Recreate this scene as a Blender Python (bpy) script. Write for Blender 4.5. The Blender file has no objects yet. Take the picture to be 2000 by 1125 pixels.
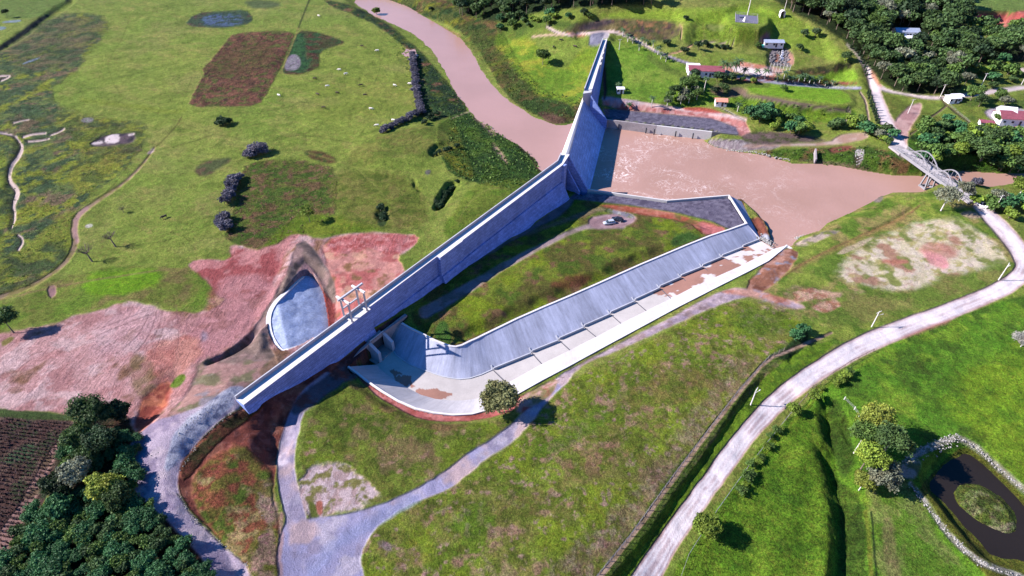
import bpy, math, random
import numpy as np
R = math.radians
S = bpy.context.scene
# ------------------------------------------------------------------ camera, sky, sun, exposure
CAMH, PITCH, F = 125.0, R(40.0), 1200.0          # metres, below horizontal, focal length in photo pixels (2000 wide)
cam = bpy.data.cameras.new('camera'); cam.sensor_width = 36; cam.lens = F / 2000 * 36
cam.clip_end = 6000; cam.clip_start = 1
co = bpy.data.objects.new('camera', cam); S.collection.objects.link(co)
co.location = (0, 0, CAMH); co.rotation_euler = (R(90) - PITCH, 0, 0); S.camera = co
SUN_EL = R(34)
w = bpy.data.worlds.new('World'); S.world = w; w.use_nodes = True
nt = w.node_tree; bg = nt.nodes['Background']
sky = nt.nodes.new('ShaderNodeTexSky'); sky.sky_type = 'NISHITA'; sky.sun_disc = False
sky.sun_elevation = SUN_EL; sky.sun_rotation = R(-90); sky.air_density = 1.6; sky.dust_density = 0.2; sky.ozone_density = 3.5
hs = nt.nodes.new('ShaderNodeHueSaturation'); hs.inputs['Saturation'].default_value = 1.55
tn = nt.nodes.new('ShaderNodeMix'); tn.data_type = 'RGBA'; tn.blend_type = 'MULTIPLY'; tn.inputs[0].default_value = 1; tn.inputs[7].default_value = (1.48, .84, 1.12, 1)      # the camera's violet white balance
nt.links.new(sky.outputs[0], hs.inputs['Color']); nt.links.new(hs.outputs[0], tn.inputs[6]); nt.links.new(tn.outputs[2], bg.inputs[0])
bg.inputs[1].default_value = 0.062
sl = bpy.data.lights.new('sun', 'SUN'); sl.energy = 4.8; sl.angle = R(0.5); sl.color = (1, .91, .88)
so = bpy.data.objects.new('sun', sl); S.collection.objects.link(so)
so.rotation_euler = (0, R(-(90 - 34)), R(-2)); so.location = (-200, 100, 200)
S.view_settings.view_transform = 'Standard'; S.view_settings.look = 'None'
S.view_settings.exposure = 1.70; S.view_settings.gamma = 1
# ------------------------------------------------------------------ projection maths (world metres <-> photo pixels)
cp, sp_ = math.cos(PITCH), math.sin(PITCH)
def W(px, py, z=0.0):
    a = (px - 1000) / F; b = (562.5 - py) / F
    dx, dy, dz = a, cp + b * sp_, -sp_ + b * cp
    t = (z - CAMH) / dz
    return (dx * t, dy * t, z)
def Warr(px, py, z=0.0):
    a = (px - 1000) / F; b = (562.5 - py) / F
    t = (z - CAMH) / (-sp_ + b * cp)
    return a * t, (cp + b * sp_) * t
def proj(x, y, z):
    dz = z - CAMH
    f = y * cp - dz * sp_
    return 1000 + F * x / f, 562.5 - F * (y * sp_ + dz * cp) / f, f
# ------------------------------------------------------------------ noise
def vnoise(x, y, seed):
    xi = np.floor(x).astype(np.int64); yi = np.floor(y).astype(np.int64)
    fx = x - xi; fy = y - yi; fx = fx*fx*(3-2*fx); fy = fy*fy*(3-2*fy)
    def h(a, b):
        n = (a * 374761393 + b * 668265263 + seed * 1442695041) & 0x7fffffff
        n = ((n ^ (n >> 13)) * 1274126177) & 0x7fffffff
        n = ((n ^ (n >> 16)) * 668265263) & 0x7fffffff
        return ((n >> 7) & 0xffff) / 65535.0
    a = h(xi, yi); b = h(xi+1, yi); c = h(xi, yi+1); d = h(xi+1, yi+1)
    return (a*(1-fx)+b*fx)*(1-fy) + (c*(1-fx)+d*fx)*fy
def fbm(x, y, scale, octv=4, seed=1):
    v = 0; a = .5; s = 0; k = 1.0 / scale
    for i in range(octv):
        v = v + a * vnoise(x*k + 17.3*i, y*k - 9.1*i, seed*31+i); s += a; a *= .55; k *= 2.03
    return v / s
def sstep(a, b, x):
    t = np.clip((x - a) / (b - a), 0, 1); return t*t*(3-2*t)
def sdist(X, Y, P, closed=True):
    """signed distance to a polygon (negative inside) or distance to a polyline"""
    P = np.asarray(P, float); n = len(P); d2 = np.full(X.shape, 1e18); ins = np.zeros(X.shape, bool)
    for i in range(n if closed else n-1):
        ax, ay = P[i]; bx, by = P[(i+1) % n]
        ex, ey = bx-ax, by-ay; L = ex*ex+ey*ey + 1e-9
        t = np.clip(((X-ax)*ex + (Y-ay)*ey)/L, 0, 1)
        d2 = np.minimum(d2, (X-ax-t*ex)**2 + (Y-ay-t*ey)**2)
        if closed:
            c = ((ay > Y) != (by > Y))
            if ey != 0: ins ^= c & (X < ex*(Y-ay)/ey + ax)
    d = np.sqrt(d2)
    return np.where(ins, -d, d) if closed else d
def smooth_poly(P, it=2, closed=True):
    P = [tuple(p) for p in P]
    for _ in range(it):
        Q = []; n = len(P)
        if not closed: Q.append(P[0])
        for i in range(n if closed else n-1):
            a, b = P[i], P[(i+1) % n]
            Q.append(tuple(.75*u+.25*v for u, v in zip(a, b))); Q.append(tuple(.25*u+.75*v for u, v in zip(a, b)))
        if not closed: Q.append(P[-1])
        P = Q
    return P
# ------------------------------------------------------------------ the ground grid (dense where the photograph looks)
def axis(a, b, step, lo, hi, n):
    c = np.arange(a, b, step)
    l = a - (np.linspace(1, 0, n, endpoint=False)**2.2)*(a-lo); r = b + (np.linspace(0, 1, n+1)[1:]**2.2)*(hi-b)
    return np.concatenate([l, c, r])
gx = axis(-60, 2062, 2.0, -1500, 3500, 34)
gy = axis(-30, 1150, 1.9, -385, 1700, 26)
GPX, GPY = np.meshgrid(gx, gy)
X, Y = Warr(GPX, GPY, 3.0)
NY, NX = X.shape
# base relief: thin plate through spot heights (photo pixel, height in metres)
CREST = 14.0
spots = [(100,300,1),(0,50,1),(300,50,1),(500,0,1),(700,100,1),(800,200,1.5),(600,250,1.5),(700,350,2),(500,400,2.5),(900,300,1.5),(1000,380,2),(300,450,3),
(0,450,2),(950,430,2.5),(200,560,4.5),(400,560,6),(0,700,9),(250,700,10),(420,690,9),(560,520,5),(700,500,4),(760,540,4),(640,650,6),(450,765,13.3),(300,900,13.5),
(100,900,12),(100,1100,12),(350,1000,13.2),(460,1125,12.7),(400,880,13.8),(475,800,13.3),(540,700,9.5),(330,790,11.5),
(630,719,6.6),(725,640,7.8),(532,767,11),(690,668,7.0),(851,558,5),(924,511,4),(1020,453,1.6),(820,577,5),(1125,376,-.5),
(560,820,7.8),(500,870,9.5),(480,1000,10),(570,1000,8.8),(650,900,8),(700,850,7),(600,1125,8.8),(900,860,5.7),(800,1000,7.5),
(1000,1000,6.5),(1000,850,5),(1200,750,4.6),(1200,950,6),(1100,1125,7),(1400,700,4.5),(1500,600,3.8),(1350,620,4),(1600,520,2.5),(1800,520,3),
(1700,430,.5),(1950,560,4),(1900,430,4.5),(2000,650,3.5),(1700,800,3),(1500,950,3.2),(1850,950,2),(1300,1125,3.2),(1990,1100,2),
(830,625,5.5),(1000,560,5),(1000,490,3.5),(1150,440,2.5),(1300,440,2.7),(1390,450,2),(1150,395,1.5),(1200,500,4),(900,530,4.8),
(1250,225,3.2),(1180,190,5),(1350,235,2.8),(1250,150,7),(1200,110,9),(1188,75,13.8),(1130,62,14),(1050,110,5),(1000,80,4),(950,60,4),(1100,180,2),(1350,150,8),
(1400,200,5),(1500,180,7),(1500,225,4),(1600,180,7.5),(1600,150,9),(1400,110,12),(1550,120,12),(1500,60,19),(1400,35,22),(1300,25,22),(1500,10,24),(1600,60,20),
(1220,75,14),(1200,30,21),(1650,100,14),(1700,150,9),(1720,230,6),(1760,285,5),(1550,270,1.5),(1650,290,1.5),(1850,200,8),(1950,230,8),(1900,280,4),(2000,300,2),
(1800,100,14),(1900,50,16),(2000,20,18),(1950,140,11),(1000,0,14),(1100,10,20),(880,40,3),(1250,-60,25),(1800,-100,22),(300,-200,2),(700,-200,3),(-300,300,2),
(-300,700,9),(-300,1100,12),(600,1400,9),(1300,1400,5),(2300,1100,2),(2300,500,3),(2300,200,10),(2400,-150,25),(-600,-250,3),(1100,-300,25)]
sp_w = np.array([W(a, b, c) for a, b, c in spots])
def tps(x, y):
    pass
_n = len(sp_w); _d = np.hypot(sp_w[:,0][:,None]-sp_w[:,0], sp_w[:,1][:,None]-sp_w[:,1])/100
_K = _d**2*np.log(_d+1e-9) + np.eye(_n)*.01
_A = np.zeros((_n+3, _n+3)); _A[:_n,:_n] = _K; _A[:_n,_n] = 1; _A[:_n,_n+1] = sp_w[:,0]/100; _A[:_n,_n+2] = sp_w[:,1]/100
_A[_n:,:_n] = _A[:_n,_n:].T
_c = np.linalg.solve(_A, np.concatenate([sp_w[:,2], np.zeros(3)]))
H = _c[_n] + _c[_n+1]*X/100 + _c[_n+2]*Y/100
for i in range(_n):
    d = ((X-sp_w[i,0])**2 + (Y-sp_w[i,1])**2)/1e4
    H = H + _c[i]*.5*d*np.log(d+1e-12)
H = np.clip(H, -.5, 27)
RELN = (fbm(X, Y, 26, 4, 5)-.5)
FLAT = np.ones_like(H)
H = H + RELN*1.6 + (fbm(X, Y, 5, 3, 6)-.5)*.6
def wpoly(P, z): return [W(p[0], p[1], p[2] if len(p) > 2 else z)[:2] for p in P]
def sub(P, m):
    P = np.asarray(P); x0, y0 = P.min(0)-m; x1, y1 = P.max(0)+m
    k = (X > x0) & (X < x1) & (Y > y0) & (Y < y1); return np.nonzero(k)
def bump(P, dz, width, z=3, rag=0.6, closed=True, sm=1):
    """raise (or sink) a region, with a bank of the given width"""
    Q = wpoly(smooth_poly(P, sm, closed), z); k = sub(Q, width*2+6)
    x, y = X[k], Y[k]
    sd = sdist(x + (fbm(x, y, 4, 3, 11)-.5)*rag*3, y + (fbm(x, y, 4, 3, 12)-.5)*rag*3, Q, closed)
    H[k] += dz*sstep(width*.5, -width*.5, sd) if closed else dz*sstep(width, 0, sd)
def level(P, z, width, sm=1):
    Q = wpoly(smooth_poly(P, sm), z); k = sub(Q, width+5)
    m = sstep(width, 0, sdist(X[k], Y[k], Q)); H[k] = H[k]*(1-m) + z*m
def water(P, zw, bank, rag=1.0, depth=1.5, sm=2):
    Q = wpoly(smooth_poly(P, sm), zw); k = sub(Q, bank+8)
    x, y = X[k], Y[k]
    sd = sdist(x + (fbm(x, y, 7, 4, 21)-.5)*rag*4, y + (fbm(x, y, 7, 4, 22)-.5)*rag*4, Q)
    h = H[k]; m = sstep(0, bank, sd)
    out = zw + .02 + (h - zw)*m
    H[k] = np.where(sd < 0, np.maximum(zw - depth, zw + sd*.6), np.maximum(out, zw+.03+.02*sd)*(m < 1) + h*(m >= 1))
def canal_z(t): return .3 - 2.3*t, 5.0 - 3.4*t       # floor and coping along the canal
CAN = [((785,631),(762,678),(735,712),(680,716)),((800,640),(775,695),(750,727),(697,728)),((825,652),(800,712),(770,742),(718,745)),
((850,665),(828,723),(797,758),(748,765)),((868,672),(850,731),(822,771),(778,783)),((880,676),(866,736),(850,779),(812,798)),
((890,677),(882,739),(878,782),(848,806)),((902,674),(898,741),(905,782),(885,810)),((916,667),(918,739),(935,778),(922,808)),
((930,661),(940,732),(962,766),(955,799)),((942,655),(962,722),(990,749),(985,783)),((1010,622),(1037,688),(1058,711),(1058,742)),
((1060,600),(1090,663),(1113,684),(1115,712)),((1110,579),(1139,638),(1164,658),(1166,684)),((1158,558),(1190,612),(1213,632),(1218,656)),
((1205,537),(1238,587),(1262,607),(1270,628)),((1252,516),(1287,561),(1310,583),(1318,602)),((1295,498),(1328,540),(1355,560),(1365,578)),
((1340,479),(1370,520),(1400,540),(1412,554)),((1385,461),(1408,501),(1445,520),(1460,530)),((1425,448),(1449,482),(1480,502),(1500,509)),
((1458,436),(1480,467),(1512,486),(1537,479))]
tt = np.linspace(0, 1, len(CAN))
CW = [[W(*CAN[i][0], canal_z(tt[i])[1]), W(*CAN[i][1], canal_z(tt[i])[0]), W(*CAN[i][2], canal_z(tt[i])[0]), W(*CAN[i][3], canal_z(tt[i])[1])] for i in range(len(CAN))]
# --- relief features
def cliff(P, dz, w, reach, z=3, taper=14):
    Q = np.array(wpoly(smooth_poly(P, 1, False), z)); k = sub(Q, reach+6)
    x, y = X[k], Y[k]; x = x + (fbm(x, y, 4, 3, 11)-.5)*1.2; best = np.full(x.shape, 1e9); sg = np.zeros(x.shape)
    for i in range(len(Q)-1):
        ax, ay = Q[i]; ex, ey = Q[i+1]-Q[i]; t = np.clip(((x-ax)*ex+(y-ay)*ey)/(ex*ex+ey*ey), 0, 1); d = np.hypot(x-ax-t*ex, y-ay-t*ey)
        cr = (x-ax)*ey-(y-ay)*ex; u = d < best; best[u] = d[u]; sg[u] = np.sign(cr[u])
    d = best*sg; e = np.minimum(np.hypot(x-Q[0][0], y-Q[0][1]), np.hypot(x-Q[-1][0], y-Q[-1][1]))
    dA = (Q[0]-Q[1])/np.hypot(*(Q[0]-Q[1])); dB = (Q[-1]-Q[-2])/np.hypot(*(Q[-1]-Q[-2])); over = np.maximum((x-Q[0][0])*dA[0]+(y-Q[0][1])*dA[1], (x-Q[-1][0])*dB[0]+(y-Q[-1][1])*dB[1])
    e = e*(1-sstep(-6, 0, over))
    H[k] += dz*sstep(-w*.3, w, d)*(1-sstep(reach*.5, reach, d))*sstep(0, taper, e)
cliff([(1100,1260),(1196,1125),(1238,1070),(1288,1003),(1336,938),(1388,862),(1436,790),(1474,742),(1512,706)], -1.35, 1.2, 34, 5.2)
bump([(1535,705),(1560,685),(1570,692),(1545,712)], -1.2, 3, 4)
bump([(1600,760),(1622,775),(1640,800),(1650,850),(1660,885),(1672,920),(1650,945),(1632,900),(1625,850),(1612,810)], -2.8, 5.5, 3)
bump([(1605,862),(1625,885),(1645,925),(1680,970),(1690,1060),(1690,1160),(1635,1160),(1640,1040),(1638,975),(1620,910)], -3.2, 7, 3)
bump([(1590,1160),(1600,1000),(1620,960),(1640,1000),(1632,1160)], .9, 5, 3)
bump([(1652,815),(1668,850),(1672,860),(1665,862),(1648,825)], -1.5, 2, 3)
bump([(1480,1160),(1530,960),(1560,880),(1580,880),(1560,1000),(1520,1160)], .8, 6, 3)
# lower left slope from the crest road down to the track
bump([(345,960),(350,915),(375,870),(430,825),(475,800),(520,790),(470,850),(420,920),(400,960),(420,1010),(480,1090),(500,1160),(470,1160),(400,1060)], -1.2, 5, 12)
bump([(500,830),(560,800),(575,830),(555,880),(545,910),(520,900)], -2.2, 5, 8)
# mounds and cuts in the flood plain
bump([(750,262),(830,245),(870,262),(890,290),(850,310),(800,330),(720,330),(700,290)], 2.2, 14, 2)
bump([(870,360),(885,350),(895,358),(878,385),(858,412),(848,412),(855,390)], -3.0, 3.2, 2)
bump([(838,300),(860,285),(885,285),(890,295),(860,305),(845,312)], -1.6, 3, 2)
bump([(806,350),(812,350),(815,362),(824,374),(820,377),(810,368)], -1.0, 2, 2)
bump([(735,430),(745,400),(760,405),(755,425),(752,440)], -1.3, 3, 3)
bump([(890,395),(905,365),(940,352),(990,355),(1020,370),(960,400),(900,440),(880,430)], 1.2, 10, 3)
bump([(640,350),(760,345),(790,400),(770,450),(660,450)], .8, 10, 3)
bump([(0,88),(60,48),(135,-6),(150,0),(70,55),(0,100)], -2.2, 5, 1, .3)
for P in ([(0,258),(20,262),(33,268),(32,262),(12,255)], [(30,272),(42,278),(48,290),(40,310),(28,330),(20,345),(30,365),(36,385),(32,410),(22,445),(28,458),(20,440),(14,380),(10,352),(16,330),(30,300)]):
    bump(P, -.9, 3, 1, .3)
bump([(180,520),(240,545),(300,525),(350,560),(330,600),(200,615),(150,580)], 1.6, 12, 5)
# red earth banks and the borrow ridge
bump([(535,588),(545,592),(520,620),(490,660),(450,695),(410,718),(405,712),(450,685),(485,650),(510,615)], -2.4, 2.6, 9, .2)
bump([(562,480),(590,470),(640,525),(645,535),(628,528),(600,505),(582,522),(570,560),(548,590),(530,640),(520,700),(498,690),(515,630),(545,570)], 1.8, 5, 6, .4)
APRW = [(600,522),(614,530),(626,548),(632,575),(637,605),(641,640),(600,672),(560,700),(548,694),(534,672),(527,645),(530,618),(550,590),(573,552),(588,530)]
Q_ = wpoly(smooth_poly(APRW, 2), 5.5); k_ = sub(Q_, 12); sd_ = sdist(X[k_], Y[k_], Q_)
def apz(x, y): return 7.4 - .42*(x - W(545,600,6)[0] + .45*(y - W(545,600,6)[1]))
_t = np.clip(apz(X[k_], Y[k_]), .6, 7.4)
_m = sstep(6, .3, sd_)*(sd_ > 0); H[k_] = np.where(sd_ < 0, _t-.8*sstep(0,-1,sd_), H[k_]*(1-_m) + np.maximum(_t, np.minimum(H[k_], _t+2))*_m)
bump([(240,880),(330,810),(440,750),(470,760),(460,790),(380,850),(330,910),(290,900)], 1.4, 7, 12)
bump([(255,850),(300,770),(340,720),(350,740),(320,800),(290,850)], -1.5, 8, 11)
# hillside terraces, top right
bump([(1130,45),(1180,38),(1250,36),(1330,45),(1325,65),(1290,75),(1240,75),(1180,62),(1120,60)], -3.5, 6, 16)
bump([(1345,70),(1360,48),(1400,46),(1480,48),(1600,55),(1640,95),(1660,130),(1560,100),(1500,85),(1440,82),(1370,75)], -3.2, 8, 18)
bump([(1545,138),(1570,135),(1620,130),(1660,118),(1665,130),(1680,155),(1600,152),(1540,150)], -4, 5, 12)
bump([(1500,130),(1500,98),(1520,92),(1545,98),(1540,135)], -2.2, 5, 12)
bump([(1300,190),(1420,175),(1500,182),(1600,200),(1670,210),(1680,235),(1560,240),(1470,205),(1400,215),(1300,205)], -1.6, 6, 6)
level([(1460,165),(1500,162),(1600,170),(1655,178),(1665,203),(1620,206),(1540,200),(1470,185)], 7.6, 4)
level([(1425,22),(1495,20),(1500,54),(1425,52)], 22.2, 5)
bump([(1680,100),(1710,150),(1715,165),(1700,165),(1685,130),(1668,100)], -1.5, 5, 10)
bump([(1890,25),(1990,25),(1995,45),(1960,60),(1900,40)], -5, 5, 17)
bump([(1565,330),(1700,300),(1720,315),(1640,320),(1600,330)], .8, 5, 1)
# small drain across the spit and the end of the canal
bump([(1795,400),(1780,412),(1765,425),(1700,452),(1698,450),(1762,420)], -1.0, 1.8, 1, .1)

# flat basin and river
RIVER_UP = [(700,-5),(745,-5),(790,10),(850,45),(895,72),(920,100),(940,140),(965,172),(1000,203),(1040,228),(1075,243),(1105,246),(1125,236),(1150,250),(1118,330),(1100,345),(1057,336),(1045,310),(1010,278),(975,262),(945,240),(920,222),(912,208),(890,180),(870,140),(850,105),(820,75),(790,55),(745,38),(712,18),(690,5)]
BASIN = [(1150,250),(1186,247),(1290,258),(1388,268),(1372,275),(1395,288),(1440,297),(1500,305),(1545,320),(1590,320),(1640,325),(1690,335),(1740,343),(1800,345),(1880,335),(1960,340),(2080,338),(2080,362),(1990,360),(1940,370),(1905,378),(1870,372),(1832,362),(1815,372),(1780,385),(1720,382),(1700,395),(1660,415),(1615,435),(1600,450),(1560,462),(1545,480),(1530,487),(1507,487),(1508,470),(1501,448),(1478,416),(1447,388),(1424,381,1.5),(1303,391,1.5),(1210,378,1.5),(1148,369,1.5),(1130,300)]
water(RIVER_UP, -.5, 9, .7)
water(BASIN, -2.0, 5, .25, 1.5, 0)
POND = [(1810,950),(1835,915),(1870,895),(1885,885),(1915,905),(1960,945),(2010,1000),(2050,1060),(2050,1140),(2005,1092),(1940,1090),(1905,1050),(1870,1010),(1840,975)]
bump([(1760,905),(1800,880),(1870,850),(1895,860),(1960,905),(2030,965),(2100,1060),(2090,1170),(1960,1165),(1900,1110),(1850,1040),(1800,975),(1770,930)], .9, 6, 2, .2)
bump([(1800,935),(1830,900),(1880,868),(1920,890),(1980,945),(2060,1040),(2060,1150),(1960,1120),(1900,1070),(1850,1000)], -1.6, 4, 2, .1)
water(POND, .2, 4, .35, 1.2, 1)
ISLAND = [(1862,965),(1870,948),(1890,943),(1925,950),(1960,975),(1985,1005),(1988,1025),(1975,1045),(1945,1035),(1905,1015),(1875,990)]
k_ = sub(wpoly(ISLAND, .2), 6); sd_ = sdist(X[k_]+(fbm(X[k_],Y[k_],2,3,3)-.5)*1.2, Y[k_], wpoly(smooth_poly(ISLAND, 2), .2)); H[k_] = np.where(sd_ < 2, np.maximum(H[k_], .2 + np.clip(-sd_*.5, -1, 1.1)), H[k_])
for P, zw in (([(360,50),(385,27),(480,21),(492,36),(475,47),(430,52)], .6), ([(556,138),(560,112),(575,106),(588,120),(588,137)], .7)):
    level(P, zw-.15, 8)
# stilling basin surroundings: gravel aprons behind the quay walls
level([(1150,378),(1210,384),(1303,397),(1423,388),(1452,435),(1400,450),(1330,430),(1230,408),(1140,392)], 1.35, 3, 0)
level([(1190,229),(1285,240),(1392,250),(1440,258),(1440,245),(1380,226),(1290,222),(1190,210)], 1.75, 3, 0)
level([(1424,381,1.5),(1459,437,1.5),(1482,468),(1500,482),(1508,470),(1501,448),(1478,416),(1447,388)], -1.5, .6, 0)
bump([(1470,418),(1485,425),(1503,455),(1506,470),(1497,470),(1482,440)], .9, 1.2, -1.5)
level([(1182,72),(1192,66),(1185,60),(1150,60),(1165,72)], 13.9, 5, 0)
_q = wpoly(BASIN, -2.0); _k = sub(_q, 2); _s = sdist(X[_k], Y[_k], _q); H[_k] = np.where(_s < .1, np.minimum(H[_k], -3.2), H[_k])
# carve the ground under the canal and set its shoulders
for s in range(len(CW)-1):
    A, B = CW[s], CW[s+1]
    Q = [A[0][:2], B[0][:2], B[3][:2], A[3][:2]]
    k = sub(Q, 8); sd = sdist(X[k], Y[k], Q)
    za, zb = A[0][2], B[0][2]
    m = sstep(5, .3, sd)*(sd > 0); h = H[k]; tgt = (za+zb)/2 - .18
    h = np.where(sd > 0, np.where(s < 20, h*(1-m) + tgt*m, np.minimum(h, h*(1-m)+tgt*m)), h)
    H[k] = h
Q = [c[0][:2] for c in CW] + [c[3][:2] for c in CW[::-1]]; k = sub(Q, 1); sd = sdist(X[k], Y[k], Q); h = H[k]
d_ = np.full(sd.shape, 1e9); fl = np.zeros(sd.shape)
for s in range(len(CW)):
    mx = (CW[s][1][0]+CW[s][2][0])/2; my = (CW[s][1][1]+CW[s][2][1])/2; dd_ = (X[k]-mx)**2+(Y[k]-my)**2; u = dd_ < d_; d_[u] = dd_[u]; fl[u] = CW[s][1][2]
H[k] = np.where(sd < .12, np.minimum(h, fl - 1.2), h)
# apron bed and outlet pit
APR = [(600,522),(612,528),(624,545),(630,575),(636,610),(640,640),(625,660),(560,700),(545,690),(530,668),(526,640),(532,615),(552,590),(575,552),(590,530)]
PIT = [(735,700),(760,672),(785,630),(745,630),(695,690),(700,712)]
Qp = [W(790,636,5)[:2], W(770,640,4)[:2], W(718,690,4)[:2], W(690,722,5)[:2], W(740,712,0)[:2], W(765,678,0)[:2]]
k = sub(Qp, 4); sd = sdist(X[k], Y[k], Qp); H[k] = np.where(sd < .9, np.minimum(H[k], -.9), H[k])
_m0 = np.array(W(722,670,5.6)[:2]); _d = np.array(W(793,615,5.6)[:2])-np.array(W(660,718,5.6)[:2]); _d /= np.linalg.norm(_d); _h = np.array([_d[1], -_d[0]])
Qp = [tuple(_m0+_h*4), tuple(_m0+_d*5.2+_h*4), tuple(_m0+_d*5.2-_h*1.3), tuple(_m0-_h*1.3)]; k = sub(Qp, 2); sd = sdist(X[k], Y[k], Qp); H[k] = np.where(sd < .2, np.minimum(H[k], -.9), H[k])
VPX, VPY, VD = proj(X, Y, H)
_flatpx, _flatpy = VPX.ravel(), VPY.ravel()
def at(px, py):
    """the point of the ground seen at a photo pixel (first estimate, then nearest grid vertex)"""
    j = int(np.argmin((_flatpx-px)**2 + (_flatpy-py)**2))
    return (float(X.flat[j]), float(Y.flat[j]), float(H.flat[j]))
def in_px(px, py, P):
    c = False; n = len(P)
    for i in range(n):
        ax, ay = P[i]; bx, by = P[(i+1) % n]
        if (ay > py) != (by > py) and px < (bx-ax)*(py-ay)/(by-ay)+ax: c = not c
    return c
# ------------------------------------------------------------------ what the ground is made of
ALB = .40
def lin(c, k=ALB):
    c = np.asarray(c, float)/255; return np.where(c <= .04045, c/12.92, ((c+.055)/1.055)**2.4)*k
PM = F/VD
N1 = fbm(X, Y, 9, 4, 101)-.5; N2 = fbm(X, Y, 9, 4, 102)-.5; N3 = fbm(X, Y, 2.6, 3, 103)-.5; N4 = fbm(X, Y, 2.6, 3, 104)-.5
COL = np.zeros((NY, NX, 3)); COL[:] = lin((144,160,76))
TEX = np.zeros((NY, NX, 3)); TEX[:, :, 2] = 1          # furrow, gravel, grass
CLS = np.zeros((NY, NX), np.int8)
CN = ['ground','dirt_road','river_bank','bare_soil','gravel_apron','field_track','crop_field','access_road']
def mask(P, soft, rag, sm, width):
    closed = width is None
    Q = np.asarray(smooth_poly(P, sm, closed), float)
    wd = 0 if closed else (max(width) if hasattr(width, '__len__') else width)
    m = soft + rag*9 + wd + 4; x0, y0 = Q.min(0)-m; x1, y1 = Q.max(0)+m
    if x1 > 2020: x1 = 3600
    k = np.nonzero((VPX > x0) & (VPX < x1) & (VPY > y0) & (VPY < y1))
    pm = PM[k]; x = VPX[k] + (N1[k]*2.2+N3[k])*rag*pm; y = VPY[k] + (N2[k]*2.2+N4[k])*rag*pm*.6
    if closed: sd = sdist(x, y, Q)
    else:
        if hasattr(width, '__len__'):
            ww = np.interp(np.arange(len(Q)), np.linspace(0, len(Q)-1, len(width)), width)
            best = np.full(x.shape, 1e9)
            for i in range(len(Q)-1):
                ax, ay = Q[i]; ex, ey = Q[i+1]-Q[i]; t = np.clip(((x-ax)*ex+(y-ay)*ey)/(ex*ex+ey*ey+1e-9), 0, 1)
                best = np.minimum(best, np.hypot(x-ax-t*ex, y-ay-t*ey) - (ww[i]*(1-t)+ww[i+1]*t)/2)
            sd = best
        else: sd = sdist(x, y, Q, False) - width/2
    return k, sstep(soft, -soft, sd), sd
def paint(P, col, soft=2.5, rag=.6, mott=(), tex=None, cls=None, alpha=1, sm=1, width=None):
    k, m, sd = mask(P, soft, rag, sm, width)
    m = m*alpha; c = np.empty(m.shape+(3,)); c[:] = lin(col)
    for j, (c2, scale, th) in enumerate(mott):
        n = fbm(X[k], Y[k], scale, 4, 200+j+int(scale*10)); t = sstep(th-.09, th+.09, n)[:, None]; c = c*(1-t) + lin(c2)*t
    COL[k] = COL[k]*(1-m[:, None]) + c*m[:, None]
    if tex is not None: TEX[k] = TEX[k]*(1-m[:, None]) + np.array(tex)*m[:, None]
    if cls is not None:
        q = m > .5; CLS[k[0][q], k[1][q]] = cls
G, Rr, Fu = (0,.2,1), (0,1,0), (1,.4,0)
# wide variation of the meadows
for c2, sc, th, s in (((152,162,84),60,.5,1),((126,152,66),38,.56,2),((156,154,96),24,.6,3),((120,138,62),7,.62,4)):
    n = fbm(X, Y, sc, 4, 300+s); t = (sstep(th-.1, th+.12, n)*.6)[..., None]; COL[:] = COL*(1-t) + lin(c2)*t
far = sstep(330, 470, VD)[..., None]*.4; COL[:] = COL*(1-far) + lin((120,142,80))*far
ca, sa = math.cos(.5), math.sin(.5); n = fbm((X*ca+Y*sa)*.3, (Y*ca-X*sa), 5, 4, 310); t = (sstep(.56, .66, n)*.5)[..., None]; COL[:] = COL*(1-t) + lin((112,134,58))*t
n = fbm((X*ca-Y*sa)*.35, (Y*ca+X*sa), 6, 4, 311); t = (sstep(.58, .68, n)*.45)[..., None]; COL[:] = COL*(1-t) + lin((164,160,96))*t
# --- flood plain, left
paint([(-300,110),(0,110),(70,60),(110,28),(190,25),(212,45),(200,75),(170,100),(160,122),(150,142),(105,162),(103,200),(150,222),(210,235),(300,240),(262,275),(275,300),(215,350),(165,390),(140,420),(132,470),(125,515),(60,560),(0,580),(-300,650)], (112,130,78), 5, 2.2,
  (((84,110,78),7,.52),((132,116,98),10,.6),((148,160,62),9,.56),((70,96,70),3,.6)), (0,.2,1.6))
paint([(120,215),(180,235),(260,240),(300,262),(262,300),(225,330),(180,370),(150,380),(130,330),(170,300),(150,270),(100,240)], (160,164,66), 6, 2, (((108,124,54),7,.5),((84,98,60),5,.58)), alpha=.75)
paint([(30,60),(120,30),(200,32),(205,60),(160,100),(140,130),(60,135),(10,120)], (120,112,90), 8, 2, (((70,92,66),8,.5),), alpha=.7)
paint([(120,410),(150,410),(150,450),(130,500),(60,555),(0,590),(-100,620),(-100,560),(0,500),(60,480)], (146,158,60), 6, 2, (((76,96,58),7,.5),), alpha=.75)
paint([(0,300),(14,300),(10,400),(0,520),(-100,520),(-100,300)], (140,158,64), 5, 1, (((70,96,60),6,.5),))
paint([(160,195),(240,205),(340,220),(360,215)], (140,152,60), 4, .8, alpha=.6, width=8)
paint([(0,95),(60,54),(135,-5)], (44,58,66), 2, .6, width=9)
paint([(0,38),(80,36),(135,5),(110,-10),(0,-10)], (112,136,72), 3, 1)
for P in ([(4,42),(42,38),(40,43),(4,45)], [(-10,52),(12,52),(12,57),(-10,60)], [(42,124),(78,111),(76,115),(46,126)]): paint(P, (140,160,190), 1, .1, sm=2)
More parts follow.
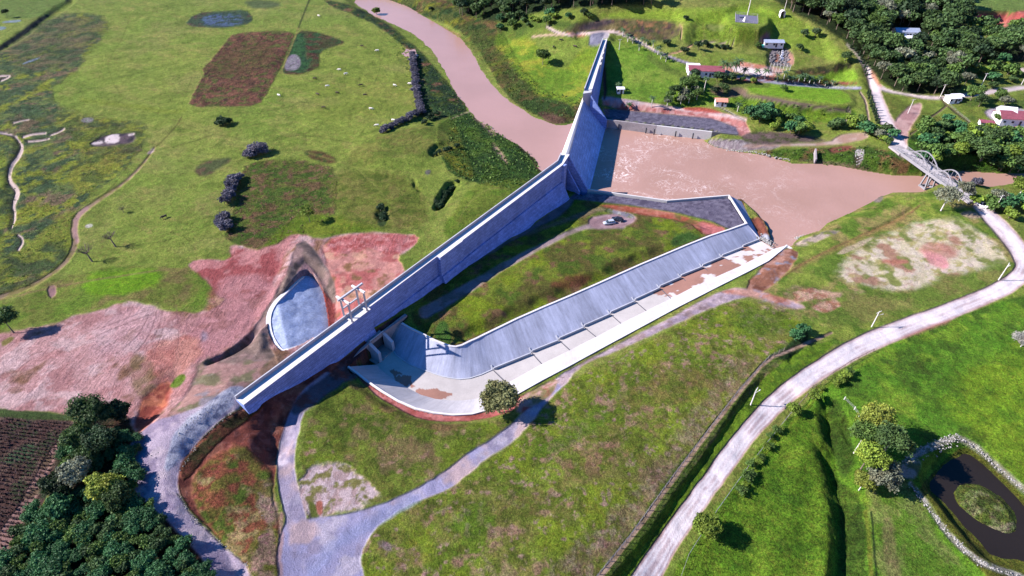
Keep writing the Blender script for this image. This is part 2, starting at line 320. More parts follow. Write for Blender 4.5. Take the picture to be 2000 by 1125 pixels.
# sandy rivulets
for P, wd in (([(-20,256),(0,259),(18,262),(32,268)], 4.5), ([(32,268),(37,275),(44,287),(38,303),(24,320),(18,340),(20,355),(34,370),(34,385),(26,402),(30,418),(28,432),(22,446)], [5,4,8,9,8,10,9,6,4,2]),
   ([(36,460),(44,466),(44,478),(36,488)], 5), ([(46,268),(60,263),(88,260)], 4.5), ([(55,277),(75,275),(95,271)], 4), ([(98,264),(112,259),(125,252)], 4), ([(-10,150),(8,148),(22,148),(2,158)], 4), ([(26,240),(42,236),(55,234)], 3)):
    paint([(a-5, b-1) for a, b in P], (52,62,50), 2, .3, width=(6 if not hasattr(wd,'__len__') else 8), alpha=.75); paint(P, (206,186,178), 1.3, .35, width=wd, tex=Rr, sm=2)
paint([(176,276),(205,265),(262,256),(272,270),(258,280),(205,288),(182,287)], (96,82,90), 3, 1.4, (((60,54,66),3,.5),), Rr)
paint([(205,270),(222,262),(240,262),(232,278),(208,281)], (226,212,212), 2, 1.4); paint([(180,280),(198,274),(204,280),(186,285)], (214,200,200), 2, 1.2); paint([(250,262),(264,258),(264,263),(252,266)], (214,200,200), 1.5, .2)
paint([(156,234),(170,229),(184,231),(180,239),(162,240)], (150,150,158), 1.5, .1, sm=2)
# --- big meadow, top left
paint([(358,52),(380,25),(440,22),(478,18),(497,36),(478,50),(430,55)], (74,98,78), 2, .5, (((58,84,74),5,.55),((98,84,78),6,.66)), (0,.2,1.6))
paint([(390,45),(400,30),(440,28),(478,30),(470,47),(430,52)], (92,118,168), 4, 1.2, (((64,92,84),3,.52),), alpha=.9)
paint([(480,0),(545,2),(548,14),(500,18),(480,10)], (96,112,78), 4, 1)
paint([(367,210),(378,180),(398,145),(395,133),(415,115),(440,80),(460,64),(520,61),(577,62),(568,85),(550,125),(525,175),(505,208),(440,208)], (124,88,76), 2.5, .5, (((104,112,62),3,.53),((146,100,88),2.5,.6),((86,62,60),2,.66)), (0,.5,1.8), 6)
paint([(400,140),(450,95),(520,80),(540,100),(500,140),(430,150)], (98,92,56), 9, 2, alpha=.5)
paint([(549,143),(556,115),(570,85),(582,60),(610,60),(650,72),(676,82),(655,90),(632,96),(622,108),(626,128),(600,142),(570,146)], (84,88,58), 2.5, .6, (((102,72,64),5,.5),((60,104,66),6,.6)), (0,.5,1.8))
paint([(556,120),(575,72),(592,62),(600,80),(596,110),(608,120),(600,135),(560,142)], (60,106,66), 4, .8, (((46,84,60),3,.55),), (0,.5,1.8))
paint([(554,139),(557,118),(566,108),(578,106),(588,115),(586,136)], (160,154,176), 1.5, .4, sm=2)
paint([(604,0),(594,25),(583,55)], (74,84,52), 1.2, .2, width=3); paint([(583,55),(570,90),(548,142)], (140,136,84), 1, .1, width=3)
paint([(625,165),(700,155),(800,150),(800,215),(700,240),(600,230)], (138,150,66), 20, 2, alpha=.4)
for P in ([(255,30),(240,75),(212,115),(212,150),(240,190)], [(375,150),(355,205)], [(675,130),(672,165)], [(742,105),(742,140),(730,165)], [(590,265),(640,235)], [(700,268),(720,240)], [(660,305),(745,262),(760,258)], [(440,95),(380,190)]):
    paint(P, (98,110,48), 1.2, .15, width=1.4, alpha=.6, sm=2)
# --- river banks
paint([(625,-5),(700,14),(760,48),(800,82),(832,112),(872,160),(918,216),(885,226),(840,238),(812,222),(812,175),(806,120),(795,95),(740,52),(690,28),(648,14)], (62,92,58), 2.5, .6, (((44,70,52),5,.52),((96,112,52),6,.62),((140,104,88),5,.7)), (0,.3,2), 2)
paint([(742,-5),(775,12),(830,32),(895,58),(925,85),(950,125),(975,168),(1003,200),(1045,225),(1100,243),(1128,232),(1142,190),(1120,196),(1060,178),(1010,120),(985,70),(960,30),(880,-5)], (92,104,58), 2.5, .6, (((62,90,52),6,.5),((124,104,74),7,.6),((132,138,52),7,.64)), (0,.3,1.8), 2)
paint([(745,5),(800,28),(860,52),(900,72)], (168,118,104), 1.8, .6, width=3.5, alpha=.8)
paint([(880,60),(960,60),(1010,120),(1060,180),(1040,225),(1000,200),(960,140)], (84,106,50), 5, 2, (((112,104,58),6,.55),), alpha=.6)
paint([(1090,150),(1145,90),(1175,95),(1150,170),(1142,195),(1110,215),(1060,200),(1000,130),(960,70),(1000,60),(1060,90)], (142,168,58), 6, 2, (((116,150,52),9,.5),((164,170,66),7,.6)))
paint([(1000,185),(1050,190),(1110,200),(1130,225),(1100,240),(1040,225)], (66,92,48), 5, 1.5, (((104,96,62),5,.58),))
paint([(1045,215),(1105,228),(1100,243),(1070,240)], (112,88,78), 3, .8)
paint([(908,216),(945,236),(975,258),(1012,276),(1046,308),(1058,338),(1000,372),(960,366),(900,350),(868,330),(848,250),(880,226)], (70,104,50), 2.5, .6, (((54,88,44),4,.5),((88,120,48),9,.6)), (0,.3,1.8), 6)
paint([(885,225),(850,238),(860,300),(900,345),(930,350),(900,280),(890,240)], (118,126,46), 4, 1, (((88,112,46),6,.5),))
for P in ([(915,222),(930,232),(948,242),(970,262),(962,268),(945,250)], [(960,276),(975,288),(995,320),(985,318),(965,295)]): paint(P, (158,134,114), 3, .5, tex=Rr)
paint([(1010,276),(1046,306),(1060,336),(1050,336),(1036,308),(1004,280)], (100,88,66), 1.5, .3)
paint([(880,232),(905,222),(925,216)], (176,164,140), 1.2, .2, width=2.5)
paint([(1060,336),(1040,312),(1010,286)], (44,62,36), 1.3, .3, width=4)
# --- middle of the flood plain
paint([(742,262),(790,250),(840,243),(880,262),(892,292),(852,312),(760,300),(700,330),(670,320),(690,290)], (134,138,72), 4, 1, (((116,132,60),6,.55),))
paint([(440,455),(468,350),(480,320),(560,308),(604,316),(657,330),(656,400),(651,425),(600,420),(560,430),(540,480),(500,490),(440,470)], (104,120,54), 3, 1.2, (((122,100,74),4,.54),((84,112,46),4,.56),((140,112,90),2,.66)), (0,.4,1.6))
paint([(592,292),(640,296),(660,315),(640,320),(600,306)], (106,84,58), 3, 1, (((70,92,50),3,.6),))
paint([(650,420),(560,425),(500,490),(560,465),(700,455),(760,445),(720,420)], (106,132,40), 6, 1.5, (((126,140,50),6,.55),))
paint([(640,330),(760,330),(830,370),(840,440),(760,450),(655,430)], (120,130,60), 8, 1, (((136,134,74),5,.55),((100,116,48),4,.62)))
paint([(895,400),(915,365),(960,350),(1050,350),(1000,400),(900,480),(860,450)], (126,142,60), 5, 1, (((108,134,50),8,.55),))
for P, wd in (([(230,400),(330,380),(400,350),(470,310)], 3), ([(250,410),(360,375),(480,305),(560,290)], 2), ([(660,315),(700,330),(790,335),(830,345)], 4), ([(700,330),(740,370),(790,430)], 3), ([(660,315),(560,285)], 3), ([(830,345),(860,335),(900,330)], 3), ([(895,440),(905,410),(930,380),(965,365),(1000,370)], 3)):
    paint(P, (148,152,82), 1.5, .3, width=wd, alpha=.6, sm=2)
paint([(378,330),(400,315),(440,305),(450,312),(420,335),(390,345)], (88,98,66), 4, 1.2, (((110,90,76),3,.55),))
paint([(60,235),(90,228),(90,240)], (100,110,60), 3, 1)
for P in ([(735,430),(745,400),(760,405),(755,425),(752,440),(738,442)],): paint(P, (64,84,50), 2, .5)
paint([(830,333),(842,331),(840,341),(831,341)], (130,124,128), 1.2, .1)
paint([(205,520),(245,530),(300,520),(320,535),(300,560),(200,575),(150,575)], (120,160,40), 5, 1, (((96,136,40),5,.6),))
paint([(0,600),(60,570),(110,545),(200,520),(330,520),(430,520),(445,560),(410,595),(330,600),(240,585),(180,605),(100,625),(60,640),(0,650),(-200,660),(-200,600)], (112,140,52), 4, 1.5, (((128,140,66),9,.5),((136,128,80),7,.62)))
paint([(175,530),(240,530),(300,522),(320,540),(300,565),(200,580),(160,570)], (118,162,34), 6, 1, (((98,140,38),5,.6),))
paint([(92,560),(110,555),(112,575),(98,585)], (156,120,120), 2, .4, tex=Rr)
# field track
paint([(355,228),(345,245),(318,275),(300,290)], (110,112,60), 1.5, .2, width=3)
paint([(302,288),(280,320),(240,360),(200,385),(165,410),(148,425),(144,450),(148,475),(135,505),(110,530),(60,560),(0,580),(-60,600)], (150,128,104), 2.5, .3, (((128,118,70),3,.55),), width=[3,5,6,8,12,14,12,8,8,9,10], tex=Rr, cls=5, sm=2)
paint([(168,408),(150,425),(145,450),(150,470)], (176,140,138), 3, .5, width=9, tex=Rr, alpha=.8)
paint([(285,300),(298,288),(302,294),(292,302)], (196,176,170), 1.5, .2)
paint([(265,295),(240,340),(210,375),(175,400)], (96,108,48), 1.2, .1, width=1.6, alpha=.7, sm=2)
paint([(165,440),(178,436),(182,442),(170,446)], (210,208,208), 1.2, .2)
paint([(0,575),(60,550),(100,530),(140,490)], (92,96,56), 1.2, .1, width=1.6, alpha=.7, sm=2)
paint([(-60,590),(0,587),(80,565),(200,545),(260,535),(330,525)], (150,126,96), 2, .3, width=3, alpha=.7, sm=2)
# --- red earth, left
SOIL = [(-300,665),(0,655),(55,642),(100,636),(125,628),(140,620),(165,612),(240,597),(250,588),(300,600),(400,612),(440,590),(445,560),(400,532),(362,520),(380,508),(450,508),(462,500),(450,482),(470,478),(490,490),(520,488),(540,475),(560,463),(590,457),(622,466),(660,458),(700,455),(735,453),(780,457),(817,460),(806,480),(795,492),(768,497),(772,512),(795,530),(770,555),(700,600),(620,700),(540,745),(455,775),(300,860),(255,850),(245,810),(150,812),(60,803),(0,797),(-300,790)]
paint(SOIL, (212,166,164), 3, 1.2, (((196,144,142),7,.5),((224,190,188),5,.58),((150,112,88),8,.68)), (1,.8,0), 3)
paint([(365,520),(380,508),(455,510),(450,482),(490,490),(540,475),(560,463),(590,457),(560,480),(545,530),(520,580),(440,590),(400,545)], (208,140,138), 4, 1, (((214,150,146),5,.55),((176,94,94),6,.6)), (1,.6,0))
paint([(420,545),(450,535),(530,540),(540,580),(500,640),(430,690),(350,720),(330,680),(400,620)], (204,144,146), 8, 1.5, (((208,150,150),6,.55),((170,104,100),5,.6)), alpha=.8)
paint([(640,520),(625,466),(700,455),(780,457),(817,460),(806,480),(768,497),(795,530),(700,600),(650,640),(655,570)], (212,150,138), 3, 1, (((196,114,108),5,.52),((222,170,144),5,.6),((150,112,80),4,.66)), (.3,1,0))
paint([(628,470),(700,455),(817,460),(806,482),(768,500),(700,480),(660,500)], (206,122,120), 4, 1, (((222,152,148),2.5,.53),((184,96,92),2,.6)), (1,.5,0))
paint([(640,520),(652,560),(655,640),(640,660),(632,600),(622,540)], (168,84,78), 3, .6)
paint([(170,650),(240,600),(330,600),(310,660),(240,700),(180,700)], (216,176,180), 12, 2, alpha=.5)
paint([(300,670),(380,650),(400,700),(340,745),(300,760),(280,720)], (200,126,112), 8, 1.5, (((222,156,136),5,.55),), alpha=.8)
paint([(265,800),(300,750),(330,740),(335,770),(290,840),(255,850)], (214,132,98), 5, 1, (((164,84,70),5,.55),), Rr)
paint([(260,690),(300,705),(310,750),(275,780),(255,740)], (142,120,84), 6, 1.5, (((176,130,118),4,.55),), alpha=.8)
paint([(330,752),(345,735),(360,730),(362,740),(345,757),(332,757)], (112,140,44), 2, .5); paint([(0,668),(20,658),(30,662),(5,680)], (150,140,80), 2, .8)
paint([(392,648),(405,650),(405,665),(392,668)], (158,150,170), 5, .6, alpha=.7)
paint([(355,795),(400,755),(440,690),(500,640),(525,590),(560,545),(575,480),(598,466),(625,500),(645,530),(655,560),(655,600),(632,570),(620,535),(600,512),(585,520),(572,560),(545,600),(524,650),(535,690),(545,720),(500,745),(450,765),(400,800)], (142,122,112), 3, .8, (((112,98,90),4,.55),((166,136,130),5,.6)), (0,1.4,0), 3)
paint([(400,690),(440,720),(500,700),(540,715),(520,750),(450,770),(340,850),(310,850),(350,790)], (176,138,130), 5, 1.2, (((128,122,92),5,.56),((150,140,146),5,.62)), (0,1,0))
paint([(545,690),(555,705),(575,712),(540,745),(500,730),(520,705)], (108,104,72), 4, .8, (((150,120,100),3,.5),))
paint([(580,478),(600,470),(640,525),(645,535)], (90,88,92), 2, .5, width=4, alpha=.6)
paint([(285,895),(305,870),(365,825),(445,755),(470,752),(478,760),(460,790),(400,830),(345,880),(335,925),(310,930)], (186,190,208), 3, .6, (((214,216,228),1.4,.53),((124,130,156),1.4,.6)), (0,2,0), 4)
paint([(285,900),(300,885),(325,885),(330,925),(312,935)], (96,106,140), 3, .5, (((60,70,104),2,.5),), (0,2,0), 4)
for P, wd in (([(318,605),(312,640),(296,665)],2), ([(306,612),(298,640),(285,668),(262,690)],2), ([(290,620),(270,655),(240,682)],2), ([(322,618),(318,650),(300,690)],1.6), ([(345,600),(350,640),(345,690)],1.6), ([(372,612),(362,640),(358,650)],1.6), ([(200,640),(250,620),(290,605)],1.4), ([(190,655),(245,632),(290,615)],1.4)): paint(P, (120,84,92), 1.2, .2, width=wd, alpha=.65, sm=2)
# tilled field, lower left
paint([(-400,803),(0,803),(60,810),(145,815),(190,860),(150,900),(110,940),(80,990),(55,1060),(20,1170),(-400,1200)], (92,66,70), 3, .6, (((64,74,58),3,.52),((126,100,100),2.5,.62)), (0,1.2,1), 6)
paint([(128,840),(118,880),(95,925),(62,985),(35,1050),(0,1100),(-40,1160),(-60,1130),(0,1040),(40,980),(70,925),(100,880)], (150,118,112), 3, .6, (((110,92,74),3,.55),), Rr)
paint([(10,890),(60,862),(75,880),(50,900),(10,910)], (70,92,74), 4, 1)
paint([(-400,790),(0,797),(60,803),(150,813),(150,822),(60,820),(0,812),(-400,812)], (74,94,54), 2, .6)
paint([(130,820),(250,800),(262,880),(265,950),(330,1010),(420,1090),(460,1170),(20,1170),(60,1060),(100,960)], (56,62,44), 4, .8, (((92,64,54),4,.6),), (0,.5,2))
# access road on the crest, lower left
paint([(478,792),(440,815),(385,862),(352,915),(346,960),(372,1005),(425,1055),(480,1100),(520,1160),(440,1160),(378,1072),(305,1000),(262,960),(243,915),(248,875),(275,845),(300,822),(345,812),(390,795),(440,775),(458,775)], (200,184,200), 2.5, .4, (((160,146,170),4,.55),((206,190,200),3,.62)), (0,1.6,0), 7)
paint([(350,830),(440,768),(466,780),(440,812),(390,850),(350,905),(320,925),(330,870)], (192,196,214), 4, .6, (((224,226,236),1.3,.54),((136,142,168),1.2,.62)), (0,2,0), 7)
for P in ([(346,965),(372,1008),(425,1058),(485,1105),(520,1160)],): paint(P, (96,92,100), 1.5, .5, (((190,180,180),1.2,.6),), width=4, tex=(0,2.5,0))
paint([(345,955),(352,905),(385,862),(440,818),(478,794),(540,760),(620,715),(690,690),(735,715),(700,730),(640,745),(590,770),(545,850),(535,940),(545,1010),(552,1060),(546,1170),(520,1170),(485,1100),(425,1050),(372,1000)], (150,84,70), 3, .6, (((170,108,86),5,.55),((112,62,54),4,.6)), (.3,1,0), 3)
paint([(352,920),(375,878),(430,832),(480,800),(520,785),(500,810),(440,850),(395,900),(365,940)], (74,70,46), 3, .8, (((104,66,54),2.5,.5),), (0,.5,1.5), 0)
paint([(375,930),(430,890),(470,860),(500,900),(530,930),(545,1000),(550,1080),(520,1140),(480,1095),(420,1045),(385,1000)], (134,124,66), 6, 1.8, (((160,96,78),4,.5),((102,122,52),4,.56),((176,156,116),3,.66)), (0,.5,1.4), 0)
paint([(470,1085),(545,1000),(550,1170),(520,1170)], (128,130,60), 4, 1.2, (((170,140,130),3,.55),), (0,.5,1.4), 0)
paint([(500,940),(545,950),(548,1020),(520,1030),(500,990)], (172,150,146), 6, 1.5, (((120,122,66),3,.5),), alpha=.8)
# --- grass beside the canal and gravel tracks
paint([(592,930),(586,880),(600,830),(632,775),(668,750),(700,750),(745,785),(800,815),(860,832),(940,828),(1010,815),(1010,840),(960,868),(870,940),(800,965),(720,985),(640,940)], (124,138,60), 4, .8, (((94,112,44),5,.52),((134,122,84),4,.58),((124,142,52),7,.6),((180,150,130),2.5,.74)), G, 0)
paint([(592,935),(640,905),(690,920),(740,955),(752,968),(690,1000),(640,1015),(600,1010),(588,970)], (222,200,200), 5, 2.6, (((196,168,164),1.2,.52),((136,132,76),2,.6)), (0,2,0), 3)
paint([(600,980),(615,980),(626,1015),(608,1018)], (108,118,54), 2, .4); paint([(614,982),(630,975),(634,1000),(624,1010)], (176,108,90), 2, .5)
GM = (((196,188,204),4,.56),((160,152,176),3,.6),((206,182,184),7,.6))
paint([(640,735),(608,760),(580,800),(562,860),(556,910),(566,960),(578,1010)], (172,162,184), 2.5, .35, GM, (0,1.3,0), 5, width=[16,20,25,33,36,38,40], sm=2)
paint([(545,1165),(546,1015),(600,1012),(660,1008),(710,995),(770,975),(830,945),(890,905),(925,878),(955,862),(985,838),(1015,812),(1045,780),(1075,748),(1110,722),(1118,738),(1085,770),(1055,805),(1025,838),(990,872),(955,893),(920,925),(880,955),(830,975),(790,990),(745,1020),(722,1050),(708,1080),(716,1165)], (176,172,204), 3, .5, GM, (0,1.3,0), 5)
paint([(620,1120),(660,1060),(740,1010),(800,985)], (150,160,200), 10, 1.5, width=26, alpha=.6, tex=(0,1.3,0))
paint([(545,1000),(556,1000),(556,1160),(546,1160)], (204,166,160), 3, .8, alpha=.8)
paint([(1075,748),(1110,722),(1170,690),(1250,650),(1330,610),(1400,570),(1450,560),(1480,575),(1420,590),(1340,625),(1230,675),(1150,705),(1100,745)], (176,158,172), 3, .5, (((196,176,182),3,.55),((160,138,140),3,.6)), (0,1.5,0), 3)
paint([(680,718),(700,742),(745,780),(800,812),(850,825),(940,822),(1010,800),(1085,755),(1085,742),(1010,778),(945,806),(880,812),(815,800),(750,768),(700,732)], (196,110,106), 2, .35, (((214,136,130),3,.55),((168,88,80),3,.62)), (0,.8,0), 3)
paint([(700,745),(745,785),(800,816),(850,830),(920,830),(900,845),(830,842),(760,812),(700,765)], (140,108,84), 3, .8, (((110,112,56),3,.5),), alpha=.8)
paint([(1010,780),(1060,750),(1090,740),(1085,770),(1040,795),(1010,812)], (196,160,150), 3, .8, (((146,134,92),3,.55),((186,96,88),4,.62)), (0,1.2,0))
paint([(1000,870),(1055,805),(1120,735),(1240,680),(1390,605),(1440,588),(1500,588),(1550,612),(1582,645),(1560,690),(1510,720),(1470,790),(1380,905),(1290,1030),(1190,1170),(716,1165),(708,1082),(725,1050),(748,1022),(800,992),(880,958),(960,895)], (134,152,60), 3.5, .7,
  (((142,140,78),8,.5),((112,134,48),7,.55),((172,142,122),2.2,.63),((140,158,54),9,.6),((108,120,50),2.5,.64),((176,150,138),1.3,.69)), (0,.3,1.1), 0)
paint([(1150,1165),(1230,1060),(1330,925),(1430,790),(1480,700),(1440,700),(1340,820),(1220,960),(1100,1090),(1060,1165)], (150,122,110), 14, 2.5, (((124,130,62),3,.5),((176,150,146),1.5,.6)), alpha=.65, tex=(0,.3,1.3))
paint([(1300,930),(1330,900),(1440,770),(1500,690),(1545,660),(1575,650),(1560,690),(1500,720),(1400,850),(1290,1000),(1190,1140),(1160,1140)], (96,124,52), 6, 1, (((76,104,46),3,.5),), (0,.3,1.5), alpha=.8)
for P, c_ in (([(1090,880),(1180,870),(1230,830),(1300,790),(1290,850),(1200,910),(1120,950)], (158,124,104)), ([(1180,780),(1300,730),(1420,720),(1400,760),(1280,800)], (136,122,74)), ([(940,1000),(1000,960),(1060,980),(1020,1030)], (138,130,74)), ([(930,1100),(990,1085),(1010,1125),(930,1140)], (180,152,138))): paint(P, c_, 10, 2.5, (((112,126,52),3,.5),), alpha=.7)
for P in ([(870,1040),(900,1000),(960,960),(975,1010),(920,1060)], [(1450,600),(1540,620),(1560,650),(1480,660),(1420,640)], [(1040,880),(1100,840),(1180,800),(1190,820),(1100,880)]): paint(P, (98,134,40), 10, 2, alpha=.6)
paint([(1545,665),(1570,640),(1582,650),(1572,680),(1540,705),(1515,700)], (46,74,40), 3, .6)
paint([(738,1055),(752,1052),(768,1065),(765,1078),(745,1070)], (160,140,148), 3, .6, (((110,108,70),2,.5),))
# --- triangle between dam and canal
paint([(790,628),(850,560),(924,515),(1020,458),(1125,380),(1145,378),(1230,405),(1330,425),(1420,440),(1380,460),(1250,515),(1110,577),(1000,626),(900,672),(880,676),(850,664)], (128,142,56), 3, .6,
  (((108,104,58),6,.5),((134,152,46),9,.56),((140,110,86),4,.66),((94,116,46),4,.62)), G, 0)
paint([(924,511),(1020,453),(1125,378),(1125,390),(1105,415),(1080,430),(1000,470),(900,530),(810,590),(800,578),(851,558)], (116,112,116), 3, .6, (((138,126,130),3,.5),), (0,1.2,0), 5)
paint([(830,610),(920,560),(1000,510),(1080,470),(1130,445),(1180,438),(1215,440)], (170,148,156), 3, .5, (((142,126,122),4,.55),), (0,1.2,0), 5, width=[24,20,14,10,9,12,14], alpha=.9)
paint([(1150,425),(1175,420),(1200,415),(1225,415),(1245,425),(1235,438),(1205,446),(1170,448),(1150,440)], (184,154,160), 3, .5, (((160,130,134),3,.55),), (0,1,0), 5)
paint([(1178,412),(1195,407),(1215,411),(1242,424),(1230,428),(1205,418)], (150,146,156), 2, .4, (((196,196,196),1.3,.58),((110,124,70),1.5,.6)), (0,2,0))
paint([(1030,455),(1060,445),(1120,425),(1160,412),(1180,408)], (150,128,118), 3, .8, width=8, alpha=.7)
paint([(1165,398),(1240,404),(1330,418),(1380,440),(1420,446),(1408,458),(1380,462),(1340,432),(1250,420),(1190,408)], (172,92,70), 2.5, .7, (((196,126,104),4,.55),((128,104,60),4,.62)), (0,1,0), 3)
paint([(1365,430),(1400,438),(1420,446),(1405,456),(1385,462),(1370,450)], (204,122,118), 3, .6)
paint([(1340,450),(1375,462),(1370,468),(1320,485),(1310,470)], (80,116,56), 4, 1)
paint([(1130,372),(1210,378),(1303,391),(1423,381),(1459,436),(1424,447),(1390,432),(1330,417),(1240,402),(1150,392),(1110,388)], (118,112,132), 1.8, .15, (((140,134,152),1.3,.54),((96,90,110),1.4,.6)), (0,2.2,0), 4, sm=0)
paint([(885,678),(1000,628),(1110,580),(1250,517),(1390,458)], (112,84,62), 2, .5, width=5)
paint([(1060,560),(1120,530),(1160,545),(1120,565)], (128,70,60), 6, 1.5, alpha=.7)
paint([(845,660),(870,670),(885,676),(880,650),(870,625),(855,630)], (74,110,50), 3, .8)
paint([(1459,430),(1485,420),(1500,445),(1506,470),(1498,487),(1482,470),(1450,395),(1436,384),(1452,386)], (140,84,68), 3, .3, (((104,62,54),2.5,.55),), (0,1.6,0), 3)
paint([(1482,462),(1500,455),(1508,470),(1504,485),(1490,480)], (112,118,140), 2, .5, (((200,204,216),1.2,.56),), (0,2.5,0), 4)
paint([(640,735),(670,700),(700,675),(745,632),(790,612),(800,618),(785,632),(762,660),(735,700),(700,716),(680,722)], (112,66,58), 2.5, .6, (((84,60,62),3,.5),), (0,1,0), 3)
paint([(560,800),(600,760),(650,725),(680,716),(700,742),(660,750),(620,790),(580,810)], (120,80,74), 4, 1, (((110,104,112),3,.5),), (0,1,0))
# --- spit of land downstream, right
paint([(1500,590),(1450,560),(1530,500),(1545,478),(1600,450),(1660,415),(1700,393),(1725,381),(1785,384),(1830,370),(1905,395),(1920,420),(1965,455),(1985,500),(1970,545),(1850,600),(1740,640),(1640,680),(1585,655),(1550,610)], (152,168,78), 3, .8, (((116,144,60),7,.5),((170,156,104),6,.6),((104,134,52),5,.62)), G, 0)
paint([(1640,520),(1700,470),(1780,440),(1850,425),(1910,445),(1960,490),(1960,520),(1850,540),(1760,570),(1700,560),(1640,545)], (222,208,182), 10, 2.6, (((188,178,124),3,.54),((232,216,202),2,.52),((184,140,124),6,.64),((138,146,84),4,.62)), (0,.8,.4), alpha=.95)
paint([(1790,480),(1820,470),(1860,475),(1880,500),(1850,510),(1810,495)], (204,150,138), 6, 1.5, (((190,124,116),4,.5),), alpha=.8)
paint([(1790,485),(1830,495),(1855,510),(1850,528),(1820,520),(1805,500)], (226,152,160), 5, .8, alpha=.85)
paint([(1720,505),(1770,505),(1775,515),(1725,515)], (192,130,112), 4, 1)
paint([(1630,495),(1680,470),(1705,463),(1702,470),(1650,497)], (214,194,174), 2, .6)
paint([(1500,560),(1560,520),(1640,478),(1700,452),(1765,425),(1795,402)], (150,120,82), 2, .4, width=4, sm=1, alpha=.85)
paint([(1555,525),(1640,483),(1700,456),(1765,425)], (176,136,104), 5, 1, width=10, alpha=.5)
paint([(1500,600),(1530,560),(1600,560),(1690,565),(1680,590),(1600,600),(1560,610)], (148,138,92), 5, 1.5, (((112,138,58),4,.55),((196,160,150),4,.6)), alpha=.8)
paint([(1660,575),(1780,565),(1900,530),(1960,500),(1975,540),(1850,585),(1740,625),(1650,640),(1600,625)], (116,138,62), 8, 1.5, (((146,144,86),6,.52),), alpha=.9)
paint([(1545,578),(1600,560),(1645,570),(1600,584),(1556,592)], (220,182,168), 4, 2.4, (((196,138,124),2,.55),))
paint([(1585,602),(1603,586),(1634,588),(1640,600),(1615,615),(1592,610)], (218,176,164), 4, 2, (((190,134,118),2,.58),))
paint([(1450,562),(1500,510),(1538,480),(1566,497),(1540,530),(1505,560),(1480,578)], (158,108,86), 3, .6, (((184,140,124),4,.52),((130,84,66),4,.6),((150,146,160),3,.68)), (0,1.2,0), 3)
paint([(1400,570),(1450,562),(1510,575),(1560,590),(1575,605),(1540,600),(1480,582)], (206,158,142), 4, 1, (((184,122,104),5,.55),((188,168,176),4,.6)), (0,1,0), 3)
paint([(1550,475),(1585,462),(1625,450),(1640,452),(1610,468),(1575,480),(1560,482)], (206,186,168), 3, .8, (((140,132,122),2,.5),((150,158,84),3,.6)), (0,2,0), 2)
paint([(1705,385),(1725,380),(1722,396),(1706,395)], (150,140,140), 2, .5)
paint([(1875,415),(1900,412),(1920,425),(1900,428),(1880,422)], (200,172,164), 3, .5)
# --- pastures, lower right
paint([(2200,545),(2000,572),(1880,615),(1780,650),(1690,700),(1600,760),(1560,800),(1500,850),(1430,950),(1360,1050),(1290,1170),(3000,1400),(3000,500)], (114,160,50), 3, .5, (((100,148,46),11,.5),((132,168,56),9,.58),((88,124,44),4,.6)), (0,.2,1.2), 0)
paint([(1500,850),(1600,770),(1640,900),(1640,1170),(1290,1170),(1400,1000)], (108,148,42), 10, 2, (((126,160,50),5,.52),((84,124,36),3.5,.62)), (0,.2,1.6), alpha=.85)
paint([(1700,900),(1760,930),(1800,1000),(1880,1090),(1900,1170),(1690,1170)], (104,142,50), 8, 2, (((146,156,92),6,.55),), alpha=.8)
paint([(1720,1010),(1745,1010),(1750,1080),(1765,1170),(1730,1170)], (156,146,104), 5, .8, alpha=.7)
paint([(1900,700),(2050,700),(2100,980),(2000,930),(1880,840),(1840,780)], (142,172,46), 25, 3, (((104,138,38),3,.55),), alpha=.6)
for P in ([(1625,770),(1645,800),(1660,845),(1672,900),(1650,945),(1630,895),(1612,812)], [(1620,905),(1645,945),(1685,975),(1690,1170),(1635,1170),(1638,975)]): paint(P, (84,112,44), 5, .6, (((66,90,38),3,.5),), (0,.3,1.6), alpha=.8)
paint([(1690,1000),(1698,1060),(1700,1170)], (126,140,56), 2.5, .3, width=9); paint([(1702,1000),(1706,1060),(1712,1170)], (40,62,36), 1.5, .3, width=4)
# ditch slope along the road
paint([(1165,1170),(1215,1100),(1300,985),(1390,865),(1480,750),(1530,705),(1580,675),(1640,660),(1600,700),(1530,760),(1460,860),(1380,960),(1290,1075),(1230,1170)], (118,150,46), 2, .4, (((90,122,40),3,.55),), G, 0)
paint([(1145,1160),(1230,1052),(1330,915),(1440,770),(1500,700),(1540,685),(1580,668),(1625,650)], (176,150,132), 1.8, .3, (((140,120,96),2,.55),), width=[11,10,9,8,7,7,8,5], tex=Rr)
# --- pond, lower right
RIM = [(1765,905),(1800,880),(1845,862),(1868,852),(1905,872),(1960,920),(2010,965),(2080,1040),(2200,1170)]
paint([(1810,935),(1845,900),(1880,868),(1920,890),(1980,945),(2060,1040),(2100,1170),(1960,1160),(1900,1100),(1850,1030),(1790,960)], (112,118,48), 2.5, .3, (((94,104,44),3,.55),), (0,.4,1.4))
paint(RIM, (164,160,146), 2.5, .3, (((120,126,96),1.6,.55),((206,202,196),1,.62)), width=[10,16,15,12,12,12,13,14,14], tex=(0,2.4,.3), sm=1)
paint([(1778,945),(1810,985),(1850,1040),(1895,1085),(1940,1110),(1990,1125),(2050,1150)], (170,166,156), 2.5, .3, (((116,124,88),1.6,.53),((206,202,196),1,.6)), width=[9,10,11,12,13,12,10], tex=(0,2.4,.3), sm=1)
paint([(1735,925),(1790,890),(1800,920),(1780,940)], (176,172,166), 4, .8, (((110,124,84),1.6,.5),), tex=(0,2,.3))
paint(ISLAND, (116,132,62), 2, .3, (((98,118,58),1.5,.5),((150,160,110),1.8,.62)), (0,.4,2))
paint([(1925,1025),(1950,1032),(1975,1018),(1978,1030),(1955,1045),(1930,1036)], (180,172,146), 2.5, .3, alpha=.8)
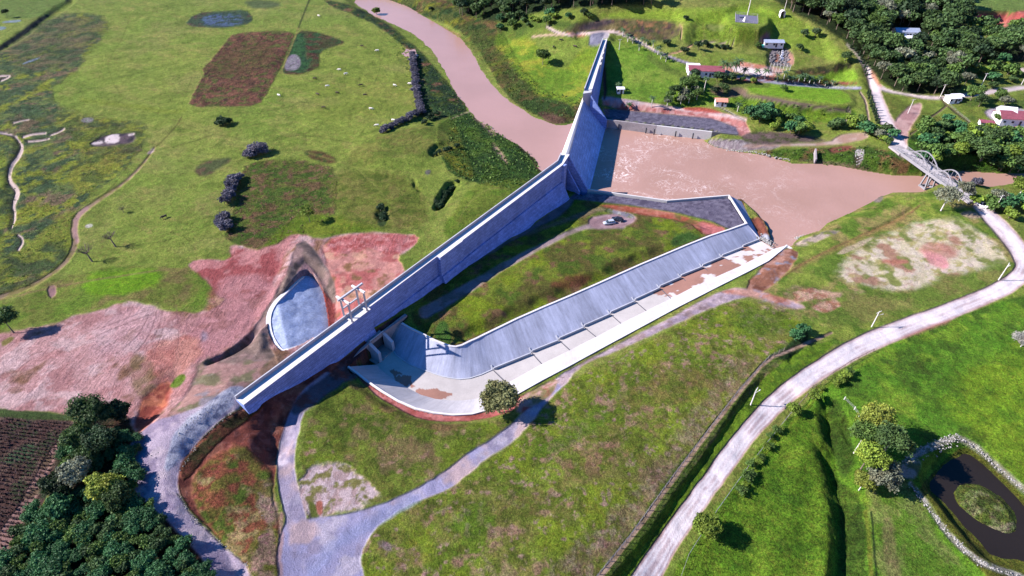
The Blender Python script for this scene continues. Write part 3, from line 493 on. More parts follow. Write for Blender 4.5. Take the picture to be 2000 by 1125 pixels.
# --- east bank: stilling basin, park and village
paint([(1184,95),(1215,75),(1300,112),(1400,150),(1410,200),(1340,220),(1240,205),(1180,195)], (126,162,62), 3, .6, (((144,168,74),9,.5),((110,146,54),6,.6)), G, 0)
paint([(1175,185),(1245,198),(1330,212),(1400,218),(1455,230),(1458,243),(1470,262),(1441,268),(1437,248),(1390,232),(1290,222),(1180,212)], (196,132,126), 2.5, .5, (((176,92,84),4,.58),((216,168,162),3,.55)), (0,.8,0), 3)
paint([(1240,200),(1330,213),(1400,222),(1455,233)], (222,196,192), 2, .4, width=6); paint([(1180,192),(1245,201)], (186,168,178), 2, .4, width=9)
paint([(1330,209),(1380,210),(1412,220),(1400,222),(1340,216)], (204,104,96), 2, .4)
paint([(1177,212),(1240,217),(1290,222),(1390,231),(1437,248),(1444,262),(1441,264),(1392,258),(1283,245),(1185,234)], (116,112,130), 1.5, .12, (((134,130,148),1.3,.56),((98,94,112),1.4,.6)), (0,2.2,0), 4, sm=0)
paint([(1389,272),(1441,272),(1475,275),(1530,270),(1530,285),(1500,292),(1470,295),(1440,297),(1400,290),(1378,278)], (160,146,150), 2, .5, (((130,118,122),2,.55),((190,180,180),1.6,.62)), (0,2.4,0), 2)
paint([(1444,290),(1500,285),(1600,285),(1680,276),(1700,268),(1690,258),(1640,262),(1620,278),(1530,280),(1460,282)], (200,176,164), 2.5, .5, (((182,150,134),4,.55),), (0,1,0), 5)
paint([(1445,262),(1500,255),(1590,265),(1620,275),(1530,281),(1460,283)], (116,98,98), 3, .8, (((84,88,58),3,.58),), (0,1.6,.4), 3)
paint([(1500,292),(1600,288),(1640,290),(1700,285),(1760,300),(1800,325),(1790,342),(1700,336),(1640,324),(1600,320),(1540,310),(1480,300)], (94,128,48), 2.5, .8, (((72,104,44),5,.54),((150,116,86),5,.64)), (0,.6,1.6), 0)
paint([(1615,288),(1665,282),(1665,290),(1640,298),(1625,300)], (130,78,66), 2.5, .6, tex=Rr); paint([(1670,290),(1688,292),(1685,315),(1672,325),(1668,308)], (176,168,170), 2, .5, (((110,96,88),1.5,.52),), (0,3,0))
paint([(1540,310),(1600,320),(1645,325),(1700,336),(1700,330),(1640,318),(1600,314)], (140,120,104), 1.5, .5, alpha=.8)
paint([(1390,165),(1425,158),(1460,175),(1470,195),(1440,215),(1420,200),(1405,192),(1385,180)], (128,108,96), 3, .8, (((96,108,62),4,.55),), (0,1,.4))
paint([(1455,165),(1520,160),(1600,170),(1655,178),(1665,205),(1600,200),(1530,190),(1470,183)], (132,174,54), 2, .4, (((144,182,62),6,.55),))
paint([(1420,192),(1455,187),(1500,198),(1560,202),(1620,210),(1665,208),(1680,230),(1640,242),(1560,238),(1480,235),(1430,220)], (112,148,50), 3, .8, (((130,162,54),5,.52),((74,104,42),4,.62)), G)
paint([(1455,187),(1500,193),(1560,205),(1620,212),(1660,216)], (122,104,94), 2.5, .7, width=8, tex=Rr)
paint([(1270,112),(1300,135),(1350,150),(1400,165),(1500,165)], (104,120,62), 3, .8, width=14, alpha=.7)
# hill cuts
paint([(1090,60),(1130,42),(1180,38),(1250,37),(1330,46),(1326,70),(1305,80),(1260,80),(1215,70),(1190,62),(1120,65)], (124,112,80), 3, .8, (((96,98,62),4,.5),((90,72,74),3,.6),((176,128,96),4,.64)), (0,1.8,.6), 3)
paint([(1130,48),(1180,38),(1200,38),(1190,52),(1150,60),(1130,60)], (108,88,84), 3, .8, (((60,54,60),2.5,.5),), (0,2.4,0))
paint([(1345,72),(1375,48),(1405,46),(1480,50),(1490,70),(1440,82),(1370,80)], (116,132,58), 3, .8, (((94,108,56),3,.5),((140,116,96),3,.64)), (0,1,1.4))
paint([(1375,48),(1405,47),(1420,52),(1410,62),(1385,60)], (120,96,88), 2, .5, (((60,50,54),2,.5),), (0,2,0))
paint([(1340,30),(1500,0),(1600,60),(1660,110),(1650,125),(1560,100),(1480,80),(1360,90),(1330,80)], (146,180,62), 3, .8, alpha=.5)
paint([(1150,30),(1250,20),(1480,10),(1560,40),(1500,48),(1360,44),(1250,36)], (150,182,64), 4, 1, alpha=.7)
paint([(1545,138),(1600,130),(1660,118),(1668,128),(1660,145),(1600,148),(1555,145)], (98,104,56), 2.5, .8, (((64,66,52),3,.52),((130,104,80),3,.62)), (0,1.5,1.4))
paint([(1545,148),(1600,150),(1665,132),(1680,150),(1665,162),(1600,158),(1530,160)], (138,176,62), 2, .5)
paint([(1478,80),(1492,65),(1502,62),(1505,82),(1490,95)], (176,130,130), 2.5, .6, (((140,96,100),3,.5),), tex=Rr, cls=3); paint([(1455,82),(1490,78),(1480,84)], (190,160,140), 1.5, .3, width=3, tex=Rr)
paint([(1500,108),(1512,90),(1540,95),(1552,110),(1548,130),(1505,128)], (82,76,82), 2, .5, (((176,166,170),1.6,.56),((190,134,110),3,.62)), (0,3,0))
paint([(1540,100),(1552,112),(1550,128),(1540,128)], (186,142,124), 2, .5, tex=Rr)
paint([(1375,152),(1430,118),(1500,128),(1540,138),(1515,150),(1505,158),(1460,146),(1430,140),(1390,150)], (214,176,160), 2.5, .5, (((200,132,108),4,.55),), Rr, 3)
paint([(1425,130),(1450,131),(1506,138),(1510,150),(1440,143)], (244,230,226), 1.5, .3, tex=Rr); paint([(1430,152),(1500,150),(1515,152),(1510,162),(1450,160)], (178,96,74), 2, .4, tex=Rr)
paint([(1520,155),(1600,158),(1675,160),(1672,166),(1600,166),(1520,162)], (148,84,70), 1.5, .5, (((88,74,56),3,.55),), Rr, 3)
for P, wd, cl in (([(1068,52),(1085,62),(1110,69),(1150,65),(1190,61),(1215,66),(1250,82),(1280,100)], 5.5, (214,194,188)), ([(1280,100),(1310,112),(1350,126),(1385,135)], 5, (158,148,168)), ([(1040,72),(1070,68),(1100,68)], 4, (204,178,150)),
   ([(1300,108),(1330,100),(1352,88)], 3, (206,160,130)), ([(1370,80),(1400,84),(1450,86),(1480,82)], 2.5, (166,150,132)), ([(1330,75),(1332,55),(1328,48)], 3, (176,146,116)),
   ([(1385,140),(1440,150),(1500,160),(1560,166),(1640,172),(1680,172)], 5, (170,170,190)), ([(1657,208),(1662,225),(1650,238)], 2.5, (160,150,130)), ([(1680,180),(1692,200),(1696,225),(1698,240)], 4, (186,160,144)), ([(1400,205),(1430,222),(1455,236)], 2.5, (178,170,160))):
    paint(P, cl, 1.3, .2, width=wd, tex=Rr, cls=5, sm=1)
paint([(1150,66),(1185,62),(1180,72),(1172,88),(1150,90),(1152,78)], (150,150,168), 2, .4, (((120,120,140),2,.55),), (0,2,0), 4)
paint([(1182,62),(1192,66),(1186,76),(1176,76)], (206,196,200), 1.5, .2, tex=Rr, cls=5)
paint([(1176,100),(1184,140),(1184,195),(1178,195)], (112,66,64), 2, .3, tex=Rr)
paint([(1100,60),(1120,66),(1145,68),(1140,72),(1120,72)], (202,132,116), 2, .6, alpha=.8)
# village roads and plots
paint([(1700,150),(1720,175),(1760,195),(1800,215),(1840,230),(1905,260),(1920,280),(1800,285),(1760,280),(1720,230)], (140,140,74), 3, .8, (((114,128,60),6,.5),))
RD = [(1765,296),(1752,272),(1735,245),(1722,215),(1712,185),(1703,155),(1692,125),(1675,102),(1655,86)]
paint(RD, (204,180,180), 2.5, .5, width=[24,34,30,22,20,19,16,10,5], tex=(0,.8,0), cls=1, sm=1)
paint([(1740,250),(1755,225),(1780,205),(1800,200),(1800,215),(1785,240),(1772,262),(1785,285),(1760,280)], (202,166,160), 3, .6, (((176,136,134),4,.5),), (0,1,0), 1)
paint(RD, (232,220,220), 2.5, .3, width=[18,24,20,15,14,13,11,8,4], tex=(0,.5,0), sm=1, cls=1)
paint([(1718,170),(1735,178),(1770,184),(1800,190),(1840,192),(1875,188),(1920,182),(1965,174),(2080,160)], (220,204,204), 2, .3, width=[12,6,5,7,7,8,10,10,11], tex=(0,.5,0), cls=1, sm=1)
paint([(1698,145),(1712,165),(1725,172),(1718,160),(1705,130)], (204,152,130), 2, .5)
for P in ([(1835,190),(1850,205),(1870,222),(1900,245),(1915,255)], [(1848,208),(1830,222),(1810,235)], [(1780,262),(1800,250),(1830,240)]): paint(P, (110,96,78), 1.5, .4, width=4, tex=Rr)
paint([(1765,280),(1800,248),(1850,232),(1900,250),(1925,272),(2080,290),(2080,340),(1860,332),(1800,325)], (74,116,50), 2.5, .6, (((52,88,44),5,.5),((92,136,48),6,.6)), (0,.5,2.2))
paint([(1870,198),(1930,190),(2080,175),(2080,260),(1960,265),(1920,262),(1890,235)], (126,142,66), 3, .8, (((96,120,58),6,.5),))
paint([(1920,215),(1960,208),(2000,212),(2010,228),(1960,240),(1930,232)], (180,168,180), 2.5, .5, tex=Rr, cls=3); paint([(1945,248),(1975,240),(1965,258),(1948,258)], (176,160,164), 2, .4)
paint([(1880,120),(1940,128),(2080,130),(2080,165),(1960,170),(1890,178)], (132,146,74), 4, 1, (((98,118,58),5,.5),)); paint([(1965,135),(2000,132),(2060,138),(2000,143)], (224,206,198), 2, .4, tex=Rr)
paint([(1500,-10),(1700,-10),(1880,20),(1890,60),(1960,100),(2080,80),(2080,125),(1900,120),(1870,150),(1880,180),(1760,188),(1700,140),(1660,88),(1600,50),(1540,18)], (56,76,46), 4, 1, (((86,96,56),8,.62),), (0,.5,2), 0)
paint([(1875,-20),(2080,-20),(2080,40),(1980,28),(1900,22),(1872,10)], (122,146,80), 4, 1); paint([(1890,30),(1900,23),(1975,28),(1990,20),(2080,18),(2080,50),(1990,50),(1970,60),(1945,55),(1935,42),(1900,40)], (190,100,92), 2.5, .6, (((214,134,118),4,.55),((150,70,74),3,.6)), (.3,1.2,0), 3)
paint([(1960,52),(1990,44),(2080,46),(2080,80),(1990,80),(1955,72)], (140,128,88), 5, 1)
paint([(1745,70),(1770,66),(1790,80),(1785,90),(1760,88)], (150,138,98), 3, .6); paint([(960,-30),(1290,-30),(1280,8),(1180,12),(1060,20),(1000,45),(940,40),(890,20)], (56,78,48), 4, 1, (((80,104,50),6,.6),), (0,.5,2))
paint([(985,35),(1060,38),(1130,42),(1110,58),(1060,48),(1010,80),(960,70)], (96,122,56), 6, 1.5, (((72,98,48),5,.5),), alpha=.8)
for P in ([(1180,880),(1230,840),(1300,795),(1380,740)], [(1130,900),(1190,862),(1250,820)], [(940,1010),(985,985),(1040,930)], [(860,1080),(895,1052),(925,1030),(960,1020)], [(520,270),(600,262),(690,282),(740,262)], [(330,232),(420,262),(470,270)], [(240,300),(330,290),(420,262)], [(455,420),(340,470),(250,480)]):
    paint(P, (92,102,48), 1.5, .5, width=2, alpha=.55, sm=2)
n = fbm(X, Y, 1.3, 3, 990); n2 = fbm(X, Y, 14, 3, 991); g = TEX[:, :, 2].clip(0, 1)*sstep(.56, .66, n)*(.15+.5*sstep(.42, .6, n2)); dd = COL*np.array([1.18,.93,1.25]); COL[:] = COL*(1-g[..., None]) + dd*g[..., None]
# --- main dirt road with pale wheel tracks
ROAD = [(1195,1260),(1262,1125),(1320,1035),(1390,940),(1455,850),(1520,780),(1600,722),(1680,675),(1760,643),(1850,610),(1930,577),(1985,548),(2004,520),(1992,490),(1965,455),(1935,425),(1912,400)]
RW = [66,54,45,41,40,40,40,40,38,34,33,36,38,36,32,27,24]
paint(ROAD, (206,180,176), 2, .3, (((176,146,142),5,.6),), (0,.9,0), 1, width=RW, sm=1)
paint([(1750,655),(1800,640),(1850,620),(1860,628),(1800,652),(1760,664)], (176,124,116), 4, .8, alpha=.8)
def off(P, d): return [(x+d*a, y+d*b) for (x, y), (a, b) in zip(P, [(-.85,-.5)]*9+[(-.3,-.9)]*3+[(-.9,.1)]*5)]
paint(ROAD, (238,226,228), 3, .3, (((204,184,186),6,.6),), (0,.6,0), width=[v*.78 for v in RW], sm=1)
for s, wd in ((-.15, .10), (.15, .10), (.33, .06), (-.32, .05)):
    Q = [(x+s*v*.86, y+s*v*.5) for (x, y), v in zip(ROAD, RW)]
    paint(Q, (252,246,248), 3, .5, width=[v*wd for v in RW], sm=2, alpha=.8)
# drain line of the field edge beyond the road
paint([(1700,702),(1640,735),(1600,770),(1560,810),(1500,880),(1440,960)], (150,160,60), 3, .6, width=5, alpha=.5)

g_ = np.clip(TEX[:, :, 2], 0, 1)[..., None]; COL[:] = np.clip(COL*(1-g_) + COL*np.array([.98,1.08,.80])*g_, 0, 1)

# clods and stones over the bare earth
n = fbm(X, Y, .9, 3, 995); t = ((1-g_[..., 0])*(CLS == 3)*sstep(.58, .70, n)*.55)[..., None]; COL[:] = COL*(1-t) + np.clip(COL*1.35+.02, 0, .6)*t
n = fbm(X, Y, 1.1, 3, 996); t = ((1-g_[..., 0])*(CLS == 3)*sstep(.60, .72, n)*.5)[..., None]; COL[:] = COL*(1-t) + COL*.62*t
# ------------------------------------------------------------------ materials
def mat(name, rough=.85):
    m = bpy.data.materials.new(name); m.use_nodes = True; n = m.node_tree; b = n.nodes['Principled BSDF']; b.inputs['Roughness'].default_value = rough
    b.inputs['Specular IOR Level'].default_value = .25
    return m, n, b
def node(n, t, **kw):
    x = n.nodes.new(t)
    for k, v in kw.items():
        if k[0] == '_': setattr(x, k[1:], v)
        else: x.inputs[k.replace('~', ' ')].default_value = v
    return x
def L(n, a, b): n.links.new(a, b)
def math_(n, op, a, b=None, c=None):
    x = n.nodes.new('ShaderNodeMath'); x.operation = op
    for i, v in enumerate((a, b, c)):
        if v is None: continue
        if isinstance(v, (int, float)): x.inputs[i].default_value = v
        else: n.links.new(v, x.inputs[i])
    return x.outputs[0]
def noise(n, co, scale, detail=4, rough=.55):
    x = node(n, 'ShaderNodeTexNoise', Scale=scale, Detail=detail, Roughness=rough); L(n, co, x.inputs['Vector']); return x.outputs['Fac']
def ramp(n, f, a, b, ca, cb):
    x = node(n, 'ShaderNodeMapRange'); x.inputs['From Min'].default_value = a; x.inputs['From Max'].default_value = b
    x.inputs['To Min'].default_value = ca; x.inputs['To Max'].default_value = cb; L(n, f, x.inputs['Value']); return x.outputs[0]
def mixc(n, f, a, b, mode='MIX'):
    x = n.nodes.new('ShaderNodeMix'); x.data_type = 'RGBA'; x.blend_type = mode
    for v, i in ((f, 0), (a, 6), (b, 7)):
        if isinstance(v, (int, float)): x.inputs[i].default_value = v
        elif isinstance(v, (tuple, list)): x.inputs[i].default_value = tuple(v)[:3] + (1,)
        else: n.links.new(v, x.inputs[i])
    return x.outputs[2]
def scalec(n, col, f):
    x = n.nodes.new('ShaderNodeVectorMath'); x.operation = 'SCALE'; L(n, col, x.inputs[0])
    if isinstance(f, (int, float)): x.inputs[3].default_value = f
    else: L(n, f, x.inputs[3])
    return x.outputs[0]
def geo(n): return n.nodes.new('ShaderNodeNewGeometry').outputs['Position']
def bump_(n, b, h, dist, strength=1):
    x = node(n, 'ShaderNodeBump', Strength=strength, Distance=dist); L(n, h, x.inputs['Height']); L(n, x.outputs[0], b.inputs['Normal'])
M = {}
def terrain_mat():
    m, n, b = mat('earth_and_grass', .95); P = geo(n); b.inputs['Specular IOR Level'].default_value = .08
    at_ = node(n, 'ShaderNodeAttribute', _attribute_name='Col'); tx = node(n, 'ShaderNodeAttribute', _attribute_name='Tex')
    sp = n.nodes.new('ShaderNodeSeparateColor'); L(n, tx.outputs['Color'], sp.inputs[0]); fur, gra, grs = sp.outputs
    n1 = noise(n, P, .45, 6, .72); n2 = noise(n, P, 1.9, 5, .78); n3 = noise(n, P, .11, 3); n4 = noise(n, P, 4.2, 3, .8)
    f = math_(n, 'MULTIPLY', ramp(n, n1, .38, .62, .78, 1.22), ramp(n, n2, .38, .62, .66, 1.34)); f = math_(n, 'MULTIPLY', f, ramp(n, n3, .3, .7, .9, 1.1)); f = math_(n, 'MULTIPLY', f, ramp(n, n4, .36, .64, .66, 1.34))
    k = math_(n, 'ADD', .22, math_(n, 'MULTIPLY', grs, .78)); f = math_(n, 'ADD', math_(n, 'MULTIPLY', math_(n, 'SUBTRACT', f, 1), k), 1)
    dry = mixc(n, math_(n, 'MULTIPLY', ramp(n, noise(n, P, 1.1, 6, .8), .48, .66, 0, .75), grs), at_.outputs['Color'], mixc(n, 1.0, at_.outputs['Color'], (1.3, .90, 1.35), 'MULTIPLY'))
    lush = mixc(n, math_(n, 'MULTIPLY', ramp(n, noise(n, P, 2.3, 5, .8), .54, .7, 0, .6), grs), dry, mixc(n, 1.0, dry, (.72, .95, .6), 'MULTIPLY'))
    mp = node(n, 'ShaderNodeMapping'); mp.inputs['Rotation'].default_value = (0, 0, R(-52)); mp.inputs['Scale'].default_value = (1, .16, 1); L(n, P, mp.inputs[0])
    wv = noise(n, mp.outputs[0], 1.5, 4, .65); cl = noise(n, P, 2.2, 4, .8)
    f = math_(n, 'MULTIPLY', f, math_(n, 'ADD', 1, math_(n, 'MULTIPLY', fur, math_(n, 'ADD', ramp(n, wv, .38, .6, -.14, .08), ramp(n, cl, .40, .60, -.20, .13)))))
    st = noise(n, P, 3.6, 3, .7); f = math_(n, 'MULTIPLY', f, math_(n, 'ADD', 1, math_(n, 'MULTIPLY', gra, ramp(n, st, .35, .65, -.11, .10))))
    L(n, scalec(n, lush, f), b.inputs['Base Color'])
    h = math_(n, 'MULTIPLY', math_(n, 'ADD', math_(n, 'ADD', n1, math_(n, 'MULTIPLY', n2, .6)), math_(n, 'MULTIPLY', n4, .4)), math_(n, 'ADD', .12, math_(n, 'MULTIPLY', grs, .75)))
    h = math_(n, 'ADD', h, math_(n, 'MULTIPLY', fur, math_(n, 'ADD', math_(n, 'MULTIPLY', wv, .35), math_(n, 'MULTIPLY', cl, .5))))
    h = math_(n, 'ADD', h, math_(n, 'MULTIPLY', gra, math_(n, 'MULTIPLY', st, .12)))
    bump_(n, b, h, 1.0); return m
M['terrain'] = terrain_mat()
def water_mat(name, col, col2, rough=.12, foam=False, spec=.5):
    m, n, b = mat(name, rough); P = geo(n); b.inputs['Specular IOR Level'].default_value = spec
    c = mixc(n, ramp(n, noise(n, P, .03, 4), .35, .65, 0, 1), col, col2)
    if foam:
        v = node(n, 'ShaderNodeVectorMath', _operation='ADD'); nz = node(n, 'ShaderNodeTexNoise', Scale=.12, Detail=3); L(n, P, nz.inputs['Vector'])
        sc = node(n, 'ShaderNodeVectorMath', _operation='SCALE'); sc.inputs[3].default_value = 14; L(n, nz.outputs['Color'], sc.inputs[0]); L(n, P, v.inputs[0]); L(n, sc.outputs[0], v.inputs[1])
        a = noise(n, v.outputs[0], .10, 5, .6); a = math_(n, 'ABSOLUTE', math_(n, 'SUBTRACT', a, .5)); line = ramp(n, a, .001, .012, 1, 0)
        a2 = noise(n, v.outputs[0], .33, 4, .6); a2 = math_(n, 'ABSOLUTE', math_(n, 'SUBTRACT', a2, .5)); line2 = ramp(n, a2, .002, .02, .55, 0)
        # foam thins out with distance from the toe of the spillway
        d = node(n, 'ShaderNodeVectorMath', _operation='DISTANCE'); L(n, P, d.inputs[0]); d.inputs[1].default_value = (FOAM[0], FOAM[1], -2)
        near = math_(n, 'MULTIPLY', ramp(n, d.outputs['Value'], 10, 95, 1.0, 0), ramp(n, noise(n, P, .05, 3), .44, .6, 0, .9))
        ff = math_(n, 'MULTIPLY', math_(n, 'MAXIMUM', line, line2), near); c = mixc(n, ff, c, (.62, .56, .54))
    L(n, c, b.inputs['Base Color']); bump_(n, b, noise(n, P, 1.1 if not foam else .8, 4, .6), .12 if not foam else .16, .5)
    return m
def concrete(name, base, stain=.18, lines=None, streak=0, attr=False, blotch=.6):
    m, n, b = mat(name, .9); P = geo(n); b.inputs['Specular IOR Level'].default_value = .15
    f = math_(n, 'MULTIPLY', ramp(n, noise(n, P, .25, 5, .65), .3, .7, 1-stain, 1+stain), ramp(n, noise(n, P, 2.2, 4, .65), .3, .7, 1-stain*blotch, 1+stain*blotch))
    if lines:                                        # horizontal lifts of the formwork
        sx = n.nodes.new('ShaderNodeSeparateXYZ'); L(n, P, sx.inputs[0])
        g = math_(n, 'FRACT', math_(n, 'ADD', math_(n, 'MULTIPLY', sx.outputs[2], 1/lines), math_(n, 'MULTIPLY', noise(n, P, .1, 2), .35)))
        f = math_(n, 'MULTIPLY', f, ramp(n, g, 0, .22, .70, 1))
        cell = node(n, 'ShaderNodeTexBrick', Scale=.4); cell.inputs['Color1'].default_value = (1.10,)*3+(1,); cell.inputs['Color2'].default_value = (.86,)*3+(1,); cell.inputs['Mortar'].default_value = (.75,)*3+(1,)
        cb = n.nodes.new('ShaderNodeCombineXYZ'); L(n, math_(n, 'ADD', math_(n, 'MULTIPLY', sx.outputs[0], .8), math_(n, 'MULTIPLY', sx.outputs[1], .6)), cb.inputs[0]); L(n, sx.outputs[2], cb.inputs[1]); L(n, cb.outputs[0], cell.inputs['Vector'])
        f = math_(n, 'MULTIPLY', f, cell.outputs['Color'])
    if streak:
        at_ = node(n, 'ShaderNodeAttribute', _attribute_name='Str'); sq = n.nodes.new('ShaderNodeMapping'); sq.inputs['Scale'].default_value = (1, .12, 1); L(n, at_.outputs['Vector'], sq.inputs[0])
        f = math_(n, 'MULTIPLY', f, ramp(n, noise(n, sq.outputs[0], 1.1, 5, .7), .3, .7, 1-streak, 1+streak))
        f = math_(n, 'MULTIPLY', f, ramp(n, noise(n, sq.outputs[0], .16, 2, .5), .35, .65, 1-streak*.8, 1+streak*.6))
    c = node(n, 'ShaderNodeAttribute', _attribute_name='Col').outputs['Color'] if attr else None
    if c is None: rgb = n.nodes.new('ShaderNodeRGB'); rgb.outputs[0].default_value = tuple(base)+(1,); c = rgb.outputs[0]
    L(n, scalec(n, c, f), b.inputs['Base Color']); bump_(n, b, noise(n, P, 3, 4), .06, .6); return m
def plain(name, col, rough=.7, var=.12, scale=1.5, metal=0):
    m, n, b = mat(name, rough); P = n.nodes.new('ShaderNodeTexCoord').outputs['Object']
    rgb = n.nodes.new('ShaderNodeRGB'); rgb.outputs[0].default_value = tuple(col)+(1,)
    L(n, scalec(n, rgb.outputs[0], ramp(n, noise(n, P, scale, 4), .3, .7, 1-var, 1+var)), b.inputs['Base Color']); b.inputs['Metallic'].default_value = metal; return m
def leafmat(name, col, var=.5, warm=.3):
    m, n, b = mat(name, .7); P = n.nodes.new('ShaderNodeTexCoord').outputs['Object']; b.inputs['Specular IOR Level'].default_value = .2
    a = node(n, 'ShaderNodeAttribute', _attribute_name='Var'); oi = n.nodes.new('ShaderNodeObjectInfo')
    rgb = n.nodes.new('ShaderNodeRGB'); rgb.outputs[0].default_value = tuple(col)+(1,)
    f = ramp(n, a.outputs['Fac'], 0, 1, 1-var, 1+var); f = math_(n, 'MULTIPLY', f, ramp(n, oi.outputs['Random'], 0, 1, .72, 1.3))
    c = mixc(n, math_(n, 'MULTIPLY', ramp(n, noise(n, P, .5, 3), .45, .7, 0, 1), warm), rgb.outputs[0], (col[0]*2.0, col[1]*1.35, col[2]*.9))
    L(n, scalec(n, c, f), b.inputs['Base Color'])
    tr = n.nodes.new('ShaderNodeBsdfTranslucent'); L(n, scalec(n, c, 1.3), tr.inputs[0]); ms = n.nodes.new('ShaderNodeMixShader'); ms.inputs[0].default_value = .22
    L(n, b.outputs[0], ms.inputs[1]); L(n, tr.outputs[0], ms.inputs[2]); L(n, ms.outputs[0], n.nodes['Material Output'].inputs[0]); return m
# ------------------------------------------------------------------ object helpers
COLL = S.collection
def tag(o, label=None, cat=None, group=None, kind=None):
    if label: o['label'] = label
    if cat: o['category'] = cat
    if group: o['group'] = group
    if kind: o['kind'] = kind
    return o
def empty(name, loc, label, cat, group=None, rz=0):
    o = bpy.data.objects.new(name, None); COLL.objects.link(o); o.location = loc; o.rotation_euler = (0, 0, rz); o.empty_display_size = .5; return tag(o, label, cat, group)
def mesh_np(name, V, Fq, mat_, smooth=False):
    me = bpy.data.meshes.new(name); V = np.asarray(V, np.float32); Fq = np.asarray(Fq, np.int32); k = Fq.shape[1]
    me.vertices.add(len(V)); me.vertices.foreach_set('co', V.ravel()); me.loops.add(Fq.size); me.loops.foreach_set('vertex_index', Fq.ravel())
    me.polygons.add(len(Fq)); me.polygons.foreach_set('loop_start', np.arange(0, Fq.size, k, dtype=np.int32)); me.polygons.foreach_set('loop_total', np.full(len(Fq), k, np.int32))
    if smooth: me.polygons.foreach_set('use_smooth', np.ones(len(Fq), bool))
    if mat_: me.materials.append(mat_)
    me.update(); return me
def fattr(me, name, arr, typ='FLOAT'):
    a = me.attributes.new(name, {'FLOAT': 'FLOAT', 'C': 'FLOAT_COLOR', 'V': 'FLOAT_VECTOR'}[typ], 'POINT')
    a.data.foreach_set({'FLOAT': 'value', 'C': 'color', 'V': 'vector'}[typ], np.asarray(arr, np.float32).ravel())
def link(name, me, parent=None, loc=None):
    o = bpy.data.objects.new(name, me); COLL.objects.link(o)
    if parent: o.parent = parent
    if loc: o.location = loc
    return o
class MB:
    def __init__(s, org=(0,0,0)): s.v = []; s.f = []; s.o = org
    def add(s, vs, fs):
        b = len(s.v); s.v += [tuple(v) for v in vs]; s.f += [tuple(i+b for i in f) for f in fs]; return s
    def box(s, c, d, rz=0, top=1.0):
        cx, cy, cz = c; hx, hy, hz = d[0]/2, d[1]/2, d[2]/2; ca, sa = math.cos(rz), math.sin(rz); vs = []
        for z, k in ((-hz, 1), (hz, top)):
            for x, y in ((-hx,-hy),(hx,-hy),(hx,hy),(-hx,hy)): vs.append((cx+(x*ca-y*sa)*k, cy+(x*sa+y*ca)*k, cz+z))
        return s.add(vs, [(3,2,1,0),(4,5,6,7),(0,1,5,4),(1,2,6,5),(2,3,7,6),(3,0,4,7)])
    def tube(s, a, b, r0, r1=None, n=6, cap=True):
        r1 = r0 if r1 is None else r1; a = np.array(a, float); b = np.array(b, float); d = b-a; d /= (np.linalg.norm(d)+1e-9)
        u = np.cross(d, (0,0,1) if abs(d[2]) < .9 else (1,0,0)); u /= np.linalg.norm(u); w_ = np.cross(d, u); vs = []
        for p, r in ((a, r0), (b, r1)):
            for i in range(n): t = 2*math.pi*i/n; vs.append(p + r*(math.cos(t)*u + math.sin(t)*w_))
        fs = [(i, (i+1) % n, n+(i+1) % n, n+i) for i in range(n)]
        if cap: fs += [tuple(range(n))[::-1], tuple(range(n, 2*n))]
        return s.add(vs, fs)
    def beam(s, a, b, wd, h):
        a = np.array(a, float); b = np.array(b, float); d = b-a; d /= np.linalg.norm(d)
        u = np.cross(d, (0,0,1)); u = u/np.linalg.norm(u) if np.linalg.norm(u) > 1e-3 else np.array([1.,0,0]); v = np.cross(u, d); vs = []
        for p in (a, b):
            for x, y in ((-1,-1),(1,-1),(1,1),(-1,1)): vs.append(p + u*x*wd/2 + v*y*h/2)
        return s.add(vs, [(3,2,1,0),(4,5,6,7),(0,1,5,4),(1,2,6,5),(2,3,7,6),(3,0,4,7)])
    def prism(s, P, z0, z1):
        n = len(P); g = lambda z, i: z[i] if hasattr(z, '__len__') else z
        vs = [(p[0], p[1], g(z0, i)) for i, p in enumerate(P)] + [(p[0], p[1], g(z1, i)) for i, p in enumerate(P)]
        return s.add(vs, [tuple(range(n))[::-1], tuple(range(n, 2*n))] + [(i, (i+1) % n, n+(i+1) % n, n+i) for i in range(n)])
    def wall(s, pts, th, z0, side=0):
        """a wall of given thickness along a polyline of (x, y, ztop)"""
        P = np.array([p[:2] for p in pts], float); n = len(P); rr = []
        for i in range(n):
            d0 = P[i]-P[i-1] if i else P[1]-P[0]; d1 = P[i+1]-P[i] if i < n-1 else P[-1]-P[-2]
            d0 = d0/(np.linalg.norm(d0)+1e-9); d1 = d1/(np.linalg.norm(d1)+1e-9); t = d0+d1; t /= (np.linalg.norm(t)+1e-9)
            k = min(1.6, 1/max(.5, float(np.dot(t, d1)))); nn = np.array([-t[1], t[0]])*th/2*k; o_ = nn*side; q = P[i]; zt = pts[i][2]
            zb = z0 if z0 > -90 else zt+z0+100
            rr.append([(q[0]-nn[0]+o_[0], q[1]-nn[1]+o_[1], zb), (q[0]+nn[0]+o_[0], q[1]+nn[1]+o_[1], zb), (q[0]+nn[0]+o_[0], q[1]+nn[1]+o_[1], zt), (q[0]-nn[0]+o_[0], q[1]-nn[1]+o_[1], zt)])
        return s.rings(rr)
    def rings(s, R_, close_ends=True):
        b = len(s.v); n = len(R_[0])
        for r in R_: s.v += [tuple(p) for p in r]
        for j in range(len(R_)-1):
            for i in range(n): s.f.append((b+j*n+i, b+j*n+(i+1) % n, b+(j+1)*n+(i+1) % n, b+(j+1)*n+i))
        if close_ends: s.f.append(tuple(b+i for i in range(n))[::-1]); s.f.append(tuple(b+(len(R_)-1)*n+i for i in range(n)))
        return s
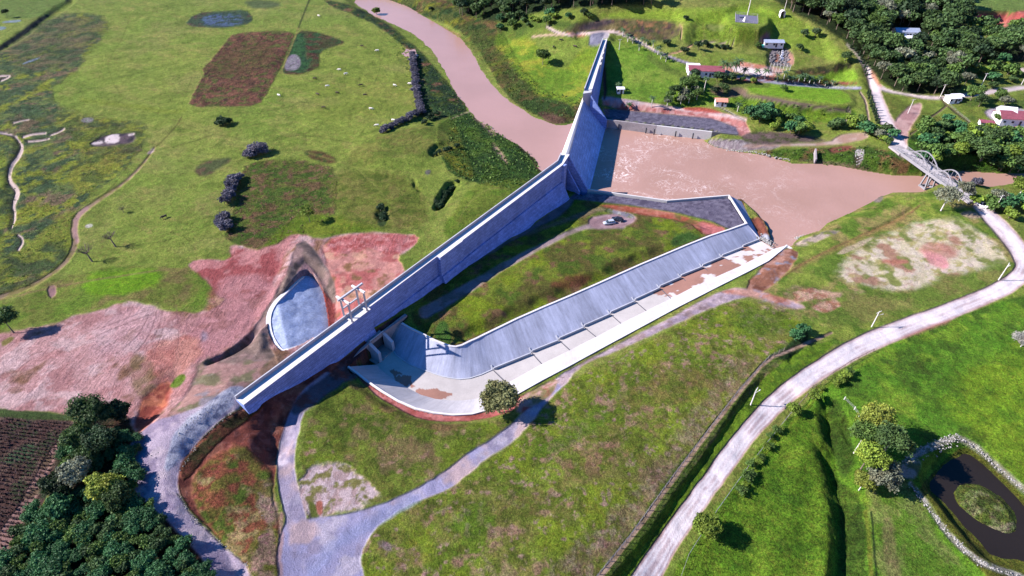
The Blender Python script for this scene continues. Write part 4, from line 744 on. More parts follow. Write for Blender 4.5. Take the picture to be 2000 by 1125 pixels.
    def build(s, name, m, parent=None, smooth=False):
        me = bpy.data.meshes.new(name); ox, oy, oz = s.o
        me.from_pydata([(a-ox, b-oy, c-oz) for a, b, c in s.v], [], s.f)
        if smooth:
            for p in me.polygons: p.use_smooth = True
        me.materials.append(m); me.update(); o = link(name, me, parent); s.mesh = me
        if parent is None: o.location = s.o
        return o
def recalc(o):
    import bmesh
    bm = bmesh.new(); bm.from_mesh(o.data); bmesh.ops.recalc_face_normals(bm, faces=bm.faces); bm.to_mesh(o.data); bm.free()
def copy_tree(o, parent=None):
    c = o.copy(); COLL.objects.link(c)
    if parent: c.parent = parent
    for ch in list(o.children): copy_tree(ch, c)
    return c
# ------------------------------------------------------------------ the ground sheets
def ground_sheets():
    V = np.stack([X, Y, H], -1).reshape(-1, 3); I = np.arange(NX*NY).reshape(NY, NX)
    C4 = np.concatenate([np.clip(COL, 0, 1).reshape(-1, 3), np.ones((NX*NY, 1))], 1); T4 = np.concatenate([TEX.reshape(-1, 3), np.ones((NX*NY, 1))], 1)
    # rows run away from the lens as the index falls: order the corners for upward normals
    Q = np.stack([I[1:, :-1], I[1:, 1:], I[:-1, 1:], I[:-1, :-1]], -1).reshape(-1, 4); c = CLS[1:, 1:].ravel()
    for ci, nm in enumerate(CN):
        q = Q[c == ci]
        if not len(q): continue
        u, inv = np.unique(q, return_inverse=True); me = mesh_np(nm, V[u], inv.reshape(-1, 4), M['terrain'], True)
        fattr(me, 'Col', C4[u], 'C'); fattr(me, 'Tex', T4[u], 'C'); tag(link(nm, me), kind='structure')
ground_sheets()
def sheet(name, P, z, m, px=True):
    Q = [W(a, b, z)[:2] for a, b in P] if px else P
    o = MB().add([(x, y, z) for x, y in Q], [tuple(range(len(Q)))]).build(name, m)
    if o.data.polygons[0].normal.z < 0: o.data.flip_normals()
    return tag(o, kind='structure')
FOAM = W(1165, 345, -2)
M['mud_water'] = water_mat('silty_water', (.255,.155,.125), (.215,.13,.10), .35, True, .12)
M['mud_water2'] = water_mat('silty_water_upstream', (.26,.155,.125), (.235,.14,.11), .2, False, .42)
M['dark_water'] = water_mat('pond_water', (.010,.008,.007), (.014,.011,.009), .35, False, .12); M['blue_water'] = water_mat('clear_pond_water', (.05,.06,.09), (.08,.09,.12), .1)
sheet('river', [(640,-60),(900,-60),(980,120),(1120,200),(1175,215),(1130,352),(1040,360),(1000,320),(900,250),(830,140),(700,40)], -.5, M['mud_water2'])
sheet('stilling_basin_water', [(1152,240),(1186,236),(1400,250),(1700,290),(2160,300),(2160,420),(1900,420),(1700,440),(1560,520),(1520,500),(1470,480),(1440,400),(1430,405),(1303,415),(1150,395),(1120,370)], -2.0, M['mud_water'])
sheet('pond', [(1790,930),(1890,860),(2100,1000),(2100,1180),(1960,1140),(1820,1020)], .2, M['dark_water'])
# ------------------------------------------------------------------ the dam
M['crest'] = concrete('pale_concrete', (.42,.41,.41), .06); M['dam'] = concrete('shade_tinted_concrete', (.155,.22,.46), .24, 1.2)  # dam walls: formed concrete, base colour tinted blue to carry their shade
M['spill'] = concrete('shade_tinted_spillway', (.22,.31,.52), .2, 1.0, 0, False, 1.0); M['conc'] = concrete('plain_concrete', (.30,.31,.34), .12)  # spillway slope: blue of its shaded side mixed into the base colour
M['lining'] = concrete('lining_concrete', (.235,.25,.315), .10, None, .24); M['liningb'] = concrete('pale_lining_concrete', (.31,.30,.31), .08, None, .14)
M['oldconc'] = concrete('weathered_concrete', (.22,.20,.205), .22); M['shot'] = concrete('sprayed_concrete', (.22,.26,.35), .2, None, 0, False, 1.4)
M['whitewall'] = concrete('new_pale_concrete', (.38,.37,.36), .07); M['steel'] = plain('painted_steel', (.5,.52,.55), .5, .05)
DAM = empty('concrete_dam', W(800,556,CREST-8), 'long pale concrete dam with a stepped downstream wall tinted shade-blue and a sloping spillway', 'dam')
DO = tuple(DAM.location)
A0 = np.array(W(476,791,CREST)[:2]); A1 = np.array(W(1099,322,CREST)[:2]); U0 = np.array(W(457,775,CREST+1)[:2]); U1 = np.array(W(1087,315,CREST+1)[:2])
dv = (A1-A0)/np.linalg.norm(A1-A0); LEN = np.linalg.norm(A1-A0); dn = np.array([dv[1], -dv[0]])        # dn points downstream (towards the lens)
def tpx(x):                                     # distance along the crest of a photo column
    a, b = 0, LEN
    for _ in range(40):
        m_ = (a+b)/2; p = A0+dv*m_
        if proj(p[0], p[1], CREST)[0] < x: a = m_
        else: b = m_
    return a
basek = [(476,13.2),(532,10.8),(560,9.6),(630,6.6),(722,6.4),(726,7.6),(760,6.9),(820,5.2),(862,4.9),(905,4.4),(924,4.0),(1020,1.4),(1060,.2),(1099,-1.0)]
bt = [tpx(a) for a, _ in basek]; bz = [b for _, b in basek]
upw = lambda t: np.interp(t, [0, LEN], [np.dot(A0-U0, dn), np.dot(A1-U1, dn)])      # crest width
def offs(x): return .9 if x < 724 else (0 if x < 858 else .95)
bxs = [476,500,532,560,600,630,680,723.9,724.1,760,790,820,857.9,858.1,880,902,903,924,960,1000,1020,1060,1099]
crest_w = MB(DO); rr = []; par = []; deck = []
for x in bxs:
    t = tpx(x); p = A0+dv*t; o_ = offs(x) + (.25 if 858 <= x < 902.5 else 0); zb = float(np.interp(t, bt, bz)); zk = max(zb, 7.0)
    if x < 740: zk = zb
    up = p - dn*upw(t); d0 = p + dn*o_ - dn*.9; out = (zk - zb)*.6
    dd = p + dn*(o_-.9)
    rr.append([(up[0], up[1], CREST), (d0[0], d0[1], CREST), (d0[0], d0[1], CREST-.35), (dd[0], dd[1], zk), (dd[0]+dn[0]*min(.45,(zk-zb)*.3), dd[1]+dn[1]*min(.45,(zk-zb)*.3), zk-.02), (dd[0]+dn[0]*out, dd[1]+dn[1]*out, zb), (dd[0]+dn[0]*(out+.8), dd[1]+dn[1]*(out+.8), zb-2), (up[0], up[1], min(zb, 8)-3)])
    par.append((up, d0))
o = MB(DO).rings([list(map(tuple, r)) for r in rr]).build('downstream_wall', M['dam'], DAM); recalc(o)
m_ = MB(DO)
for (u0, d0), (u1, d1) in zip(par[:-1], par[1:]):
    m_.prism([u0+dn*.30, u1+dn*.30, d1+dn*.06, d0+dn*.06], CREST+.01, CREST+.16)
o = m_.build('crest_walkway', M['crest'], DAM); recalc(o)
pw = MB(DO); P0, P1 = par[0][0], par[-1][0]; pw.prism([P0-dn*.02, P1-dn*.02, P1+dn*.28, P0+dn*.28], CREST-.3, CREST+1.15); o = pw.build('upstream_parapet', M['conc'], DAM); recalc(o)
# turn of the crest and the end block beside the spillway
E0 = np.array(W(1112,302,CREST)[:2]); E1 = np.array(W(1095,299,CREST+1)[:2])
kb = MB(DO); kd, ku = par[-1][1], par[-1][0]
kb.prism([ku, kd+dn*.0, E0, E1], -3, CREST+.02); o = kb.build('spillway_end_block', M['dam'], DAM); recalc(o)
kb = MB(DO); kb.prism([ku+(kd-ku)*.12, kd+(kd-ku)*.03, E0+(E0-E1)*.03, E1+(E0-E1)*.12], CREST+.03, CREST+.17); o = kb.build('end_block_deck', M['crest'], DAM); recalc(o)
kb = MB(DO); kb.prism([ku-(kd-ku)*.005, ku+(kd-ku)*.11, E1+(E0-E1)*.11, E1-(E0-E1)*.005], CREST+.02, CREST+1.15); o = kb.build('end_block_parapet', M['conc'], DAM); recalc(o)
bt_ = MB(DO); q = tpx(903); p = A0+dv*q; bt_.prism([p+dn*.1, p+dv*.5+dn*.1, p+dv*.5+dn*.7-dn*.35, p+dn*.35], 7, CREST-.5); 
# buttress at the end of the crest (seen as the dark rib)
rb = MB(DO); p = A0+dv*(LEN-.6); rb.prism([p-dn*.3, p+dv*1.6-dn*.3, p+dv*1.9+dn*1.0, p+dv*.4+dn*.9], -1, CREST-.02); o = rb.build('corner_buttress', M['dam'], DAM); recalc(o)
# spillway
SZ = 10.6
s0, s1 = np.array(W(1110,300,SZ)), np.array(W(1144,188,SZ)); t0, t1 = np.array(W(1156,369,-2)), np.array(W(1186,247,-2))
c0, c1 = np.array(W(1097,298,SZ)), np.array(W(1139,187,SZ))
prof = [(-.02,-14),(0,-.6),(.06,-.12),(.25,0)]       # crest part between c and s, then the slope s to t
def spr(u):
    c = c0*(1-u)+c1*u; s_ = s0*(1-u)+s1*u; t_ = t0*(1-u)+t1*u; out = []
    for a, dz in ((0,-13),(0,-.9),(.12,-.25),(.35,.02),(.7,0),(1.0,-.35)): p = c*(1-a)+s_*a; out.append((p[0], p[1], SZ+dz))
    for i in range(1, 15):
        v = i/14; h = SZ-.35; z = h + (-2.6-h)*(v**.93); w_ = v**1.12 if v < .9 else v**1.12; p = s_*(1-w_)+t_*w_; out.append((p[0], p[1], z))
    p = t_ + (t_-s_)*.15; out.append((p[0], p[1], -3.6)); return out
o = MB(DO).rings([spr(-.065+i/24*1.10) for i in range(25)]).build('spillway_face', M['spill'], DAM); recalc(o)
for p in o.data.polygons: p.use_smooth = False
rr = []
for i in range(25):
    u = -.065+i/24*1.10; c = c0*(1-u)+c1*u; s_ = s0*(1-u)+s1*u; rr.append([(c[0]-.12, c[1], SZ-1.6), (c[0]-.12, c[1], SZ-.85)] + [tuple(np.array(c*(1-a)+s_*a)*(1,1,0)+(0,0,SZ+dz+.09)) for a, dz in ((.12,-.25),(.35,.02),(.7,0),(1.0,-.35),(1.12,-1.0))])
o = MB(DO).rings(rr).build('spillway_crest', M['crest'], DAM); recalc(o)  # pale cap over the tinted face, for the crest's sunlit white band
# guide walls down both sides of the spillway
def guide(name, top, bot, th, zt, zb, drop, m, sgn):
    a = np.array(W(*top, zt)); b = np.array(W(*bot, zb)); d = (b-a)[:2]; d /= np.linalg.norm(d); nn = np.array([d[1], -d[0]])*sgn*th
    mb = MB(DO); n_ = 8
    for i in range(n_):
        f0, f1 = i/n_, (i+1)/n_; p, q = a+(b-a)*f0, a+(b-a)*f1
        mb.prism([p[:2], q[:2], q[:2]+nn, p[:2]+nn], (p[2]-drop if drop else -3.5, q[2]-drop if drop else -3.5, q[2]-drop if drop else -3.5, p[2]-drop if drop else -3.5), (p[2], q[2], q[2], p[2]))
    o = mb.build(name, m, DAM); recalc(o)
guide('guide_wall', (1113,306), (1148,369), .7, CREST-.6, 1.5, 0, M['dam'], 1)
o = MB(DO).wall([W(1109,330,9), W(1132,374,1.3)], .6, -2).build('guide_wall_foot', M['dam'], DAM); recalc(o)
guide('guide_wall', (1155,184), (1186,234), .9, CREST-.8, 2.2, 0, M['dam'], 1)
# east abutment
B0 = np.array(W(1156.5,174.6,CREST)[:2]); B1 = np.array(W(1186,76,CREST)[:2]); V0 = np.array(W(1141,173,CREST+1)[:2]); V1 = np.array(W(1177,75,CREST+1)[:2])
F0 = np.array(W(1177,188,3.2)[:2]); rr = []
for i in range(9):
    u = i/8; b_ = B0*(1-u)+B1*u; v_ = V0*(1-u)+V1*u; e_ = (b_-v_)/np.linalg.norm(b_-v_); out = 4.0*(1-u)**1.3; zb = 3+10.5*u**1.3; zm = CREST-.3-(CREST-zb)*.25
    rr.append([(v_[0], v_[1], CREST), (b_[0], b_[1], CREST), (b_[0], b_[1], CREST-.4), (b_[0]+e_[0]*out, b_[1]+e_[1]*out, zb), (b_[0]+e_[0]*(out+.6), b_[1]+e_[1]*(out+.6), zb-3), (v_[0], v_[1], -3)])
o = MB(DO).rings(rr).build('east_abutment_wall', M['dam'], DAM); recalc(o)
o = MB(DO).prism([V0, B0, B0+(B0-B1)*.045, V0+(B0-B1)*.045], -3, CREST-.05).build('east_end_block', M['conc'], DAM); recalc(o)
e_ = (B0-V0); o = MB(DO).prism([V0+e_*.22, B0+e_*.02, B1+e_*.02, V1+e_*.22], CREST+.02, CREST+.16).build('east_walkway', M['crest'], DAM); recalc(o)
o = MB(DO).prism([V0-e_*.01, V0+e_*.1, V1+e_*.1, V1-e_*.01], CREST+.02, CREST+1.15).build('east_parapet', M['conc'], DAM); recalc(o)
for i in range(4):
    u = .44+.11*i; p = B0*(1-u)+B1*u; d = (B1-B0)/np.linalg.norm(B1-B0); e = e_/np.linalg.norm(e_)
    o = MB(DO).prism([p-e*.2, p+d*3.2-e*.2, p+d*3.2+e*(.9-.18*i), p+e*(.9-.18*i)], CREST-5, CREST+.1+.02*i).build('crest_corbel', M['crest'], DAM); recalc(o)
# gantry of the sluice gates on the crest
def wz(px, py, z): return np.array(W(px, py, z))
gc = A0+dv*tpx(704)-dn*1.2
G0 = empty('gate_hoist_frame', (gc[0], gc[1], CREST), 'open white concrete hoist frame of four posts and beams standing on the dam crest', 'gate frame'); GO = tuple(G0.location)
def gp(a, b, z): p = gc+dv*a+dn*b; return (p[0], p[1], CREST+z)
ga, gb0, gb1, gh = 2.7, -1.9, 1.0, 6.6
for a in (-ga, ga):
    for b in (gb0, gb1): MB(GO).beam(gp(a, b, -1.2 if b < 0 else 0), gp(a, b, gh), .42, .42).build('post', M['crest'], G0)
    MB(GO).beam(gp(a, gb0-1.4, gh+.25), gp(a, gb1+.5, gh+.25), .5, .5).build('cross_beam', M['crest'], G0)
MB(GO).beam(gp(-ga-1.3, -1.25, gh+.75), gp(ga+1.9, -1.25, gh+.75), .45, .5).build('hoist_beam', M['conc'], G0)
for b in (gb0, gb1): MB(GO).beam(gp(-ga+.2, b, gh*.5), gp(ga-.2, b, gh*.5), .34, .36).build('tie_beam', M['conc'], G0) if b < 0 else None
for a in (-ga, ga): MB(GO).beam(gp(a, gb0+.2, .3), gp(a, gb1-.2, .3), .4, .4).build('sill_beam', M['crest'], G0)
# ------------------------------------------------------------------ the discharge canal
CO = CW[10][1]; CN_ = empty('discharge_canal', CO, 'wide sunken canal lined with sloping concrete slabs curving away from the dam outlet', 'canal')
def strip_mesh(name, ia, ib, m, nu=6, nv=10, col=None, lift=0):
    V = []; F_ = []; St = []; C_ = []; n = (len(CW)-1)*nu+1; run = 0; last = None
    for i in range(n):
        s, f = divmod(i, nu); s2 = min(s+1, len(CW)-1); f /= nu
        a = np.array(CW[s][ia])*(1-f)+np.array(CW[s2][ia])*f; b = np.array(CW[s][ib])*(1-f)+np.array(CW[s2][ib])*f
        mid = (a+b)/2; run += 0 if last is None else np.linalg.norm(mid-last); last = mid; Ld = np.linalg.norm(b-a)
        for j in range(nv+1):
            v = j/nv; p = a*(1-v)+b*v; p[2] += lift; V.append(p-np.array(CO)); St.append((run, v*Ld, 0))
            if col: C_.append(col(run, i/(n-1), v, p))
    for i in range(n-1):
        for j in range(nv): k = i*(nv+1)+j; F_.append((k, k+1, k+nv+2, k+nv+1))
    me = mesh_np(name, V, F_, m); fattr(me, 'Str', St, 'V')
    if col: fattr(me, 'Col', C_, 'C')
    if me.polygons[0].normal.z < 0: me.flip_normals()
    return link(name, me, CN_)
def floor_col(run, u, v, p):
    x, y = p[0], p[1]; n = float(fbm(np.array([x]), np.array([y]), 5, 4, 77)[0])
    n2 = float(fbm(np.array([x]), np.array([y]), 14, 3, 78)[0])
    mud = 0
    if u > .72: mud = 1 if n > .60-.13*min(1, (u-.72)/.12) else 0
    if u < .30: mud = 1 if n - abs(v-.78)*.5 + .12 > .50 and v > .42 else 0
    c = np.array([.30,.28,.265]) if u < .76 else np.array([.36,.34,.33]); c = c*(.9+.2*n2)
    if mud: c = np.array([.20,.105,.08])*(.8+.4*n2)
    return tuple(c)+(1,)
M['cfloor'] = concrete('canal_floor_concrete', (.4,.37,.35), .09, None, 0, True)
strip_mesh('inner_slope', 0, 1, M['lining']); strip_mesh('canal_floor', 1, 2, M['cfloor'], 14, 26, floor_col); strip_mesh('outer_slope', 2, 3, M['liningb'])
def along(i, fa, ia): s = min(i, len(CW)-2); return np.array(CW[s][ia])*(1-fa)+np.array(CW[s+1][ia])*fa
o = MB(CO).wall([tuple(np.array(c[0])+(0,0,.12)) for c in CW], .55, 0).build('coping', M['crest'], CN_); recalc(o)
o = MB(CO).wall([tuple(np.array(c[3])+(0,0,.1)) for c in CW], .5, -100.9).build('outer_coping', M['crest'], CN_); recalc(o)
# low toe beams between the joints and the dark joints across the floor
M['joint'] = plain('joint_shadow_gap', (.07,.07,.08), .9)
for s in range(10, 21):
    a, b = np.array(CW[s][1]), np.array(CW[s+1][1]) if s < 21 else None
    if s < 21:
        d = b-a; f_ = np.array(CW[s][2])-a; f_ /= np.linalg.norm(f_); a2 = a+d*.02+f_*.15; b2 = b-d*.05+f_*.75
        MB(CO).beam(a2+(0,0,.35), b2+(0,0,.35), .28, .9).build('toe_beam', M['conc'], CN_)
    if s <= 19:
        c = np.array(CW[s][2]); MB(CO).beam(a+(0,0,.02), a+(c-a)*(1.0 if s < 17 else .4)+(0,0,.02), .26, .1).build('floor_joint', M['joint'], CN_)
        up = np.array(CW[s][0]); sl_ = up-a; MB(CO).beam(a+sl_*.01+(0,0,.0), a+sl_*.13, .34, .34).build('joint_rib', M['conc'], CN_)
for s in range(0, 10):
    a, b = np.array(CW[s][1]), np.array(CW[s+1][1]); MB(CO).beam(a+(0,0,.05), b+(0,0,.05), .3, .3).build('toe_beam', M['conc'], CN_)
# inclined end wall where the inner slope meets the river
e0, e1 = np.array(CW[-1][0]), np.array(CW[-1][1])
tw = W(1500,506,1.4); o = MB(CO).wall([W(1460,527,1.9), W(1500,506,1.6), W(1537,480,1.5), W(1566,498,1.6)], 1.0, -2.5).build('end_wall', M['whitewall'], CN_); recalc(o)
# ------------------------------------------------------------------ culvert outlet
OO = W(750,690,0); OT = empty('culvert_outlet', OO, 'concrete culvert mouth with splayed wing walls and a middle pier below the dam', 'culvert')
def opx(px, py, z): return np.array(W(px, py, z))
zt = 5.6
hwL, hwM, hwR = opx(660,718,zt), opx(722,670,zt), opx(793,615,zt)
hd = (hwR-hwL)[:2]; hd /= np.linalg.norm(hd); hn = np.array([hd[1], -hd[0]])
o = MB(OO).prism([hwL[:2], (hwM-np.array([*hd,0])*0)[:2], (hwM[:2]-hn*.7), hwL[:2]-hn*.7], (3.2,-1,-1,3.2), (4.4,zt,zt,4.4)).build('wing_wall', M['oldconc'], OT); recalc(o)
mR = hwM[:2]+hd*5.2; o = MB(OO).prism([mR, hwR[:2]+hn*.5, hwR[:2]+hn*1.1-hn*1.6, mR-hn*.7], (-1,3.5,3.5,-1), (zt,zt+.2,zt+.2,zt)).build('wing_wall', M['oldconc'], OT); recalc(o)
o = MB(OO).prism([hwM[:2]-hn*.05, mR-hn*.05, mR-hn*.75, hwM[:2]-hn*.75], zt-1.1, zt+.05).build('lintel', M['oldconc'], OT); recalc(o)
MB(OO).beam((hwM[0]+hd[0]*.2, hwM[1]+hd[1]*.2, zt+.55), (mR[0], mR[1], zt+.55), .18, .18).build('hand_rail', M['crest'], OT)
for f_ in (.05, .35, .65, .97): q = hwM[:2]*(1-f_)+mR*f_; MB(OO).tube((q[0], q[1], zt), (q[0], q[1], zt+.55), .05).build('rail_post', M['crest'], OT)
for f_, ln in ((0.0, 3.4), (1.0, 3.2)):
    q = hwM[:2]*(1-f_)+mR*f_; o = MB(OO).prism([q-hd*.45, q+hd*.45, q+hd*.45+hn*ln, q-hd*.45+hn*ln], -1, (zt-.1, zt-.1, zt-1.9, zt-1.9)).build('pier', M['conc'], OT); recalc(o)
o = MB(OO).prism([hwM[:2]-hn*.6, mR-hn*.6, mR-hn*7, hwM[:2]-hn*7], -1.2, .2).build('culvert_floor', M['oldconc'], OT); recalc(o)
o = MB(OO).prism([hwM[:2]-hn*1.1, mR-hn*1.1, mR-hn*7.2, hwM[:2]-hn*7.2], -1.2, zt-.5).build('culvert_shade_block', M['joint'], OT); recalc(o)  # near-black block stands in for the shade inside the culvert mouth
o = MB(OO).prism([hwM[:2]-hn*.7+hd*.0, mR-hn*.7, mR-hn*7, hwM[:2]-hn*7], zt-.6, zt-.1).build('culvert_roof', M['oldconc'], OT); recalc(o)
o = MB(OO).prism([hwM[:2]+hn*3.2, mR+hn*3.0, mR-hn*.1, hwM[:2]-hn*.1], -1.2, .55).build('outlet_sill', M['oldconc'], OT); recalc(o)
# slab that closes the canal head
a, b, c, d = [np.array(v) for v in CW[0]]
o = MB(CO).add([tuple(a), tuple(b), tuple(b+(-hn[0]*6,-hn[1]*6,0)), tuple(a+(-hn[0]*1.5,-hn[1]*1.5,0))], [(0,1,2,3)]).build('head_slab', M['oldconc'], CN_)
o = MB(CO).add([tuple(b), tuple(c), tuple(c+(-hn[0]*7,-hn[1]*7,0)), tuple(b+(-hn[0]*7,-hn[1]*7,0))], [(0,1,2,3)]).build('head_floor', M['oldconc'], CN_)
# ------------------------------------------------------------------ sprayed concrete apron upstream
def apron():
    Q = np.array(wpoly(smooth_poly(APRW, 2), 5.5)); x0, y0 = Q.min(0); x1, y1 = Q.max(0); n = 60
    gx_, gy_ = np.meshgrid(np.linspace(x0, x1, n), np.linspace(y0, y1, n)); sd = sdist(gx_, gy_, Q)
    z = np.clip(apz(gx_, gy_), .6, 7.4) + .12 + (fbm(gx_, gy_, 2.5, 3, 9)-.5)*.35
    V = np.stack([gx_, gy_, z], -1).reshape(-1, 3); I = np.arange(n*n).reshape(n, n); q = np.stack([I[:-1,:-1], I[:-1,1:], I[1:,1:], I[1:,:-1]], -1).reshape(-1, 4)
    keep = (sd[:-1,:-1] < .1).ravel(); o = link('sloping_slab', mesh_np('sloping_slab', V-np.array(AO), q[keep], M['shot']), AP)
    pts = [tuple(np.array([x, y, min(7.4, max(.6, apz(x, y)))+.35])) for x, y in Q]
    ok = [proj(*p)[0] < 592 and 524 < proj(*p)[1] < 706 for p in pts]; i0 = next(i for i in range(len(pts)) if ok[i] and not ok[i-1]); run = []
    while ok[i0 % len(pts)]: run.append(pts[i0 % len(pts)]); i0 += 1
    r = MB(AO).wall(run, 1.3, 3.5).build('rim', M['crest'], AP); recalc(r)
AO = W(580,630,5); AP = empty('intake_apron', AO, 'tear-shaped blue-grey sprayed concrete apron with a white rim behind the dam', 'intake apron'); apron()
# ------------------------------------------------------------------ quay walls of the stilling basin
def quay(name, pts, th, zb, m, label):
    org = pts[0]; o = MB(org).wall(pts, th, zb).build(name, m); recalc(o); return tag(o, label, 'retaining wall')
quay('retaining_wall', [W(1148,369,1.55), W(1210,378,1.55), W(1303,391,1.55), W(1424,381,1.55), W(1459,437,1.6)], .55, -3.5, M['whitewall'], 'low pale wall edging the near side of the stilling basin around grey gravel')
tag(MB(W(1459,437,1.5)).prism([W(1424,381,1.5)[:2], W(1459,437,1.5)[:2], W(1486,467,-1.6)[:2], W(1449,394,-1.6)[:2]], -4, (1.4,1.4,-1.6,-1.6)).build('sloping_end_slab', M['lining']), 'shaded sloping concrete slab closing the gravel bank at the canal mouth', 'concrete slab')
FQ = empty('quay_wall', W(1285,247,0), 'straight two-tone concrete wall along the far side of the stilling basin', 'retaining wall'); FO = tuple(FQ.location)
o = MB(FO).wall([W(1186,233,2), W(1283,245,2)], .7, -3.5).build('old_wall', M['oldconc'], FQ); recalc(o)
o = MB(FO).wall([W(1283,245,2), W(1391,257,2)], .72, -3.5).build('new_wall', M['whitewall'], FQ); recalc(o)
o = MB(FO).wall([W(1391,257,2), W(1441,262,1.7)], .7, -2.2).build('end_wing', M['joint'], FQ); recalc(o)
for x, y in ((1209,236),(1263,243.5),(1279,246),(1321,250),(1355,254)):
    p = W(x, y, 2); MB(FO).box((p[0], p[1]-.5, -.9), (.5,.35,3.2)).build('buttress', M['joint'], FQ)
MB(FO).beam(tuple(np.array(W(1196,240,.2))-np.array((0,.45,0))), tuple(np.array(W(1280,251,.2))-np.array((0,.45,0))), .25, .3).build('waling', M['oldconc'], FQ)
# ------------------------------------------------------------------ the bridge
M['brg'] = concrete('bridge_concrete', (.165,.165,.18), .1)
BA, BB = np.array(W(1762,291,5.2)), np.array(W(1906,393,5.2)); BRG = empty('arch_bridge', tuple((BA+BB)/2), 'white concrete road bridge with two pairs of open arches over the brown river', 'bridge'); BO = tuple(BRG.location)
bd = (BB-BA)/np.linalg.norm(BB-BA); bn = np.array([bd[1], -bd[0], 0]); bl = np.linalg.norm(BB-BA); hwid = 1.75
def bp(s, t, z): p = BA+bd*s+bn*t; return np.array((p[0], p[1], 5.2+z))
MB(BO).beam(bp(0,0,-.3), bp(bl,0,-.3), hwid*2+1.2, .5).build('deck', M['brg'], BRG)
M['deckdust'] = plain('dusty_deck', (.27,.25,.25), .9, .2, .6); MB(BO).beam(bp(0,0,-.02), bp(bl,0,-.02), hwid*2-.5, .06).build('roadway', M['deckdust'], BRG)
for t in (-hwid-.35, hwid+.35):
    MB(BO).beam(bp(0,t,-.75), bp(bl,t,-.75), .35, 1.0).build('edge_girder', M['brg'], BRG)
    r = MB(BO); r.beam(bp(0,t,.95), bp(bl,t,.95), .16, .16); r.beam(bp(0,t,.5), bp(bl,t,.5), .1, .1)
    for i in range(int(bl/2.4)+1): r.beam(bp(i*2.4,t,-.05), bp(i*2.4,t,.95), .12, .12)
    r.build('railing', M['brg'], BRG)
def sb(px, z=5.2):
    a, b = 0, bl
    for _ in range(30):
        m2 = (a+b)/2; p = BA+bd*m2
        if proj(*p)[0] < px: a = m2
        else: b = m2
    return a
spans = [(sb(1772), sb(1824)), (sb(1826), sb(1872))]
for a, b in spans:
    for t in (-hwid-.35, hwid+.35):
        ar = MB(BO); n_ = 14; pts = [bp(a+(b-a)*i/n_, t, 3.7*math.sin(math.pi*i/n_)) for i in range(n_+1)]
        for p, q in zip(pts[:-1], pts[1:]): ar.beam(p, q+(q-p)*.05, .3, .34)
        ao = ar.build('arch_rib', M['brg'], BRG); k_ = 0
        for i in range(2, n_-1, 2): MB(BO).beam(bp(a+(b-a)*i/n_, t, 0), pts[i], .14, .14).build('hanger', M['brg'], ao)
    for u in (): MB(BO).beam(bp(a+(b-a)*u, -hwid, 3.7*math.sin(math.pi*u)), bp(a+(b-a)*u, hwid, 3.7*math.sin(math.pi*u)), .3, .3).build('arch_strut', M['brg'], BRG)
for s_ in (sb(1824),):
    pr = MB(BO)
    for t in (-hwid, hwid):
        for ds in (-1.5, 1.5): pr.beam(bp(s_+ds*.4, t, -.6), bp(s_+ds, t, -7.4), .5, .5)
    for ds in (-1.5, 1.5): pr.beam(bp(s_+ds, -hwid-.4, -6.9), bp(s_+ds, hwid+.4, -6.9), .6, .7)
    for t in (-hwid, hwid): pr.beam(bp(s_-1.5, t, -6.9), bp(s_+1.5, t, -6.9), .6, .7)
    pr.build('pier', M['brg'], BRG)
for s_, sg in ((sb(1770), -1), (sb(1878), 1)):
    ab = MB(BO); P = [bp(s_,-hwid-1,0)[:2], bp(s_+sg*7,-hwid-1,0)[:2], bp(s_+sg*7,hwid+1,0)[:2], bp(s_,hwid+1,0)[:2]]
    ab.prism(P, -3, 4.6); o = ab.build('abutment', M['oldconc'], BRG); recalc(o)
